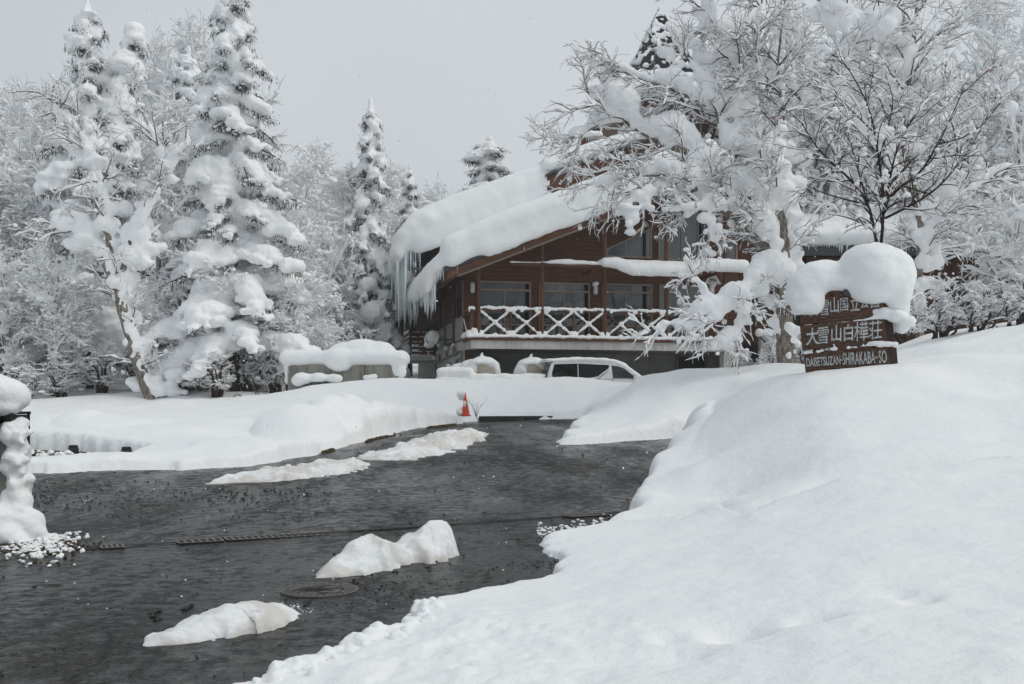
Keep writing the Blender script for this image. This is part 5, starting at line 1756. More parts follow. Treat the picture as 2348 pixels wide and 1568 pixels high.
# ------------------------------------------------------------------ snowed-in gate lantern at the left edge
gl = empty("gate_lantern", (0, 0, 0))
gq = road_hit(-5, 1236)
GX, GY, GZ = gq[0], gq[1], 0.0
gz = lambda v: EYE + (930 - v) / FPX * GY
gx = lambda u: (u - 1174) / FPX * GY
zt = gz(950)
mb = MB(); mb.box(gx(-60), gx(20), GY - .05, GY + .33, 0, zt - .02); mb.build("pillar", M['concrete_old'], gl, bevel=.02)
for (u, dy) in ((6, -.1), (34, .3)):
    mb = MB(); mb.box(gx(u) - .012, gx(u) + .012, GY + dy - .012, GY + dy + .012, zt - .75, zt + .02); mb.build("corner_bar", M['metal_dark'], gl)
mb = MB(); mb.box(gx(-70), gx(34), GY - .06, GY + .36, zt + .0, zt + .03); mb.build("roof_plate", M['metal_dark'], gl)
mb = MB(); mb.box(gx(-40), gx(30), GY - .05, GY + .3, zt - .10, zt - .005); mb.build("lamp_head", M['metal_dark'], gl)
tag(gl, "dark metal gate lantern smothered in snow at the left edge", "lantern")
L = []
for (u, v, dy, r_, rz_) in ((-10, 905, .1, .31, .21), (-50, 900, .15, .33, .25), (18, 912, .1, .2, .15), (-10, 935, .05, .24, .12), (12, 935, .0, .17, .09)):
    L.append((gx(u), GY + dy, gz(v), r_, r_ * .95, rz_))
o = snow_body("snow_pile", L, .03, smooth=3, amp=.008, nscale=4); tag(o, "smooth snow dome on top of the gate lantern", "snow")
L = []
rr = np.random.default_rng(4)
for v in np.arange(966, 1150, 7):
    for k in range(3):
        u = np.interp(v, [966, 1010, 1060, 1110, 1150], [24, 32, 28, 34, 26]) + rr.normal(0, 5)
        L.append((gx(u) - .02, GY + rr.uniform(-.05, .25), gz(v), rr.uniform(.06, .11), .12, rr.uniform(.05, .1)))
for k in range(70):
    v = rr.uniform(990, 1150); L.append((gx(rr.uniform(20, 62)), GY + rr.uniform(-.1, .2), gz(v), *(rr.uniform(.025, .055, 3))))
for (u, v, dy, r_, rz_) in ((35, 1150, .05, .17, .14), (25, 1185, .0, .25, .2), (60, 1200, .0, .2, .18), (0, 1200, -.1, .3, .25), (75, 1222, .0, .16, .12), (30, 1225, -.2, .2, .16), (-40, 1220, -.2, .35, .25), (92, 1236, .05, .12, .06), (60, 1235, -.2, .12, .08), (-20, 1245, -.35, .2, .12)):
    L.append((gx(u), GY + dy, gz(v), r_, r_, rz_))
o = snow_body("snow_column", L, .022, smooth=2, amp=.02, nscale=7); tag(o, "lumpy snow column plastered down the side of the gate lantern", "snow")

# ------------------------------------------------------------------ wooden name board
def mat_sign():
    m, nt, b = new_mat('weathered_sign_wood')
    vec = coords(nt, "Object", (1.2, 9, 16))
    n1 = noise_tex(nt, vec, 3.5, 5, .65)
    n2 = noise_tex(nt, coords(nt, "Object"), 3.0, 4)
    c = ramp(nt, n1, [(.3, (.038, .017, .012)), (.55, (.115, .063, .043)), (.75, (.22, .15, .10))])
    c = mixc(nt, ramp(nt, n2, [(.5, (0, 0, 0)), (.75, (.6, .6, .6))]), c, (.10, .075, .052))
    nt.links.new(c, b.inputs["Base Color"]); b.inputs["Roughness"].default_value = .75; b.inputs["Specular IOR Level"].default_value = .2
    bump(nt, b, n1, .6, .008)
    return m
M['sign_wood'] = mat_sign()
M['sign_end'] = mat_wood('sign_end', (.016, .005, .004), (.042, .013, .010), (6, 6, 2))
M['letter'] = mat_plain('letter_paint', (.46, .475, .47), .7, 0, .2, .38, 26)
SO = P(1940, 760, 15.0)
SE = np.array((math.cos(R(-18)), math.sin(R(-18)), 0)); SN = np.array((SE[1], -SE[0], 0))      # along the board; towards the viewer
def SP(u, v, off=0.0):
    k = (u - 1174) / FPX; l_ = (930 - v) / FPX
    dirv = np.array((k, 1, l_))
    t = np.dot(SO - np.array((0, 0, EYE)), SN) / np.dot(dirv, SN)
    return np.array((0, 0, EYE)) + dirv * t + SN * off
sign = empty("name_board", tuple(SP(1945, 849) - np.array((0, 0, .4))))
def in_sign(o):
    o.parent = sign; o.matrix_parent_inverse = Matrix.Translation(-Vector(sign.location)); return o
boards = [((1832, 676), (2020, 656), (2029, 722), (1835, 744.5)), ((1834.5, 747), (2028, 732), (2034, 781), (1840, 803)), ((1842, 806), (2038, 796), (2042, 842), (1848, 862))]
for i, q in enumerate(boards):
    mb = MB()
    TLc, TRc, BRc, BLc = q
    th = .11
    f = [SP(*BLc), SP(*BRc), SP(*TRc), SP(*TLc)]
    ex = SE * .10
    bk = [f[0] - SN * th, f[1] - SN * th + ex, f[2] - SN * th + ex, f[3] - SN * th]
    mb.hexa([f[0], f[1], bk[1], bk[0], f[3], f[2], bk[2], bk[3]])
    o = in_sign(mb.build("board", M['sign_wood'])); o["label"] = ("top board of weathered brown wood", "middle board of dark brown wood", "bottom board of dark brown wood with Latin letters")[i]
    # chamfered dark end
    mb = MB(); e = .004
    mb.hexa([f[1] + SE * e, f[1] + SE * (e + .002) + SN * .004, bk[1] + SE * (.012), bk[1] + SE * .003, f[2] + SE * e, f[2] + SE * (e + .002) + SN * .004, bk[2] + SE * .012, bk[2] + SE * .003])
    in_sign(mb.build("board_end", M['sign_end']))
    # raised border strips on the two character boards
    if i < 2:
        def lerp(a, b, t): return (a[0] + (b[0] - a[0]) * t, a[1] + (b[1] - a[1]) * t)
        for (c0_, c1_, ins) in ((TLc, TRc, 1), (BLc, BRc, -1)):
            mb = MB()
            pa0, pa1 = SP(*c0_), SP(*c1_)
            dz_ = np.array((0, 0, -.028 * ins))
            lo0, lo1 = pa0 + dz_, pa1 + dz_
            A_ = [pa0, pa1, lo1, lo0]
            mb.hexa([A_[0] + SN * .003, A_[1] + SN * .003, A_[2] + SN * .003, A_[3] + SN * .003, A_[0] + SN * .014, A_[1] + SN * .014, A_[2] + SN * .014, A_[3] + SN * .014])
            in_sign(mb.build("border_strip", M['sign_wood']))
        mb = MB(); A_ = [SP(*TLc) + np.array((0, 0, -.03)), SP(*TLc) + SE * .06 + np.array((0, 0, -.03)), SP(*BLc) + SE * .06 + np.array((0, 0, .03)), SP(*BLc) + np.array((0, 0, .03))]
        mb.hexa([p + SN * .003 for p in A_] + [p + SN * .013 for p in A_]); in_sign(mb.build("border_strip", M['sign_wood']))
for s in (.15, .85):
    p = SP(1848 + 190 * s, 850) - SN * .2
    mb = MB(); mb.tube([p + np.array((0, 0, -.9)), p + np.array((-.05, 0, 1.25))], .06, 10); in_sign(mb.build("post", M['sign_wood']))
S_ROT = Matrix(((SE[0], 0, SN[0], 0), (SE[1], 0, SN[1], 0), (0, 1, 0, 0), (0, 0, 0, 1)))
def put_text(name, body, u, v, hpx, roll, sx=1.0, offset=.006, shear=0.0, spacing=1.0, label=None, ext=.008):
    me = text_mesh(body, 1.0, 0.0, 0.0, 1.0)
    co = np.empty(len(me.vertices) * 3, np.float32); me.vertices.foreach_get("co", co); co = co.reshape(-1, 3)
    h0 = co[:, 1].max() - co[:, 1].min()
    size = hpx / 153.6 / h0
    bpy.data.meshes.remove(me)
    me = text_mesh(body, size, ext, offset, sx, shear, spacing)
    co = np.empty(len(me.vertices) * 3, np.float32); me.vertices.foreach_get("co", co); co = co.reshape(-1, 3)
    mid = (co.max(0) + co.min(0)) / 2; co -= mid
    me.vertices.foreach_set("co", co.ravel()); me.update()
    me.materials.append(M['letter'])
    o = link(name, me)
    o.matrix_world = Matrix.Translation(Vector(SP(u, v, .012))) @ S_ROT @ Matrix.Rotation(R(roll), 4, 'Z')
    mw_ = o.matrix_world.copy()
    o.parent = sign; o.matrix_parent_inverse = Matrix.Identity(4); o.matrix_basis = Matrix.Translation(-Vector(sign.location)) @ mw_
    return o
zz_ = lambda x, y: (1788.4 + x * .15356, 619.1 + y * .15356)
for chx, (x, y, h) in zip("大雪山国立公園", ((500, 600, 180), (668, 565, 225), (812, 525, 225), (958, 515, 190), (1112, 505, 200), (1262, 480, 175), (1415, 462, 195))):
    put_text("character", chx, *zz_(x, y), h * .15356, 6, .62, .0014 if chx in "園国雪" else .004, .12)
for chx, (x, y, h) in zip("大雪山白樺荘", ((478, 990, 250), (648, 978, 250), (840, 945, 235), (1020, 932, 240), (1215, 915, 285), (1425, 893, 270))):
    put_text("character", chx, *zz_(x, y), h * .15356, 5, .68, .0016 if chx in "樺荘雪" else .005, .14)
def put_word(body, x0, x1, y0, y1, h):
    me = text_mesh(body, 1.0); co = np.empty(len(me.vertices) * 3, np.float32); me.vertices.foreach_get("co", co); co = co.reshape(-1, 3)
    asp = (co[:, 0].max() - co[:, 0].min()) / (co[:, 1].max() - co[:, 1].min()); bpy.data.meshes.remove(me)
    sx = ((x1 - x0) / h) / asp
    put_text("lettering", body, *zz_((x0 + x1) / 2, (y0 + y1) / 2), h * .15356, math.degrees(math.atan2(y0 - y1, x1 - x0)), sx, .004)
put_word("DAISETSUZAN", 404, 890, 1378, 1345, 128)
put_word("-", 906, 932, 1342, 1340, 14)
put_word("SHIRAKABA", 950, 1405, 1325, 1305, 178)
put_word("-", 1425, 1460, 1305, 1303, 14)
put_word("SO", 1480, 1588, 1298, 1292, 180)
tag(sign, "weathered wooden name board with Japanese characters and Latin letters on the snowbank", "sign")
# torn dark sheet of the little roof
rf = empty("sign_roof", tuple(SP(1940, 665)))
def in_rf(o):
    o.parent = rf; o.matrix_parent_inverse = Matrix.Translation(-Vector(rf.location)); return o
for poly in ([(1933, 668), (1940, 663), (1952, 672), (1953, 678), (1945, 681), (1936, 676)], [(1805, 703), (1813, 698), (1824, 705), (1823, 716), (1812, 713)]):
    mb = MB(); mb.prism(poly, lambda p: SP(p[0], p[1], .10), lambda p: SP(p[0], p[1], .07)); in_rf(mb.build("roof_sheet", M['slate']))
for s in (1, -1):
    mb = MB(); c0_ = SP(1940, 650)
    a_ = c0_ - SE * .80 + SN * .0; b_ = c0_ + SE * .70
    zdrop = np.array((0, 0, -.10)); 
    mb.hexa([a_ + zdrop, b_ + zdrop, b_ - SN * .3 + zdrop, a_ - SN * .3 + zdrop, a_ + zdrop * .7, b_ + zdrop * .7, b_ - SN * .3, a_ - SN * .3]) if s == 1 else None
    if s == 1: in_rf(mb.build("roof_board", M['slate']))
    else: mb.bm.free()
tag(rf, "torn dark roof sheet of the name board showing under its snow", "roof")
L = []
def sl(u, v, off, r_, rz_, rd=None):
    p = SP(u, v, off); L.append((*p, r_, rd or r_ * .9, rz_))
for a_ in ((2008, 618, -.15, .52, .44), (1985, 610, -.2, .42, .38), (2040, 630, -.1, .40, .45), (2058, 655, -.1, .24, .40), (2000, 660, .0, .36, .26), (2003, 678, .0, .16, .12), (1985, 668, .0, .14, .11), (2068, 700, -.22, .13, .30),
           (1870, 640, -.1, .34, .30), (1890, 628, -.2, .36, .26), (1850, 655, -.05, .32, .30), (1835, 680, .0, .24, .26), (1855, 690, .06, .2, .22), (1868, 700, .08, .16, .16), (1840, 708, .08, .18, .10), (1826, 705, .0, .13, .13), (1920, 648, -.1, .26, .14), (1880, 690, .08, .10, .18), (1862, 712, .08, .14, .06),
           (1955, 650, -.1, .3, .15), (2045, 685, -.28, .18, .28), (2070, 740, -.25, .14, .16), (2020, 640, .0, .4, .3)):
    sl(*a_)
o = snow_body("snow_pile", L, .028, smooth=5, amp=.012, nscale=3); tag(o, "great twin-domed snow cap on the wooden name board", "snow")
L = []
for t in np.linspace(0, 1, 16):
    sl(1912 + 118 * t, 740 - 11 * t - 16 * max(0, t - .6), .0, .03 + .05 * t * t, .012 + .05 * t ** 3)
for (u, v, r_, rz_) in ((2030, 716, .15, .08), (2055, 724, .17, .11), (2078, 736, .15, .10), (2012, 714, .1, .05)): sl(u, v, -.05, r_, rz_)
o = snow_body("snow_lining", L, .022, smooth=2, amp=.008, nscale=8); tag(o, "snow wedge on the middle board under the top board", "snow", "snow on the board ledges")
L = []
for (u, v, r_, rz_) in ((1848, 809, .05, .025), (1858, 808, .05, .02), (1876, 806, .04, .03), (1886, 804, .04, .02), (1908, 801, .05, .025), (1914, 800, .05, .03), (1945, 797, .03, .035), (1912, 790, .02, .02), (1995, 789, .05, .04), (2005, 787, .08, .035), (2020, 789, .09, .05), (2035, 789, .09, .045), (2050, 789, .07, .04), (1960, 796, .06, .012), (1980, 793, .06, .015)): sl(u, v, .02, r_, rz_)
o = snow_body("snow_lining", L, .018, smooth=2, amp=.006, nscale=8); tag(o, "small snow patches on the ledge of the bottom board", "snow", "snow on the board ledges")
# ------------------------------------------------------------------ trees
UP = np.array((0, 0, 1.0))
def nrm(a):
    return a / np.maximum(np.linalg.norm(a, axis=-1, keepdims=True), 1e-9)

def tubes(pts, rad, m):
    """pts (N,K,3), rad (N,K) -> verts, quads"""
    N, K, _ = pts.shape
    t = np.empty_like(pts)
    t[:, 1:-1] = pts[:, 2:] - pts[:, :-2]; t[:, 0] = pts[:, 1] - pts[:, 0]; t[:, -1] = pts[:, -1] - pts[:, -2]
    t = nrm(t)
    ref = np.where(np.abs(t[..., 2:3]) > .9, np.array((1.0, 0, 0)), UP)
    s = nrm(np.cross(t, ref)); q = np.cross(s, t)
    ang = 2 * np.pi * np.arange(m) / m + .5
    V = pts[:, :, None] + rad[:, :, None, None] * (s[:, :, None] * np.cos(ang)[None, None, :, None] + q[:, :, None] * np.sin(ang)[None, None, :, None])
    n = (np.arange(N) * K * m)[:, None, None]; k = (np.arange(K - 1) * m)[None, :, None]; j = np.arange(m)[None, None, :]; j2 = (j + 1) % m
    F = np.stack([n + k + j, n + k + j2, n + k + m + j2, n + k + m + j], -1).reshape(-1, 4)
    return V.reshape(-1, 3), F

class Soup:
    def __init__(self): self.V = []; self.F = []; self.n = 0
    def add(self, VF):
        V, F = VF
        if len(V) == 0: return self
        self.V.append(V); self.F.append(F + self.n); self.n += len(V); return self
    def mesh(self, name, mat, smooth=True):
        fs = {}
        for f in self.F: fs.setdefault(f.shape[1], []).append(f)
        return mesh_np(name, np.concatenate(self.V), [np.concatenate(x) for x in fs.values()], mat, smooth)

def resample(poly, K):
    poly = np.asarray(poly, float)
    s = np.concatenate([[0], np.cumsum(np.linalg.norm(np.diff(poly, axis=0), axis=1))])
    t = np.linspace(0, s[-1], K)
    return np.stack([np.interp(t, s, poly[:, i]) for i in range(3)], 1)

def sprout(pts, rad, n, t0, t1, lmean, lvar, spread, up, K, wig, droop, rg, rmax, rtip, lpar=0.0, taper_t=0.0):
    """n children off the branches (pts, rad)"""
    N, Kp, _ = pts.shape
    seg = np.linalg.norm(np.diff(pts, axis=1), axis=2); tot = seg.sum(1)
    idx = rg.choice(N, n, p=tot / tot.sum())
    t = rg.uniform(t0, t1, n)
    f = t * (Kp - 1); i0 = np.minimum(f.astype(int), Kp - 2); w = (f - i0)[:, None]
    pos = pts[idx, i0] * (1 - w) + pts[idx, i0 + 1] * w
    r0 = rad[idx, i0] * (1 - w[:, 0]) + rad[idx, i0 + 1] * w[:, 0]
    tan = nrm(pts[idx, i0 + 1] - pts[idx, i0])
    rnd = rg.normal(size=(n, 3)); perp = nrm(rnd - (rnd * tan).sum(1, keepdims=True) * tan)
    a = np.radians(rg.normal(spread, spread * .25, n))[:, None]
    d = nrm(tan * np.cos(a) + perp * np.sin(a) + UP * up)
    L = (lmean * (1 + lvar * rg.uniform(-1, 1, n)) * (1 - taper_t * t)) * (1 if lpar == 0 else np.minimum(1.5, tot[idx] * lpar))
    P_ = np.empty((n, K, 3)); P_[:, 0] = pos
    for k in range(1, K):
        P_[:, k] = P_[:, k - 1] + d * (L / (K - 1))[:, None]
        d = nrm(d + wig * rg.normal(size=(n, 3)) - UP * droop)
    rb = np.minimum(r0 * .75, rmax)
    R_ = rb[:, None] * np.linspace(1, 0, K)[None] + rtip * np.linspace(0, 1, K)[None]
    return P_, R_

def snow_tubes(pts, rad, size, keep, rg, m=4, bumpy=.5, lift=.6):
    """snow lying along the upper side of thin branches"""
    N = len(pts)
    sel = rg.random(N) < keep
    p = pts[sel].copy(); r = rad[sel]
    if len(p) == 0: return np.zeros((0, 3)), np.zeros((0, 4), int)
    t = nrm(p[:, -1] - p[:, 0])
    hz = np.sqrt(np.clip(1 - t[:, 2] ** 2, 0, 1))
    s = size * (.45 + .75 * hz)[:, None] * (1 + bumpy * rg.uniform(-1, 1, r.shape))
    s[:, 0] *= .8; s[:, -1] *= .45
    p[..., 2] += r * .6 + s * lift
    p[..., :2] += (rg.uniform(-.3, .3, p[..., :2].shape) * s[..., None])
    return tubes(p, s, m)

def clumps(points, size, rg, flat=.75, tmpl=None):
    n = len(points)
    s = size * rg.uniform(.5, 1.5, n)
    L = np.concatenate([points, np.stack([s * rg.uniform(.8, 1.3, n), s * rg.uniform(.8, 1.3, n), s * flat * rg.uniform(.7, 1.2, n)], 1)], 1)
    return lumps_mesh(L, tmpl or ICO1)

def mat_bark(name, dark, light, scale=(4, 4, 1.2)):
    m, nt, b = new_mat(name)
    v = coords(nt, "Object", scale)
    n1 = noise_tex(nt, v, 3.0, 5, .65)
    c = ramp(nt, n1, [(.35, dark), (.5, tuple((a + c_) / 2 for a, c_ in zip(dark, light))), (.66, light)])
    nt.links.new(c, b.inputs["Base Color"]); b.inputs["Roughness"].default_value = .85; b.inputs["Specular IOR Level"].default_value = .15
    bump(nt, b, n1, .5, .02)
    return m
M['birch'] = mat_bark('birch_bark', (.07, .060, .052), (.36, .315, .27), (4, 4, 2))
M['bark'] = mat_bark('dark_bark', (.025, .018, .014), (.10, .075, .06))
M['twigs'] = mat_plain('fine_twigs', (.095, .072, .063), .85, 0, .15, .35, 2.0)
M['rimed'] = mat_plain('rimed_twigs', (.26, .235, .225), .85, 0, .15, .35, 2.0)
M['rowan'] = mat_bark('rowan_bark', (.016, .010, .009), (.055, .036, .032))
M['berry'] = mat_plain('red_berries', (.30, .012, .014), .4, 0, .4, .3, 9)
def mat_needles():
    m, nt, b = new_mat('fir_needles')
    n = noise_tex(nt, coords(nt, "Object"), 3.0, 3)
    nt.links.new(ramp(nt, n, [(.35, (.012, .021, .016)), (.7, (.035, .052, .040))]), b.inputs["Base Color"])
    b.inputs["Roughness"].default_value = .8; b.inputs["Specular IOR Level"].default_value = .2
    return m
M['needles'] = mat_needles()
M['leaf'] = mat_plain('bamboo_leaf', (.055, .10, .028), .6, 0, .3, .3)

def ground_at(x, y):
    return float(snow_z(np.array([x]), np.array([y]))[0])

# ---- rime-covered broadleaf trees: a few prototypes
def frost_tree(seed, H=7.5, stems=4, spread=1.0, dens=1.0, heavy=1.0, birch=True):
    rg = np.random.default_rng(seed)
    K = 8
    st = []
    for s in range(stems):
        a = rg.uniform(0, 2 * math.pi); lean = rg.uniform(.05, .36) * spread
        top = np.array((math.cos(a) * lean * H, math.sin(a) * lean * H, H * rg.uniform(.62, .92)))
        b0 = np.array((math.cos(a) * .12, math.sin(a) * .12, -.5))
        t = np.linspace(0, 1, K)[:, None]
        p = b0 + (top - b0) * t + np.array((math.cos(a + 1), math.sin(a + 1), 0)) * (np.sin(t * math.pi) * rg.uniform(-.4, .4)) + rg.normal(0, .06, (K, 3))
        st.append(p)
    S = np.array(st); SR = np.linspace(1, .18, K)[None] * rg.uniform(.07, .13, (stems, 1))
    l1, r1 = sprout(S, SR, int(26 * stems / 3), .22, 1, H * .30, .4, 52, .18, 7, .16, .03, rg, .05, .012, taper_t=.35)
    l2, r2 = sprout(np.concatenate([l1]), r1, int(210 * dens), .15, 1, H * .125, .4, 45, .10, 5, .18, .06, rg, .022, .007)
    l3, r3 = sprout(l2, r2, int(1050 * dens), .15, 1, H * .062, .4, 42, .05, 4, .2, .09, rg, .011, .005)
    l4, r4 = sprout(l3, r3, int(3600 * dens), .1, 1, H * .042, .4, 40, .0, 3, .2, .12, rg, .006, .0045)
    trunk = Soup().add(tubes(S, SR, 8)).add(tubes(l1, r1, 5))
    limb = Soup().add(tubes(l2, r2, 4)).add(tubes(l3[::3], r3[::3], 3))
    crown = Soup().add(tubes(np.delete(l3, np.s_[::3], 0), np.delete(r3, np.s_[::3], 0), 3)).add(tubes(l4, r4, 3))
    sn = Soup()
    sn.add(snow_tubes(S, SR, .07 * heavy, .8, rg, 6, .5, .3)).add(snow_tubes(l1, r1, .062 * heavy, .95, rg, 5, .6))
    sn.add(snow_tubes(l2, r2, .038 * heavy, .97, rg, 5, .5, .45)).add(snow_tubes(l3, r3, .025 * heavy, .95, rg, 4, .5, .4)).add(snow_tubes(l4, r4, .018 * heavy, .93, rg, 3, .35, .35))
    pts = np.concatenate([l2[:, 2:].reshape(-1, 3), l3[:, 1:].reshape(-1, 3)])
    pk = pts[rg.choice(len(pts), int(1300 * dens))] + np.array((0, 0, .04))
    sn.add(clumps(pk, .062 * heavy, rg, .8))
    pk = l1[:, 1:].reshape(-1, 3); pk = pk[rg.choice(len(pk), int(70 * dens))] + np.array((0, 0, .09))
    sn.add(clumps(pk, .17 * heavy, rg, .75, ICO2))
    return dict(H=H, parts=[("trunk", trunk.mesh("trunk", M['birch'] if birch else M['bark'])), ("branches", limb.mesh("branches", M['twigs'], False)), ("crown", crown.mesh("crown", M['rimed'], False)), ("snow", sn.mesh("tree_snow", M['thin_snow']))])

FROST = [frost_tree(101, 7.5, 4, 1.0, 1.0, 1.15), frost_tree(102, 7.5, 3, .8, 1.0, 1.2), frost_tree(103, 7.5, 5, 1.25, 1.0, 1.1), frost_tree(104, 7.5, 3, .65, .9, 1.25, False)]
BUSH = frost_tree(120, 3.2, 6, 1.5, .5, .62, False)

def place(proto, name, x, y, top_z, label, cat="tree", group=None, rot=0.0, sxy=None, base=None):
    z0 = ground_at(x, y) - .05 if base is None else base
    s = (top_z - z0) / proto['H']
    t = empty(name, (x, y, z0), rot)
    k = s if sxy is None else sxy
    t.scale = (k, k, s)
    for nm, me in proto['parts']:
        o = link(nm, me, t)
        if nm in ('branches', 'rime', 'needles'): o['kind'] = 'stuff'
    tag(t, label, cat, group)
    return t

rgt = np.random.default_rng(77)
def wood(lst, label, group):
    for i, e in enumerate(lst):
        u, v, Y = e[:3]; lab = e[3] if len(e) > 3 else label
        p = P(u, v, Y)
        pr = FROST[rgt.integers(4)]
        h = p[2] - ground_at(p[0], Y)
        place(pr, "frosted_tree", p[0], Y, p[2] + .4, lab, "tree", group, rgt.uniform(0, 6.28), sxy=e[4] if len(e) > 4 else min(1.35, (h + .4) / 7.5) * rgt.uniform(.9, 1.15))
wood([(-90, 250, 58), (20, 290, 55), (95, 270, 60), (170, 250, 57), (260, 190, 60), (330, 150, 56), (400, 170, 58), (455, 190, 61), (600, 380, 60), (660, 385, 57), (720, 400, 62), (780, 420, 68), (850, 440, 66), (910, 440, 70), (975, 440, 72), (1030, 440, 74), (-30, 330, 50), (560, 330, 64), (-170, 260, 60), (500, 250, 66)],
     "rime-covered tree deep in the wood on the left", "far trees of the left wood")
wood([(-40, 430, 44), (50, 390, 46), (130, 370, 47), (340, 240, 46), (420, 260, 48), (600, 470, 46), (680, 455, 48), (690, 490, 47, "slim frosted tree in the middle of the wood behind the concrete block", .8), (750, 460, 64), (850, 480, 68), (210, 420, 45), (-160, 400, 45)],
     "rime-covered tree in the middle rows of the left wood", "middle trees of the left wood")
wood([(30, 560, 37.5, "frosted birch above the gate lantern at the left edge"), (125, 600, 37, "low frosted birch between the lantern and the leaning birch"), (-70, 520, 39, "frosted birch cut by the left edge of the picture"), (450, 610, 36.5, "frosted birch with drooping snowy twigs right of the leaning birch"),
      (520, 545, 37.5, "frosted birch hung with clotted snow before the tall fir"), (615, 560, 38, "frosted birch with a bowed snow-laden top left of the concrete block"), (665, 640, 37, "small frosted tree just behind the concrete block", .55), (690, 600, 41, "frosted tree with fan-shaped boughs behind the concrete block", .6), (770, 620, 66, "frosted tree left of the icicles of the lodge")],
     None, "front trees of the left wood")
# undergrowth
for i, (u, v, Y, lab) in enumerate(((60, 840, 34.5, "snowy bush behind the gate lantern"), (150, 830, 36, "snowy bush left of the leaning birch trunk"), (235, 800, 37.5, "snowy bush just behind the leaning birch trunk"), (420, 790, 35.5, "snowy bush at the foot of the drooping birch"), (500, 810, 34.5, "snowy bush with bare lower stems left of the concrete block"),
                                    (580, 760, 36.5, "snowy bush beside the concrete block"), (640, 740, 37.5, "snowy bush behind the left end of the concrete block"), (0, 760, 38, "snowy bush at the left edge of the wood"), (330, 780, 40, "snowy bush in the gap under the tall fir"), (470, 720, 40, "snowy bush high behind the drooping birch"), (120, 740, 41, "snowy bush in the shade of the left wood"), (770, 760, 46, "snowy bush between the concrete block and the porch icicles"), (760, 740, 42, "snowy bush over the dome of the concrete block"))):
    p = P(u, v, Y)
    place(BUSH, "snowy_bush", p[0], Y, p[2], lab, "bush", "snowy undergrowth of the left wood", rgt.uniform(0, 6.28), sxy=max(.8, (p[2] - ground_at(p[0], Y)) / 3.2))

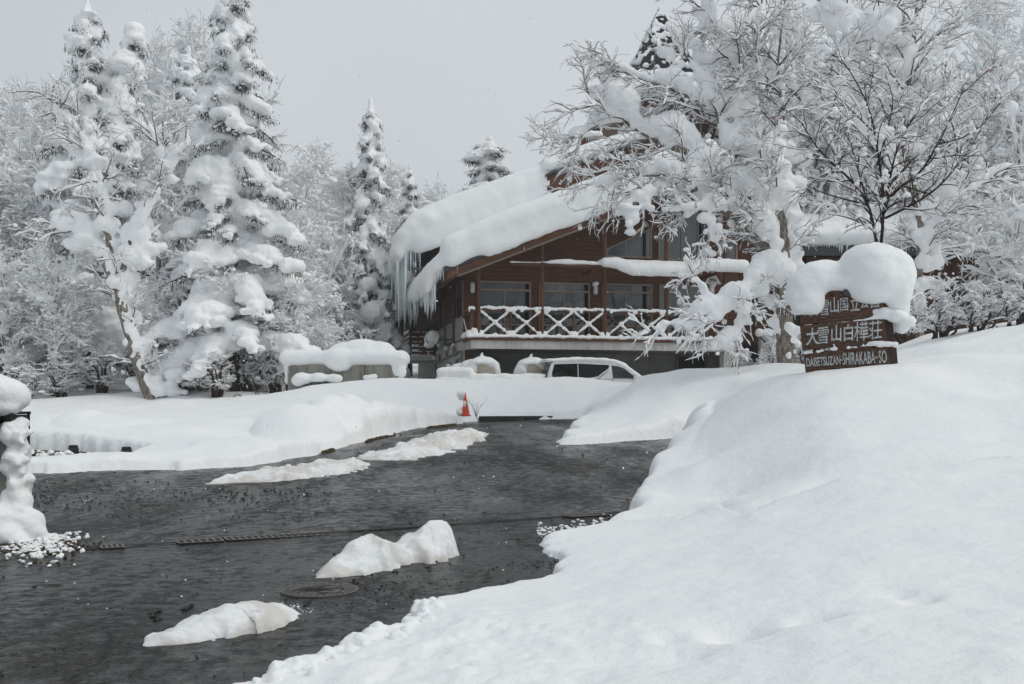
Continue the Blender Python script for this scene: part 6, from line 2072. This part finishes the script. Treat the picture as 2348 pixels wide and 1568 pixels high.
# ---- snow-laden firs
def fir(seed, H=14.0, Rb=2.4, nb=95, heavy=1.0, voxel=.085, tops=None, shape=.85):
    rg = np.random.default_rng(seed)
    lumps = []; needles = Soup(); tr = Soup()
    axes = [(np.zeros(3), np.array((0, 0, H)))] if tops is None else tops
    z_, pts_all = [], []
    for (A0, A1) in axes:
        hh = np.linalg.norm(A1 - A0)
        K = 7
        ax_ = A0 + (A1 - A0) * np.linspace(0, 1, K)[:, None] + rg.normal(0, .03, (K, 3)) * np.linspace(0, 1, K)[:, None]
        tr.add(tubes(ax_[None], (np.linspace(.24, .04, K) * hh / 14)[None], 8))
        n = int(nb * hh / H)
        for i in range(n):
            t = .10 + .88 * (i + rg.random()) / n
            base = A0 + (A1 - A0) * t
            reach = (Rb * (1 - t) ** shape + .28) * rg.uniform(.65, 1.2) * hh / H
            a = i * 2.399 + rg.uniform(-.5, .5)
            d = np.array((math.cos(a), math.sin(a), rg.uniform(-.25, .15)))
            K2 = 7
            p = [base]
            dirv = d / np.linalg.norm(d)
            dr = rg.uniform(.07, .19)
            for k in range(1, K2):
                p.append(p[-1] + dirv * reach / (K2 - 1) * 1.15); dirv = dirv - np.array((0, 0, dr)); dirv /= np.linalg.norm(dirv)
            p = np.array(p); pts_all.append(p)
            big = heavy * (.17 + .17 * (1 - t)) * rg.uniform(.7, 1.4)
            bare_tip = rg.random() < .22
            nl = max(4, int(reach / .20))
            for k in range(nl):
                f = .12 + .86 * k / (nl - 1)
                if bare_tip and f > .62: continue
                q = resample(p, 40)[int(f * 39)]
                r_ = big * (.6 + .65 * math.sin(min(1, f * 1.1) * math.pi)) * rg.uniform(.6, 1.3)
                if rg.random() < .06: continue
                lumps.append((q[0] + rg.normal(0, .05), q[1] + rg.normal(0, .05), q[2] + r_ * .42, r_ * 1.2, r_ * 1.2, r_ * rg.uniform(.5, .8)))
                # side sprays carry smaller pats
                if rg.random() < .75:
                    sd = np.array((-math.sin(a), math.cos(a), 0)) * rg.choice((-1, 1)) * rg.uniform(.6, 1.5) * big
                    lumps.append((q[0] + sd[0], q[1] + sd[1], q[2] + rg.uniform(-.45, .05) * big, r_ * .8, r_ * .8, r_ * .45))
                if rg.random() < .6:
                    sd = rg.normal(0, 1.2 * big, 3); s3_ = rg.uniform(.05, .10)
                    lumps.append((q[0] + sd[0], q[1] + sd[1], q[2] - abs(sd[2]) * .6, s3_, s3_, s3_ * .8))
        top = A1
        for k in range(7):
            lumps.append((top[0], top[1], top[2] - k * .30 + .1, .12 + .035 * k, .12 + .035 * k, .2))
    B = np.array(pts_all)
    BR = np.linspace(.045, .012, B.shape[1])[None] * np.ones((len(B), 1))
    tr.add(tubes(B, BR, 4))
    # needle sprays: flat blades hanging below and beside each bough
    nsp = len(B) * 240
    idx = rg.integers(0, len(B), nsp); f = rg.uniform(.15, 1.0, nsp) * (B.shape[1] - 1)
    i0 = np.minimum(f.astype(int), B.shape[1] - 2); w = (f - i0)[:, None]
    c = B[idx, i0] * (1 - w) + B[idx, i0 + 1] * w + rg.normal(0, .12, (nsp, 3)) * np.array((1, 1, .6)) - UP * .10
    tan = nrm(B[idx, i0 + 1] - B[idx, i0])
    d = nrm(rg.normal(size=(nsp, 3)) * np.array((1, 1, .35)) + tan * .7 + np.array((0, 0, -.55)))
    L_ = rg.uniform(.08, .24, nsp)[:, None]
    s = nrm(np.cross(d, UP)) * rg.uniform(.007, .017, nsp)[:, None]
    mid = c + d * L_ * .5 ; tip = c + d * L_ - UP * .05
    V = np.stack([c, mid + s, tip, mid - s], 1).reshape(-1, 3)
    needles.add((V, np.arange(nsp * 4).reshape(-1, 4)))
    # rime pats on the sprays
    ns2 = int(nsp * .17); pk = rg.choice(nsp, ns2)
    lm, lf = lumps_mesh(lumps, ICO2)
    me = remesh(lm, lf, voxel, 1, lambda q: .045 * fbm(q, 4.5, 3, seed) + .03 * noise3(q, 12.0, seed))
    me.materials.append(M['thin_snow'])
    pats = Soup().add(clumps(mid[pk] + UP * .02, .04, rg, .7)).mesh("rime", M['thin_snow'])
    return dict(H=max(a[1][2] for a in axes), parts=[("trunk", tr.mesh("trunk", M['bark'])), ("needles", needles.mesh("needles", M['needles'], False)), ("snow", me), ("rime", pats)])

FIR_A = fir(31, 14.6, 3.0, 100, 1.1, .07)
FIR_N = fir(33, 12.0, 1.7, 85, .95, .075, None, .75)
FIR_T = fir(35, 13.0, 2.6, 88, 1.05, .075, [(np.zeros(3), np.array((-.2, 0, 13.0))), (np.array((.1, 0, 6.5)), np.array((1.55, .2, 12.2)))])
def place_fir(pr, u, v, Y, label, rot=0, sxy=None, kind="snow_laden_fir"):
    p = P(u, v, Y); return place(pr, kind, p[0], Y, p[2], label, "fir tree", "snow-laden firs", rot, sxy)
place_fir(FIR_A, 535, -28, 36.5, "tallest snow-laden fir, its tip cut by the top of the picture", 1.3, 1.05)
place_fir(FIR_T, 212, 8, 41, "snow-laden fir with a bent second top at the left", .1, 1.1)
place_fir(FIR_N, 850, 238, 49, "slender snow-laden fir standing alone left of the lodge roof", .5, .88)
place_fir(FIR_N, 1122, 322, 63, "snow-laden fir peeping over the lodge's rear roof", 2.1, 1.9)
place_fir(FIR_N, 940, 388, 62, "small distant fir between the slender fir and the rear roof", 3.7, .8)
place_fir(FIR_A, 432, 120, 52, "snow-laden fir behind the left shoulder of the tallest one", 4.0, 1.0)
place_fir(FIR_A, 600, 480, 40, "snow-laden fir low behind the tallest one", 2.6, .7)
place_fir(FIR_N, 395, 600, 38, "young snow-caked fir beside the leaning birch", 5.0, .9)

# ---- drawn trees: limbs follow the photograph, twigs grow from them
def limbs3(lst, Y0):
    """lst: (points [(u, v[, dY])], r0, r1) -> arrays with K points"""
    K = 14
    out, rad = [], []
    for pts, r0, r1 in lst:
        w = np.array([P(q[0], q[1], Y0 + (q[2] if len(q) > 2 else 0)) for q in pts])
        rs = resample(w, K)
        sm = rs.copy(); sm[1:-1] = (rs[:-2] + 2 * rs[1:-1] + rs[2:]) / 4
        out.append(sm); rad.append(np.linspace(r0, r1, K))
    return np.array(out), np.array(rad)

def drawn_tree(name, lst, Y0, label, seed, nsec, nter, ntw, lens=(1.4, .7, .35), snow_pts=(), heavy=1.0, bark='birch', voxel=.06, twig_snow=(.04, .027, .018), keep=(.85, .75, .6), limb_snow=.16, up=.1, cat="tree", twig_mat='twigs', few=(), nfew=40, pats=420):
    rg = np.random.default_rng(seed)
    B, BR = limbs3(lst, Y0)
    base = B[0, 0].copy()
    grow = [i for i in range(len(B)) if i not in few]
    s2, r2 = sprout(B[grow], BR[grow], nsec, .15, 1, lens[0], .45, 50, up, 7, .17, .04, rg, .028, .008)
    s3, r3 = sprout(s2, r2, nter, .12, 1, lens[1], .4, 42, up * .5, 5, .19, .06, rg, .013, .005)
    s4, r4 = sprout(s3, r3, ntw, .1, 1, lens[2], .4, 38, .0, 4, .2, .06, rg, .0065, .0035)
    if few:
        f2, g2 = sprout(B[list(few)], BR[list(few)], nfew, .2, 1, .7, .4, 45, .0, 7, .15, .05, rg, .018, .006)
        f3, g3 = sprout(f2, g2, nfew * 5, .15, 1, .38, .4, 40, .0, 5, .18, .06, rg, .009, .004)
        f4, g4 = sprout(f3, g3, nfew * 10, .1, 1, .22, .4, 36, -.05, 4, .2, .08, rg, .005, .003)
        s2, r2, s3, r3, s4, r4 = np.concatenate([s2, f2]), np.concatenate([r2, g2]), np.concatenate([s3, f3]), np.concatenate([r3, g3]), np.concatenate([s4, f4]), np.concatenate([r4, g4])
    tr = Soup().add(tubes(B, BR, 10))
    cr_ = Soup().add(tubes(s2, r2, 5)).add(tubes(s3, r3, 3)).add(tubes(s4, r4, 3))
    sn = Soup().add(snow_tubes(s2, r2, twig_snow[0], keep[0], rg, 5, .6)).add(snow_tubes(s3, r3, twig_snow[1], keep[1], rg, 4, .7)).add(snow_tubes(s4, r4, twig_snow[2], keep[2], rg, 3, .8))
    pk = np.concatenate([s2[:, 1:].reshape(-1, 3), s3[:, 1:].reshape(-1, 3)])
    pk = pk[rg.choice(len(pk), int(nter * .45))] + UP * .04
    sn.add(clumps(pk, .058, rg, .85, ICO2))
    # heavy snow on the limbs
    L_ = []
    for i in range(len(B)):
        pts = resample(B[i], 40); rr_ = np.interp(np.linspace(0, 1, 40), np.linspace(0, 1, 14), BR[i])
        tt = nrm(np.gradient(pts, axis=0)); hz = np.sqrt(np.clip(1 - tt[:, 2] ** 2, 0, 1))
        ph = rg.uniform(0, 6)
        for k in range(40):
            g = .5 + .5 * math.sin(k * .33 + ph) + .25 * rg.uniform(-1, 1)
            if hz[k] < .25 and rg.random() < .5: continue
            r_ = limb_snow * heavy * (.35 + .9 * hz[k]) * (.45 + .8 * g) * (.85 if i in few else 1.0) * float(np.clip(rr_[k] / .05, .3, 1.15))
            if r_ < .05: continue
            L_.append((pts[k, 0] + rg.uniform(-.03, .03), pts[k, 1] + rg.uniform(-.05, .05), pts[k, 2] + rr_[k] * .7 + r_ * .85, r_ * 1.1, r_ * 1.1, r_ * .95))
    for q in snow_pts:
        u, v, rp = q[:3]; dy = q[3] if len(q) > 3 else 0.0
        p = P(u, v, Y0 + dy); s_ = rp / FPX * Y0
        fl = q[4] if len(q) > 4 else .85
        s_ = s_ * 1.12
        L_.append((*p, s_ * .85, s_ * .75, s_ * fl * .8))
        for k in range(6):
            o_ = rg.normal(0, .5, 3) * s_ * np.array((1, .8, .75 * fl + .2))
            q_ = rg.uniform(.35, .65)
            L_.append((p[0] + o_[0], p[1] + o_[1], p[2] + o_[2], s_ * q_ * rg.uniform(.8, 1.3), s_ * q_, s_ * q_ * rg.uniform(.6, 1.0)))
    # snow plastered on the bark of the thick limbs
    for k in range(pats):
        i = rg.integers(0, len(B)); j = rg.integers(0, 13); w_ = rg.random()
        rr0 = BR[i, j] * (1 - w_) + BR[i, j + 1] * w_
        if rr0 < .05: continue
        c_ = B[i, j] * (1 - w_) + B[i, j + 1] * w_
        ang = rg.normal(-.2, 1.0)
        q_ = rg.uniform(.03, .085)
        L_.append((c_[0] + math.cos(ang) * rr0, c_[1] + math.sin(ang) * rr0, c_[2], q_, q_, q_ * rg.uniform(.8, 1.8)))
    # rest the tree's origin at the foot of the trunk
    t = empty(name, tuple(base))
    for nm, me in (("trunk", tr.mesh("trunk", M[bark])), ("crown", cr_.mesh("crown", M[twig_mat], False)), ("snow", sn.mesh("tree_snow", M['thin_snow']))):
        o = link(nm, me, t); o.location = tuple(-base)
    lm, lf = lumps_mesh(L_, ICO2)
    me = remesh(lm, lf, voxel, 2, lambda q: .055 * fbm(q, 2.2, 3, seed) + .022 * noise3(q, 9.0, seed))
    me.materials.append(M['thin_snow'])
    o = link("bough_snow", me, t); o.location = tuple(-base)
    tag(t, label, cat)
    return t, s2, s3, s4

# leaning birch on the left
drawn_tree("leaning_birch", [
    ([(352, 922), (344, 905), (314, 827), (296, 754), (278, 706), (267, 648), (249, 618), (236, 590)], .24, .15),
    ([(262, 640), (250, 580), (249, 519), (234, 431), (223, 380), (197, 333), (175, 303), (143, 278), (108, 243), (112, 220), (124, 194)], .13, .02),
    ([(272, 660), (290, 600), (292, 563, -.2), (311, 523, -.4), (336, 486, -.4), (366, 424, -.4), (380, 395, -.4), (374, 358, -.4), (373, 278, -.4)], .14, .02),
    ([(380, 395, -.4), (400, 365, -.4), (424, 329, -.5), (428, 285, -.6)], .06, .015), ([(376, 370, -.4), (355, 318, -.4), (325, 256, -.3)], .05, .012), ([(190, 320), (180, 270), (175, 205)], .03, .01),
    ([(250, 540), (227, 523, -.3), (219, 457, -.4), (238, 410, -.4), (262, 350, -.4)], .05, .012), ([(234, 589), (200, 545), (150, 520), (100, 530)], .08, .02)], 34.6,
    "leaning birch with brown trunk half plastered in snow on the left", 51, 60, 320, 900, (1.1, .6, .35),
    [(197, 525, 34), (175, 560, 26), (311, 540, 40, .1), (330, 575, 34, .2), (300, 590, 30), (350, 450, 22), (340, 415, 18), (255, 480, 24, .2), (240, 430, 20, .2), (228, 375, 22, .2), (205, 335, 18, .2), (150, 270, 20, .1, .6), (285, 680, 26, .2), (300, 640, 24, .2), (375, 395, 18, .1), (395, 410, 14), (260, 560, 22, .2), (325, 885, 26, .35, .7), (365, 890, 30, .3, .6), (395, 900, 24, .3, .5), (320, 800, 26, .3, 1.3), (306, 730, 22, .3, 1.2), (262, 600, 22, .25), (355, 320, 14, 0, 1.4), (375, 300, 12, 0, 1.6), (426, 310, 12, 0, 1.6)], 1.0, 'birch', .06, (.032, .02, .012), (.9, .85, .7), .18, pats=1600)

# the great birch before the lodge
HB_Y = 28.0
hero, *_ = drawn_tree("great_birch", [
    ([(1806, 860), (1800, 800), (1797, 700), (1795, 627), (1792, 580), (1800, 535), (1783, 470), (1770, 400), (1745, 330), (1715, 255), (1704, 205)], .27, .11),
    ([(1797, 640), (1785, 600), (1766, 571), (1742, 535), (1706, 507), (1678, 486), (1646, 474), (1638, 454), (1630, 426), (1614, 386), (1600, 360)], .22, .13),
    ([(1604, 365), (1590, 350), (1549, 338), (1517, 330), (1485, 310), (1453, 287), (1429, 272), (1400, 250), (1376, 235), (1352, 217), (1336, 200)], .13, .025),
    ([(1440, 282), (1429, 285), (1397, 281), (1348, 299), (1316, 318), (1290, 335)], .04, .01),
    ([(1704, 210), (1686, 161), (1678, 133), (1658, 92), (1638, 52), (1622, 12), (1610, -40)], .12, .04),
    ([(1690, 360), (1662, 314), (1642, 257), (1626, 217), (1600, 170), (1560, 110), (1530, 60)], .07, .015),
    ([(1640, 255), (1590, 225), (1540, 205), (1480, 185), (1430, 165), (1390, 160)], .05, .012),
    ([(1720, 265), (1740, 190), (1730, 110), (1745, 30), (1750, -40)], .06, .02),
    ([(1760, 400), (1790, 330), (1800, 260), (1780, 180), (1790, 80), (1800, 0)], .06, .02),
    # boughs drooping before the balcony
    ([(1793, 657), (1760, 647, -.4), (1738, 640, -.6), (1717, 650, -.8), (1708, 677, -1.0), (1695, 692, -1.1), (1674, 703, -1.2), (1645, 735, -1.4), (1625, 743, -1.5), (1596, 754, -1.6), (1580, 766, -1.7)], .09, .02),
    ([(1645, 733, -1.4), (1639, 724, -1.4), (1625, 700, -1.4), (1617, 673, -1.4), (1603, 647, -1.4), (1585, 621, -1.4), (1571, 593, -1.4)], .035, .01),
    ([(1708, 677, -1.0), (1716, 713, -1.0), (1701, 738, -1.1), (1692, 771, -1.2), (1676, 807, -1.2)], .05, .012),
    ([(1674, 703, -1.2), (1640, 715, -1.3), (1600, 722, -1.4), (1560, 740, -1.5), (1520, 755, -1.6), (1480, 765, -1.6)], .04, .01),
    ([(1678, 486), (1640, 487, -.5), (1600, 480, -.8), (1560, 484, -.9), (1535, 490, -1.0)], .05, .012),
    ([(1640, 480, -.3), (1632, 520, -.7), (1625, 560, -.8), (1590, 570, -.9)], .04, .01),
    ([(1630, 430), (1570, 440, -.4), (1500, 450, -.7), (1440, 470, -.8), (1410, 500, -.9)], .05, .012),
    ([(1614, 386), (1560, 395, -.3), (1500, 405, -.4), (1440, 400, -.5), (1380, 430, -.6)], .04, .01)], HB_Y,
    "great snow-laden birch spreading in front of the lodge's right half", 61, 135, 1150, 4600, (1.15, .60, .30),
    [(1690, 235, 34), (1715, 270, 36), (1735, 310, 44, .1), (1752, 350, 48, .1), (1770, 395, 48, .1), (1788, 440, 46, .1), (1800, 490, 34, .2), (1770, 470, 34, .1), (1735, 430, 30, .1), (1690, 400, 28), (1660, 380, 26), (1625, 365, 24), (1590, 415, 34, -.2), (1550, 425, 28, -.3), (1520, 432, 22, -.3),
     (1700, 480, 26, .1), (1730, 505, 22, .1), (1740, 480, 28, .1), (1665, 450, 22), (1816, 560, 20, .1, 1.3), (1822, 600, 18, .1, 1.3), (1812, 640, 16, .1, 1.2), (1470, 282, 20), (1500, 302, 18), (1440, 262, 16), (1405, 238, 12), (1640, 150, 22, .2), (1600, 130, 16, .2), (1618, 60, 22, .3, .7), (1585, 95, 20, .1), (1555, 75, 16, .1), (1600, 30, 16, .2), (1530, 120, 16, .1), (1545, 160, 18, .1), (1570, 190, 16, .1), (1590, 210, 16), (1560, 320, 14, .1),
     (1660, 700, 22, -1.2), (1630, 712, 18, -1.3), (1600, 738, 16, -1.5), (1570, 745, 16, -1.6), (1690, 690, 20, -1.1), (1705, 720, 17, -1.1, 1.4), (1670, 770, 22, -1.2, 1.1), (1650, 780, 16, -1.3), (1735, 630, 22, -.5), (1755, 620, 22, -.4), (1775, 600, 20, -.2), (1745, 660, 22, -.4), (1780, 690, 26, .1), (1790, 740, 26, .1), (1800, 780, 24, .1), (1640, 540, 18, -.8, 1.3), (1615, 500, 16, -.8), (1580, 480, 14, -.9), (1625, 575, 13, -.8),
     (1430, 480, 18, -.9), (1450, 500, 18, -.9, 1.2), (1480, 465, 16, -.8), (1560, 745, 14, -1.6), (1520, 750, 12, -1.6), (1590, 640, 10, -1.4), (1622, 690, 12, -1.4, 1.3), (1590, 715, 14, -1.4, .6)], 1.15, 'birch', .05, (.032, .020, .0115), (.92, .82, .6), .25, pats=1500, few=(9, 10, 11, 12, 13, 14), nfew=55)

# second birch to its right, with the heaviest pillows of snow
drawn_tree("forked_birch", [
    ([(2112, 800), (2106, 720), (2105, 636), (2110, 557), (2118, 513), (2100, 440), (2080, 380), (2060, 300), (2075, 240), (2088, 193), (2094, 101), (2101, 39), (2108, -30)], .12, .05),
    ([(2060, 420), (2030, 370), (1985, 325), (1943, 285), (1912, 259), (1882, 272), (1855, 254), (1838, 228), (1794, 184), (1765, 151), (1741, 140)], .09, .03),
    ([(1850, 245), (1842, 219), (1860, 175), (1882, 140), (1908, 127), (1947, 101), (1987, 105)], .05, .02),
    ([(2118, 560), (2145, 513), (2175, 456), (2206, 439), (2246, 425), (2276, 408), (2320, 390)], .07, .02),
    ([(2060, 300), (2035, 197), (1990, 120), (1950, 60), (1900, 0), (1870, -40)], .08, .03),
    ([(2094, 150), (2150, 130), (2170, 100), (2180, 60), (2200, 20)], .03, .01),
    ([(2175, 456), (2200, 380), (2190, 300), (2160, 220), (2170, 140)], .04, .012), ([(1990, 120), (2030, 70), (2050, 20), (2060, -40)], .06, .02)], 29.5,
    "forked birch with the biggest snow pillows behind the name board", 71, 120, 700, 2000, (1.3, .7, .4),
    [(2112, 690, 16, -.1, 1.6), (2110, 600, 14, -.1, 1.5), (2112, 545, 14, -.1, 1.5), (1934, 55, 46), (1905, 25, 36), (1960, 85, 36), (2013, 55, 40), (2044, 92, 38, .2), (2060, 150, 34, .2), (2020, 150, 30, .2), (2114, 125, 34, .2), (2105, 180, 30, .2), (1943, 215, 30), (1882, 232, 30), (1870, 205, 18), (1900, 250, 22), (2026, 307, 28, -.1), (2040, 330, 24), (2070, 230, 28, .2), (2000, 250, 26, .2), (2050, 280, 26, .2), (1980, 200, 24, .2), (2140, 190, 24, .2), (2125, 230, 26, .2), (2130, 480, 22), (2140, 560, 22, .1), (2140, 600, 24, .1), (2125, 650, 24), (1815, 180, 14), (2010, 420, 22, .2), (2050, 440, 24, .2), (2080, 520, 20, .2), (2225, 425, 14, 0, .6), (1965, 270, 22, .1), (2165, 90, 10), (2095, 400, 26, .2), (2090, 330, 26, .2)], 1.2, 'birch', .06, (.032, .02, .012), (.85, .8, .65), .2)

# rowan with berries
row, q2, q3, q4 = drawn_tree("rowan_tree", [
    ([(2016, 640), (2009, 539), (1987, 452), (1947, 408), (1908, 373), (1873, 342), (1851, 303), (1838, 281)], .05, .012),
    ([(2012, 560), (1987, 460), (1969, 395), (1952, 329), (1935, 300)], .04, .01),
    ([(2016, 600), (2026, 504), (2026, 439), (2013, 351), (2000, 263), (1969, 197), (1943, 149), (1925, 130)], .045, .01),
    ([(2030, 482), (2039, 417), (2053, 351), (2075, 300), (2110, 250)], .035, .01), ([(2026, 470), (2060, 430), (2110, 400), (2150, 330), (2190, 250), (2210, 200)], .04, .01),
    ([(2010, 380), (2035, 300), (2050, 230), (2030, 170)], .025, .008), ([(2030, 500), (2090, 470), (2140, 440), (2180, 400), (2220, 340), (2240, 290)], .035, .01), ([(1990, 470), (1930, 455), (1880, 440), (1840, 420)], .025, .008), ([(2000, 300), (1960, 260), (1920, 220), (1900, 180)], .02, .008),
    ([(2150, 330), (2200, 320), (2250, 290), (2290, 240)], .02, .008)], 25.5,
    "dark-stemmed rowan tree with red berries fanning up behind the name board", 81, 130, 420, 700, (1.0, .5, .28), [(2030, 305, 16), (2020, 320, 14)], .6, 'rowan', .05, (.018, .012, .009), (.6, .45, .35), .07, .22, "tree", 'rowan')
rb = np.random.default_rng(9)
tips = q3[:, -1]; tips = tips[(tips[:, 2] > EYE + 4.2)]
sel = tips[rb.choice(len(tips), 46, replace=False)]
bp_ = []
for c in sel:
    n = rb.integers(5, 10)
    bp_.append(c + rb.normal(0, .03, (n, 3)) - UP * .03)
bp_ = np.concatenate(bp_)
bm_, bf_ = lumps_mesh(np.concatenate([bp_, np.full((len(bp_), 3), .014)], 1), ICO1)
o = link("berries", mesh_np("berries", bm_, bf_, M['berry'], True), row); o.location = tuple(-Vector(row.location)); o["kind"] = "stuff"
sm_ = clumps(sel + UP * .035, .06, rb, .7, ICO2)
o = link("berry_snow", mesh_np("berry_snow", sm_[0], sm_[1], M['thin_snow'], True), row); o.location = tuple(-Vector(row.location))

# right-hand wood
wood([(1880, 130, 48), (1960, 120, 52), (2040, 150, 50), (2180, 120, 54), (2250, 160, 50), (2320, 130, 52), (2390, 110, 48), (1760, 90, 50), (1700, 150, 54), (2460, 120, 50), (1620, 60, 58), (1830, 200, 56)],
     "rime-covered tree deep in the wood on the right", "far trees of the right wood")
wood([(2230, 300, 51, "frosted tree right of the rowan above the annex eave"), (2310, 280, 52, "frosted tree at the right edge above the annex"), (2400, 330, 40, "frosted tree cut by the right edge of the picture"), (1900, 330, 52, "frosted tree between the great birch and the name board"), (2345, 560, 29, "low frosted tree at the right edge of the snowfield")],
     None, "front trees of the right wood")
for i, (u, v, Y, lab) in enumerate(((2150, 640, 24.5, "snowy bush right of the name board"), (2235, 655, 24, "snowy bush before the annex at the right"), (2325, 630, 24, "snowy bush at the right edge of the snowbank"), (1850, 740, 29, "snowy bush left of the name board"), (1780, 760, 31.5, "snowy bush at the great birch's foot"), (2080, 640, 27, "snowy bush peeping behind the name board"))):
    p = P(u, v, Y)
    place(BUSH, "snowy_bush", p[0], Y, p[2], lab, "bush", "snowy bushes on the right bank", rgt.uniform(0, 6.28), sxy=.55)

# ---- annex behind the trees on the right
annex = empty("annex", (0, 0, 0))
AY = 44.0
x0, x1 = P(1850, 0, AY)[0], P(2420, 0, AY)[0]
ez = P(2000, 590, AY)[2]
n = 12
for k in range(n):
    a_, b_ = x0 + (x1 - x0) * k / n, x0 + (x1 - x0) * (k + 1) / n
    mb = MB(); mb.box(a_ + .01, b_ - .01, AY, AY + .15, 1, ez); mb.build("wall_panel", M['siding'], annex)
mb = MB(); mb.box(x0 - .5, x1, AY - .9, AY - .8, ez - .05, ez + .35); mb.build("eave_board", M['slate'], annex)
mb = MB(); mb.hexa([(x0 - .5, AY - .9, ez + .36), (x1, AY - .9, ez + .36), (x1, AY + 6, ez + 2.6), (x0 - .5, AY + 6, ez + 2.6), (x0 - .5, AY - .9, ez + .5), (x1, AY - .9, ez + .5), (x1, AY + 6, ez + 2.75), (x0 - .5, AY + 6, ez + 2.75)]); mb.build("roof", M['slate'], annex)
mb = MB(); mb.box(x0, x1, AY + .2, AY + 5.5, 1, ez + .3); mb.build("core", M['darkwood'], annex)
for u in (1920, 2180, 2260):
    xx = P(u, 0, AY)[0]
    w = empty("window", (0, 0, 0), parent=annex)
    mb = MB(); mb.box(xx - .8, xx + .8, AY - .05, AY - .01, ez - 2.4, ez - 1.0); mb.build("frame", M['frame'], w)
    mb = MB(); mb.box(xx - .72, xx + .72, AY - .08, AY - .055, ez - 2.32, ez - 1.08); mb.build("pane", M['glass'], w)
tag(annex, "brown annex with icicle-hung eave half hidden by trees on the right", "building")
L = []
for x in np.arange(x0 - .4, x1, .5):
    L += [(x, AY - .7, ez + .75, .5, .55, .45), (x, AY + .2, ez + 1.15, .55, .7, .5), (x, AY + 1.5, ez + 1.7, .6, .8, .55), (x, AY + 3.2, ez + 2.3, .6, 1.0, .55)]
o = snow_body("snow_blanket", L, .14, smooth=3, amp=.05); tag(o, "snow blanket on the annex roof behind the trees", "snow")
for x in np.arange(x0 - .3, x1, .11):
    if rg.random() < .8: icicle(o, (x, AY - .92, ez + .4), rg.uniform(.03, .07), rg.uniform(.3, 1.3) * (.6 + .5 * math.sin(x * 1.3)), rg)

# ---- bamboo-grass leaves showing in the undergrowth
for i, (u, v, Y, lab) in enumerate(((78, 875, 33.8, "green bamboo-grass leaves hanging behind the gate lantern"), (545, 903, 33.2, "green bamboo-grass leaves in the snow left of the concrete block"), (590, 893, 33.4, "green bamboo-grass leaves close to the concrete block"), (480, 928, 32.6, "green bamboo-grass leaves at the foot of the drooping birch"), (2275, 742, 21.5, "green bamboo-grass leaves on the right bank"), (640, 860, 35, "green bamboo-grass leaves behind the concrete block"))):
    p = P(u, v, Y); t = empty("bamboo_grass", tuple(p - UP * .35))
    rgl = np.random.default_rng(200 + i)
    mb = MB(); mb.tube([(0, 0, -.2), (.02, 0, .2), (.0, 0, .38)], .006, 4); mb.build("stem", M['twig'], t)
    for k in range(6):
        a = rgl.uniform(0, 6.28); l = rgl.uniform(.18, .30); w_ = .025
        dx, dy = math.cos(a), math.sin(a) * .5
        V = np.array([(0, 0, .36), (dx * l * .5 - dy * w_, dy * l * .5 + dx * w_, .36 - l * .25), (dx * l * .75, dy * l * .75, .36 - l * .85), (dx * l * .5 + dy * w_, dy * l * .5 - dx * w_, .36 - l * .3 - .02)])
        link("leaf", mesh_np("leaf", V, np.array([(0, 1, 2, 3)]), M['leaf']), t)
    tag(t, lab, "plant", "bamboo grass")
# ------------------------------------------------------------------ snowfall haze in the air
hz = bpy.data.materials.new("haze_air"); hz.use_nodes = True
nt = hz.node_tree; nt.nodes.clear()
ho = nt.nodes.new("ShaderNodeOutputMaterial"); hv = nt.nodes.new("ShaderNodeVolumePrincipled")
hv.inputs["Color"].default_value = (.93, .95, .97, 1); hv.inputs["Density"].default_value = HAZE
nt.links.new(hv.outputs[0], ho.inputs["Volume"])
mb = MB(); mb.box(-140, 140, -25, 140, -2.0, 26.0)
haze = mb.build("haze", hz); tag(haze, kind="stuff")

# ------------------------------------------------------------------ a few falling flakes
rf_ = np.random.default_rng(5)
n = 700
Yf = rf_.uniform(7, 37, n); uf = rf_.uniform(-50, 2400, n); vf = rf_.uniform(-30, 1150, n)
pf = np.stack([(uf - 1174) / FPX * Yf, Yf, EYE + (930 - vf) / FPX * Yf], 1)
pf = pf[pf[:, 2] > snow_z(pf[:, 0], pf[:, 1]) + .3]
fm = lumps_mesh(np.concatenate([pf, np.repeat(rf_.uniform(.004, .009, (len(pf), 1)), 3, 1)], 1), ICO1)
o = link("snowflakes", mesh_np("snowflakes", fm[0], fm[1], M['thin_snow'], True)); tag(o, kind="stuff")
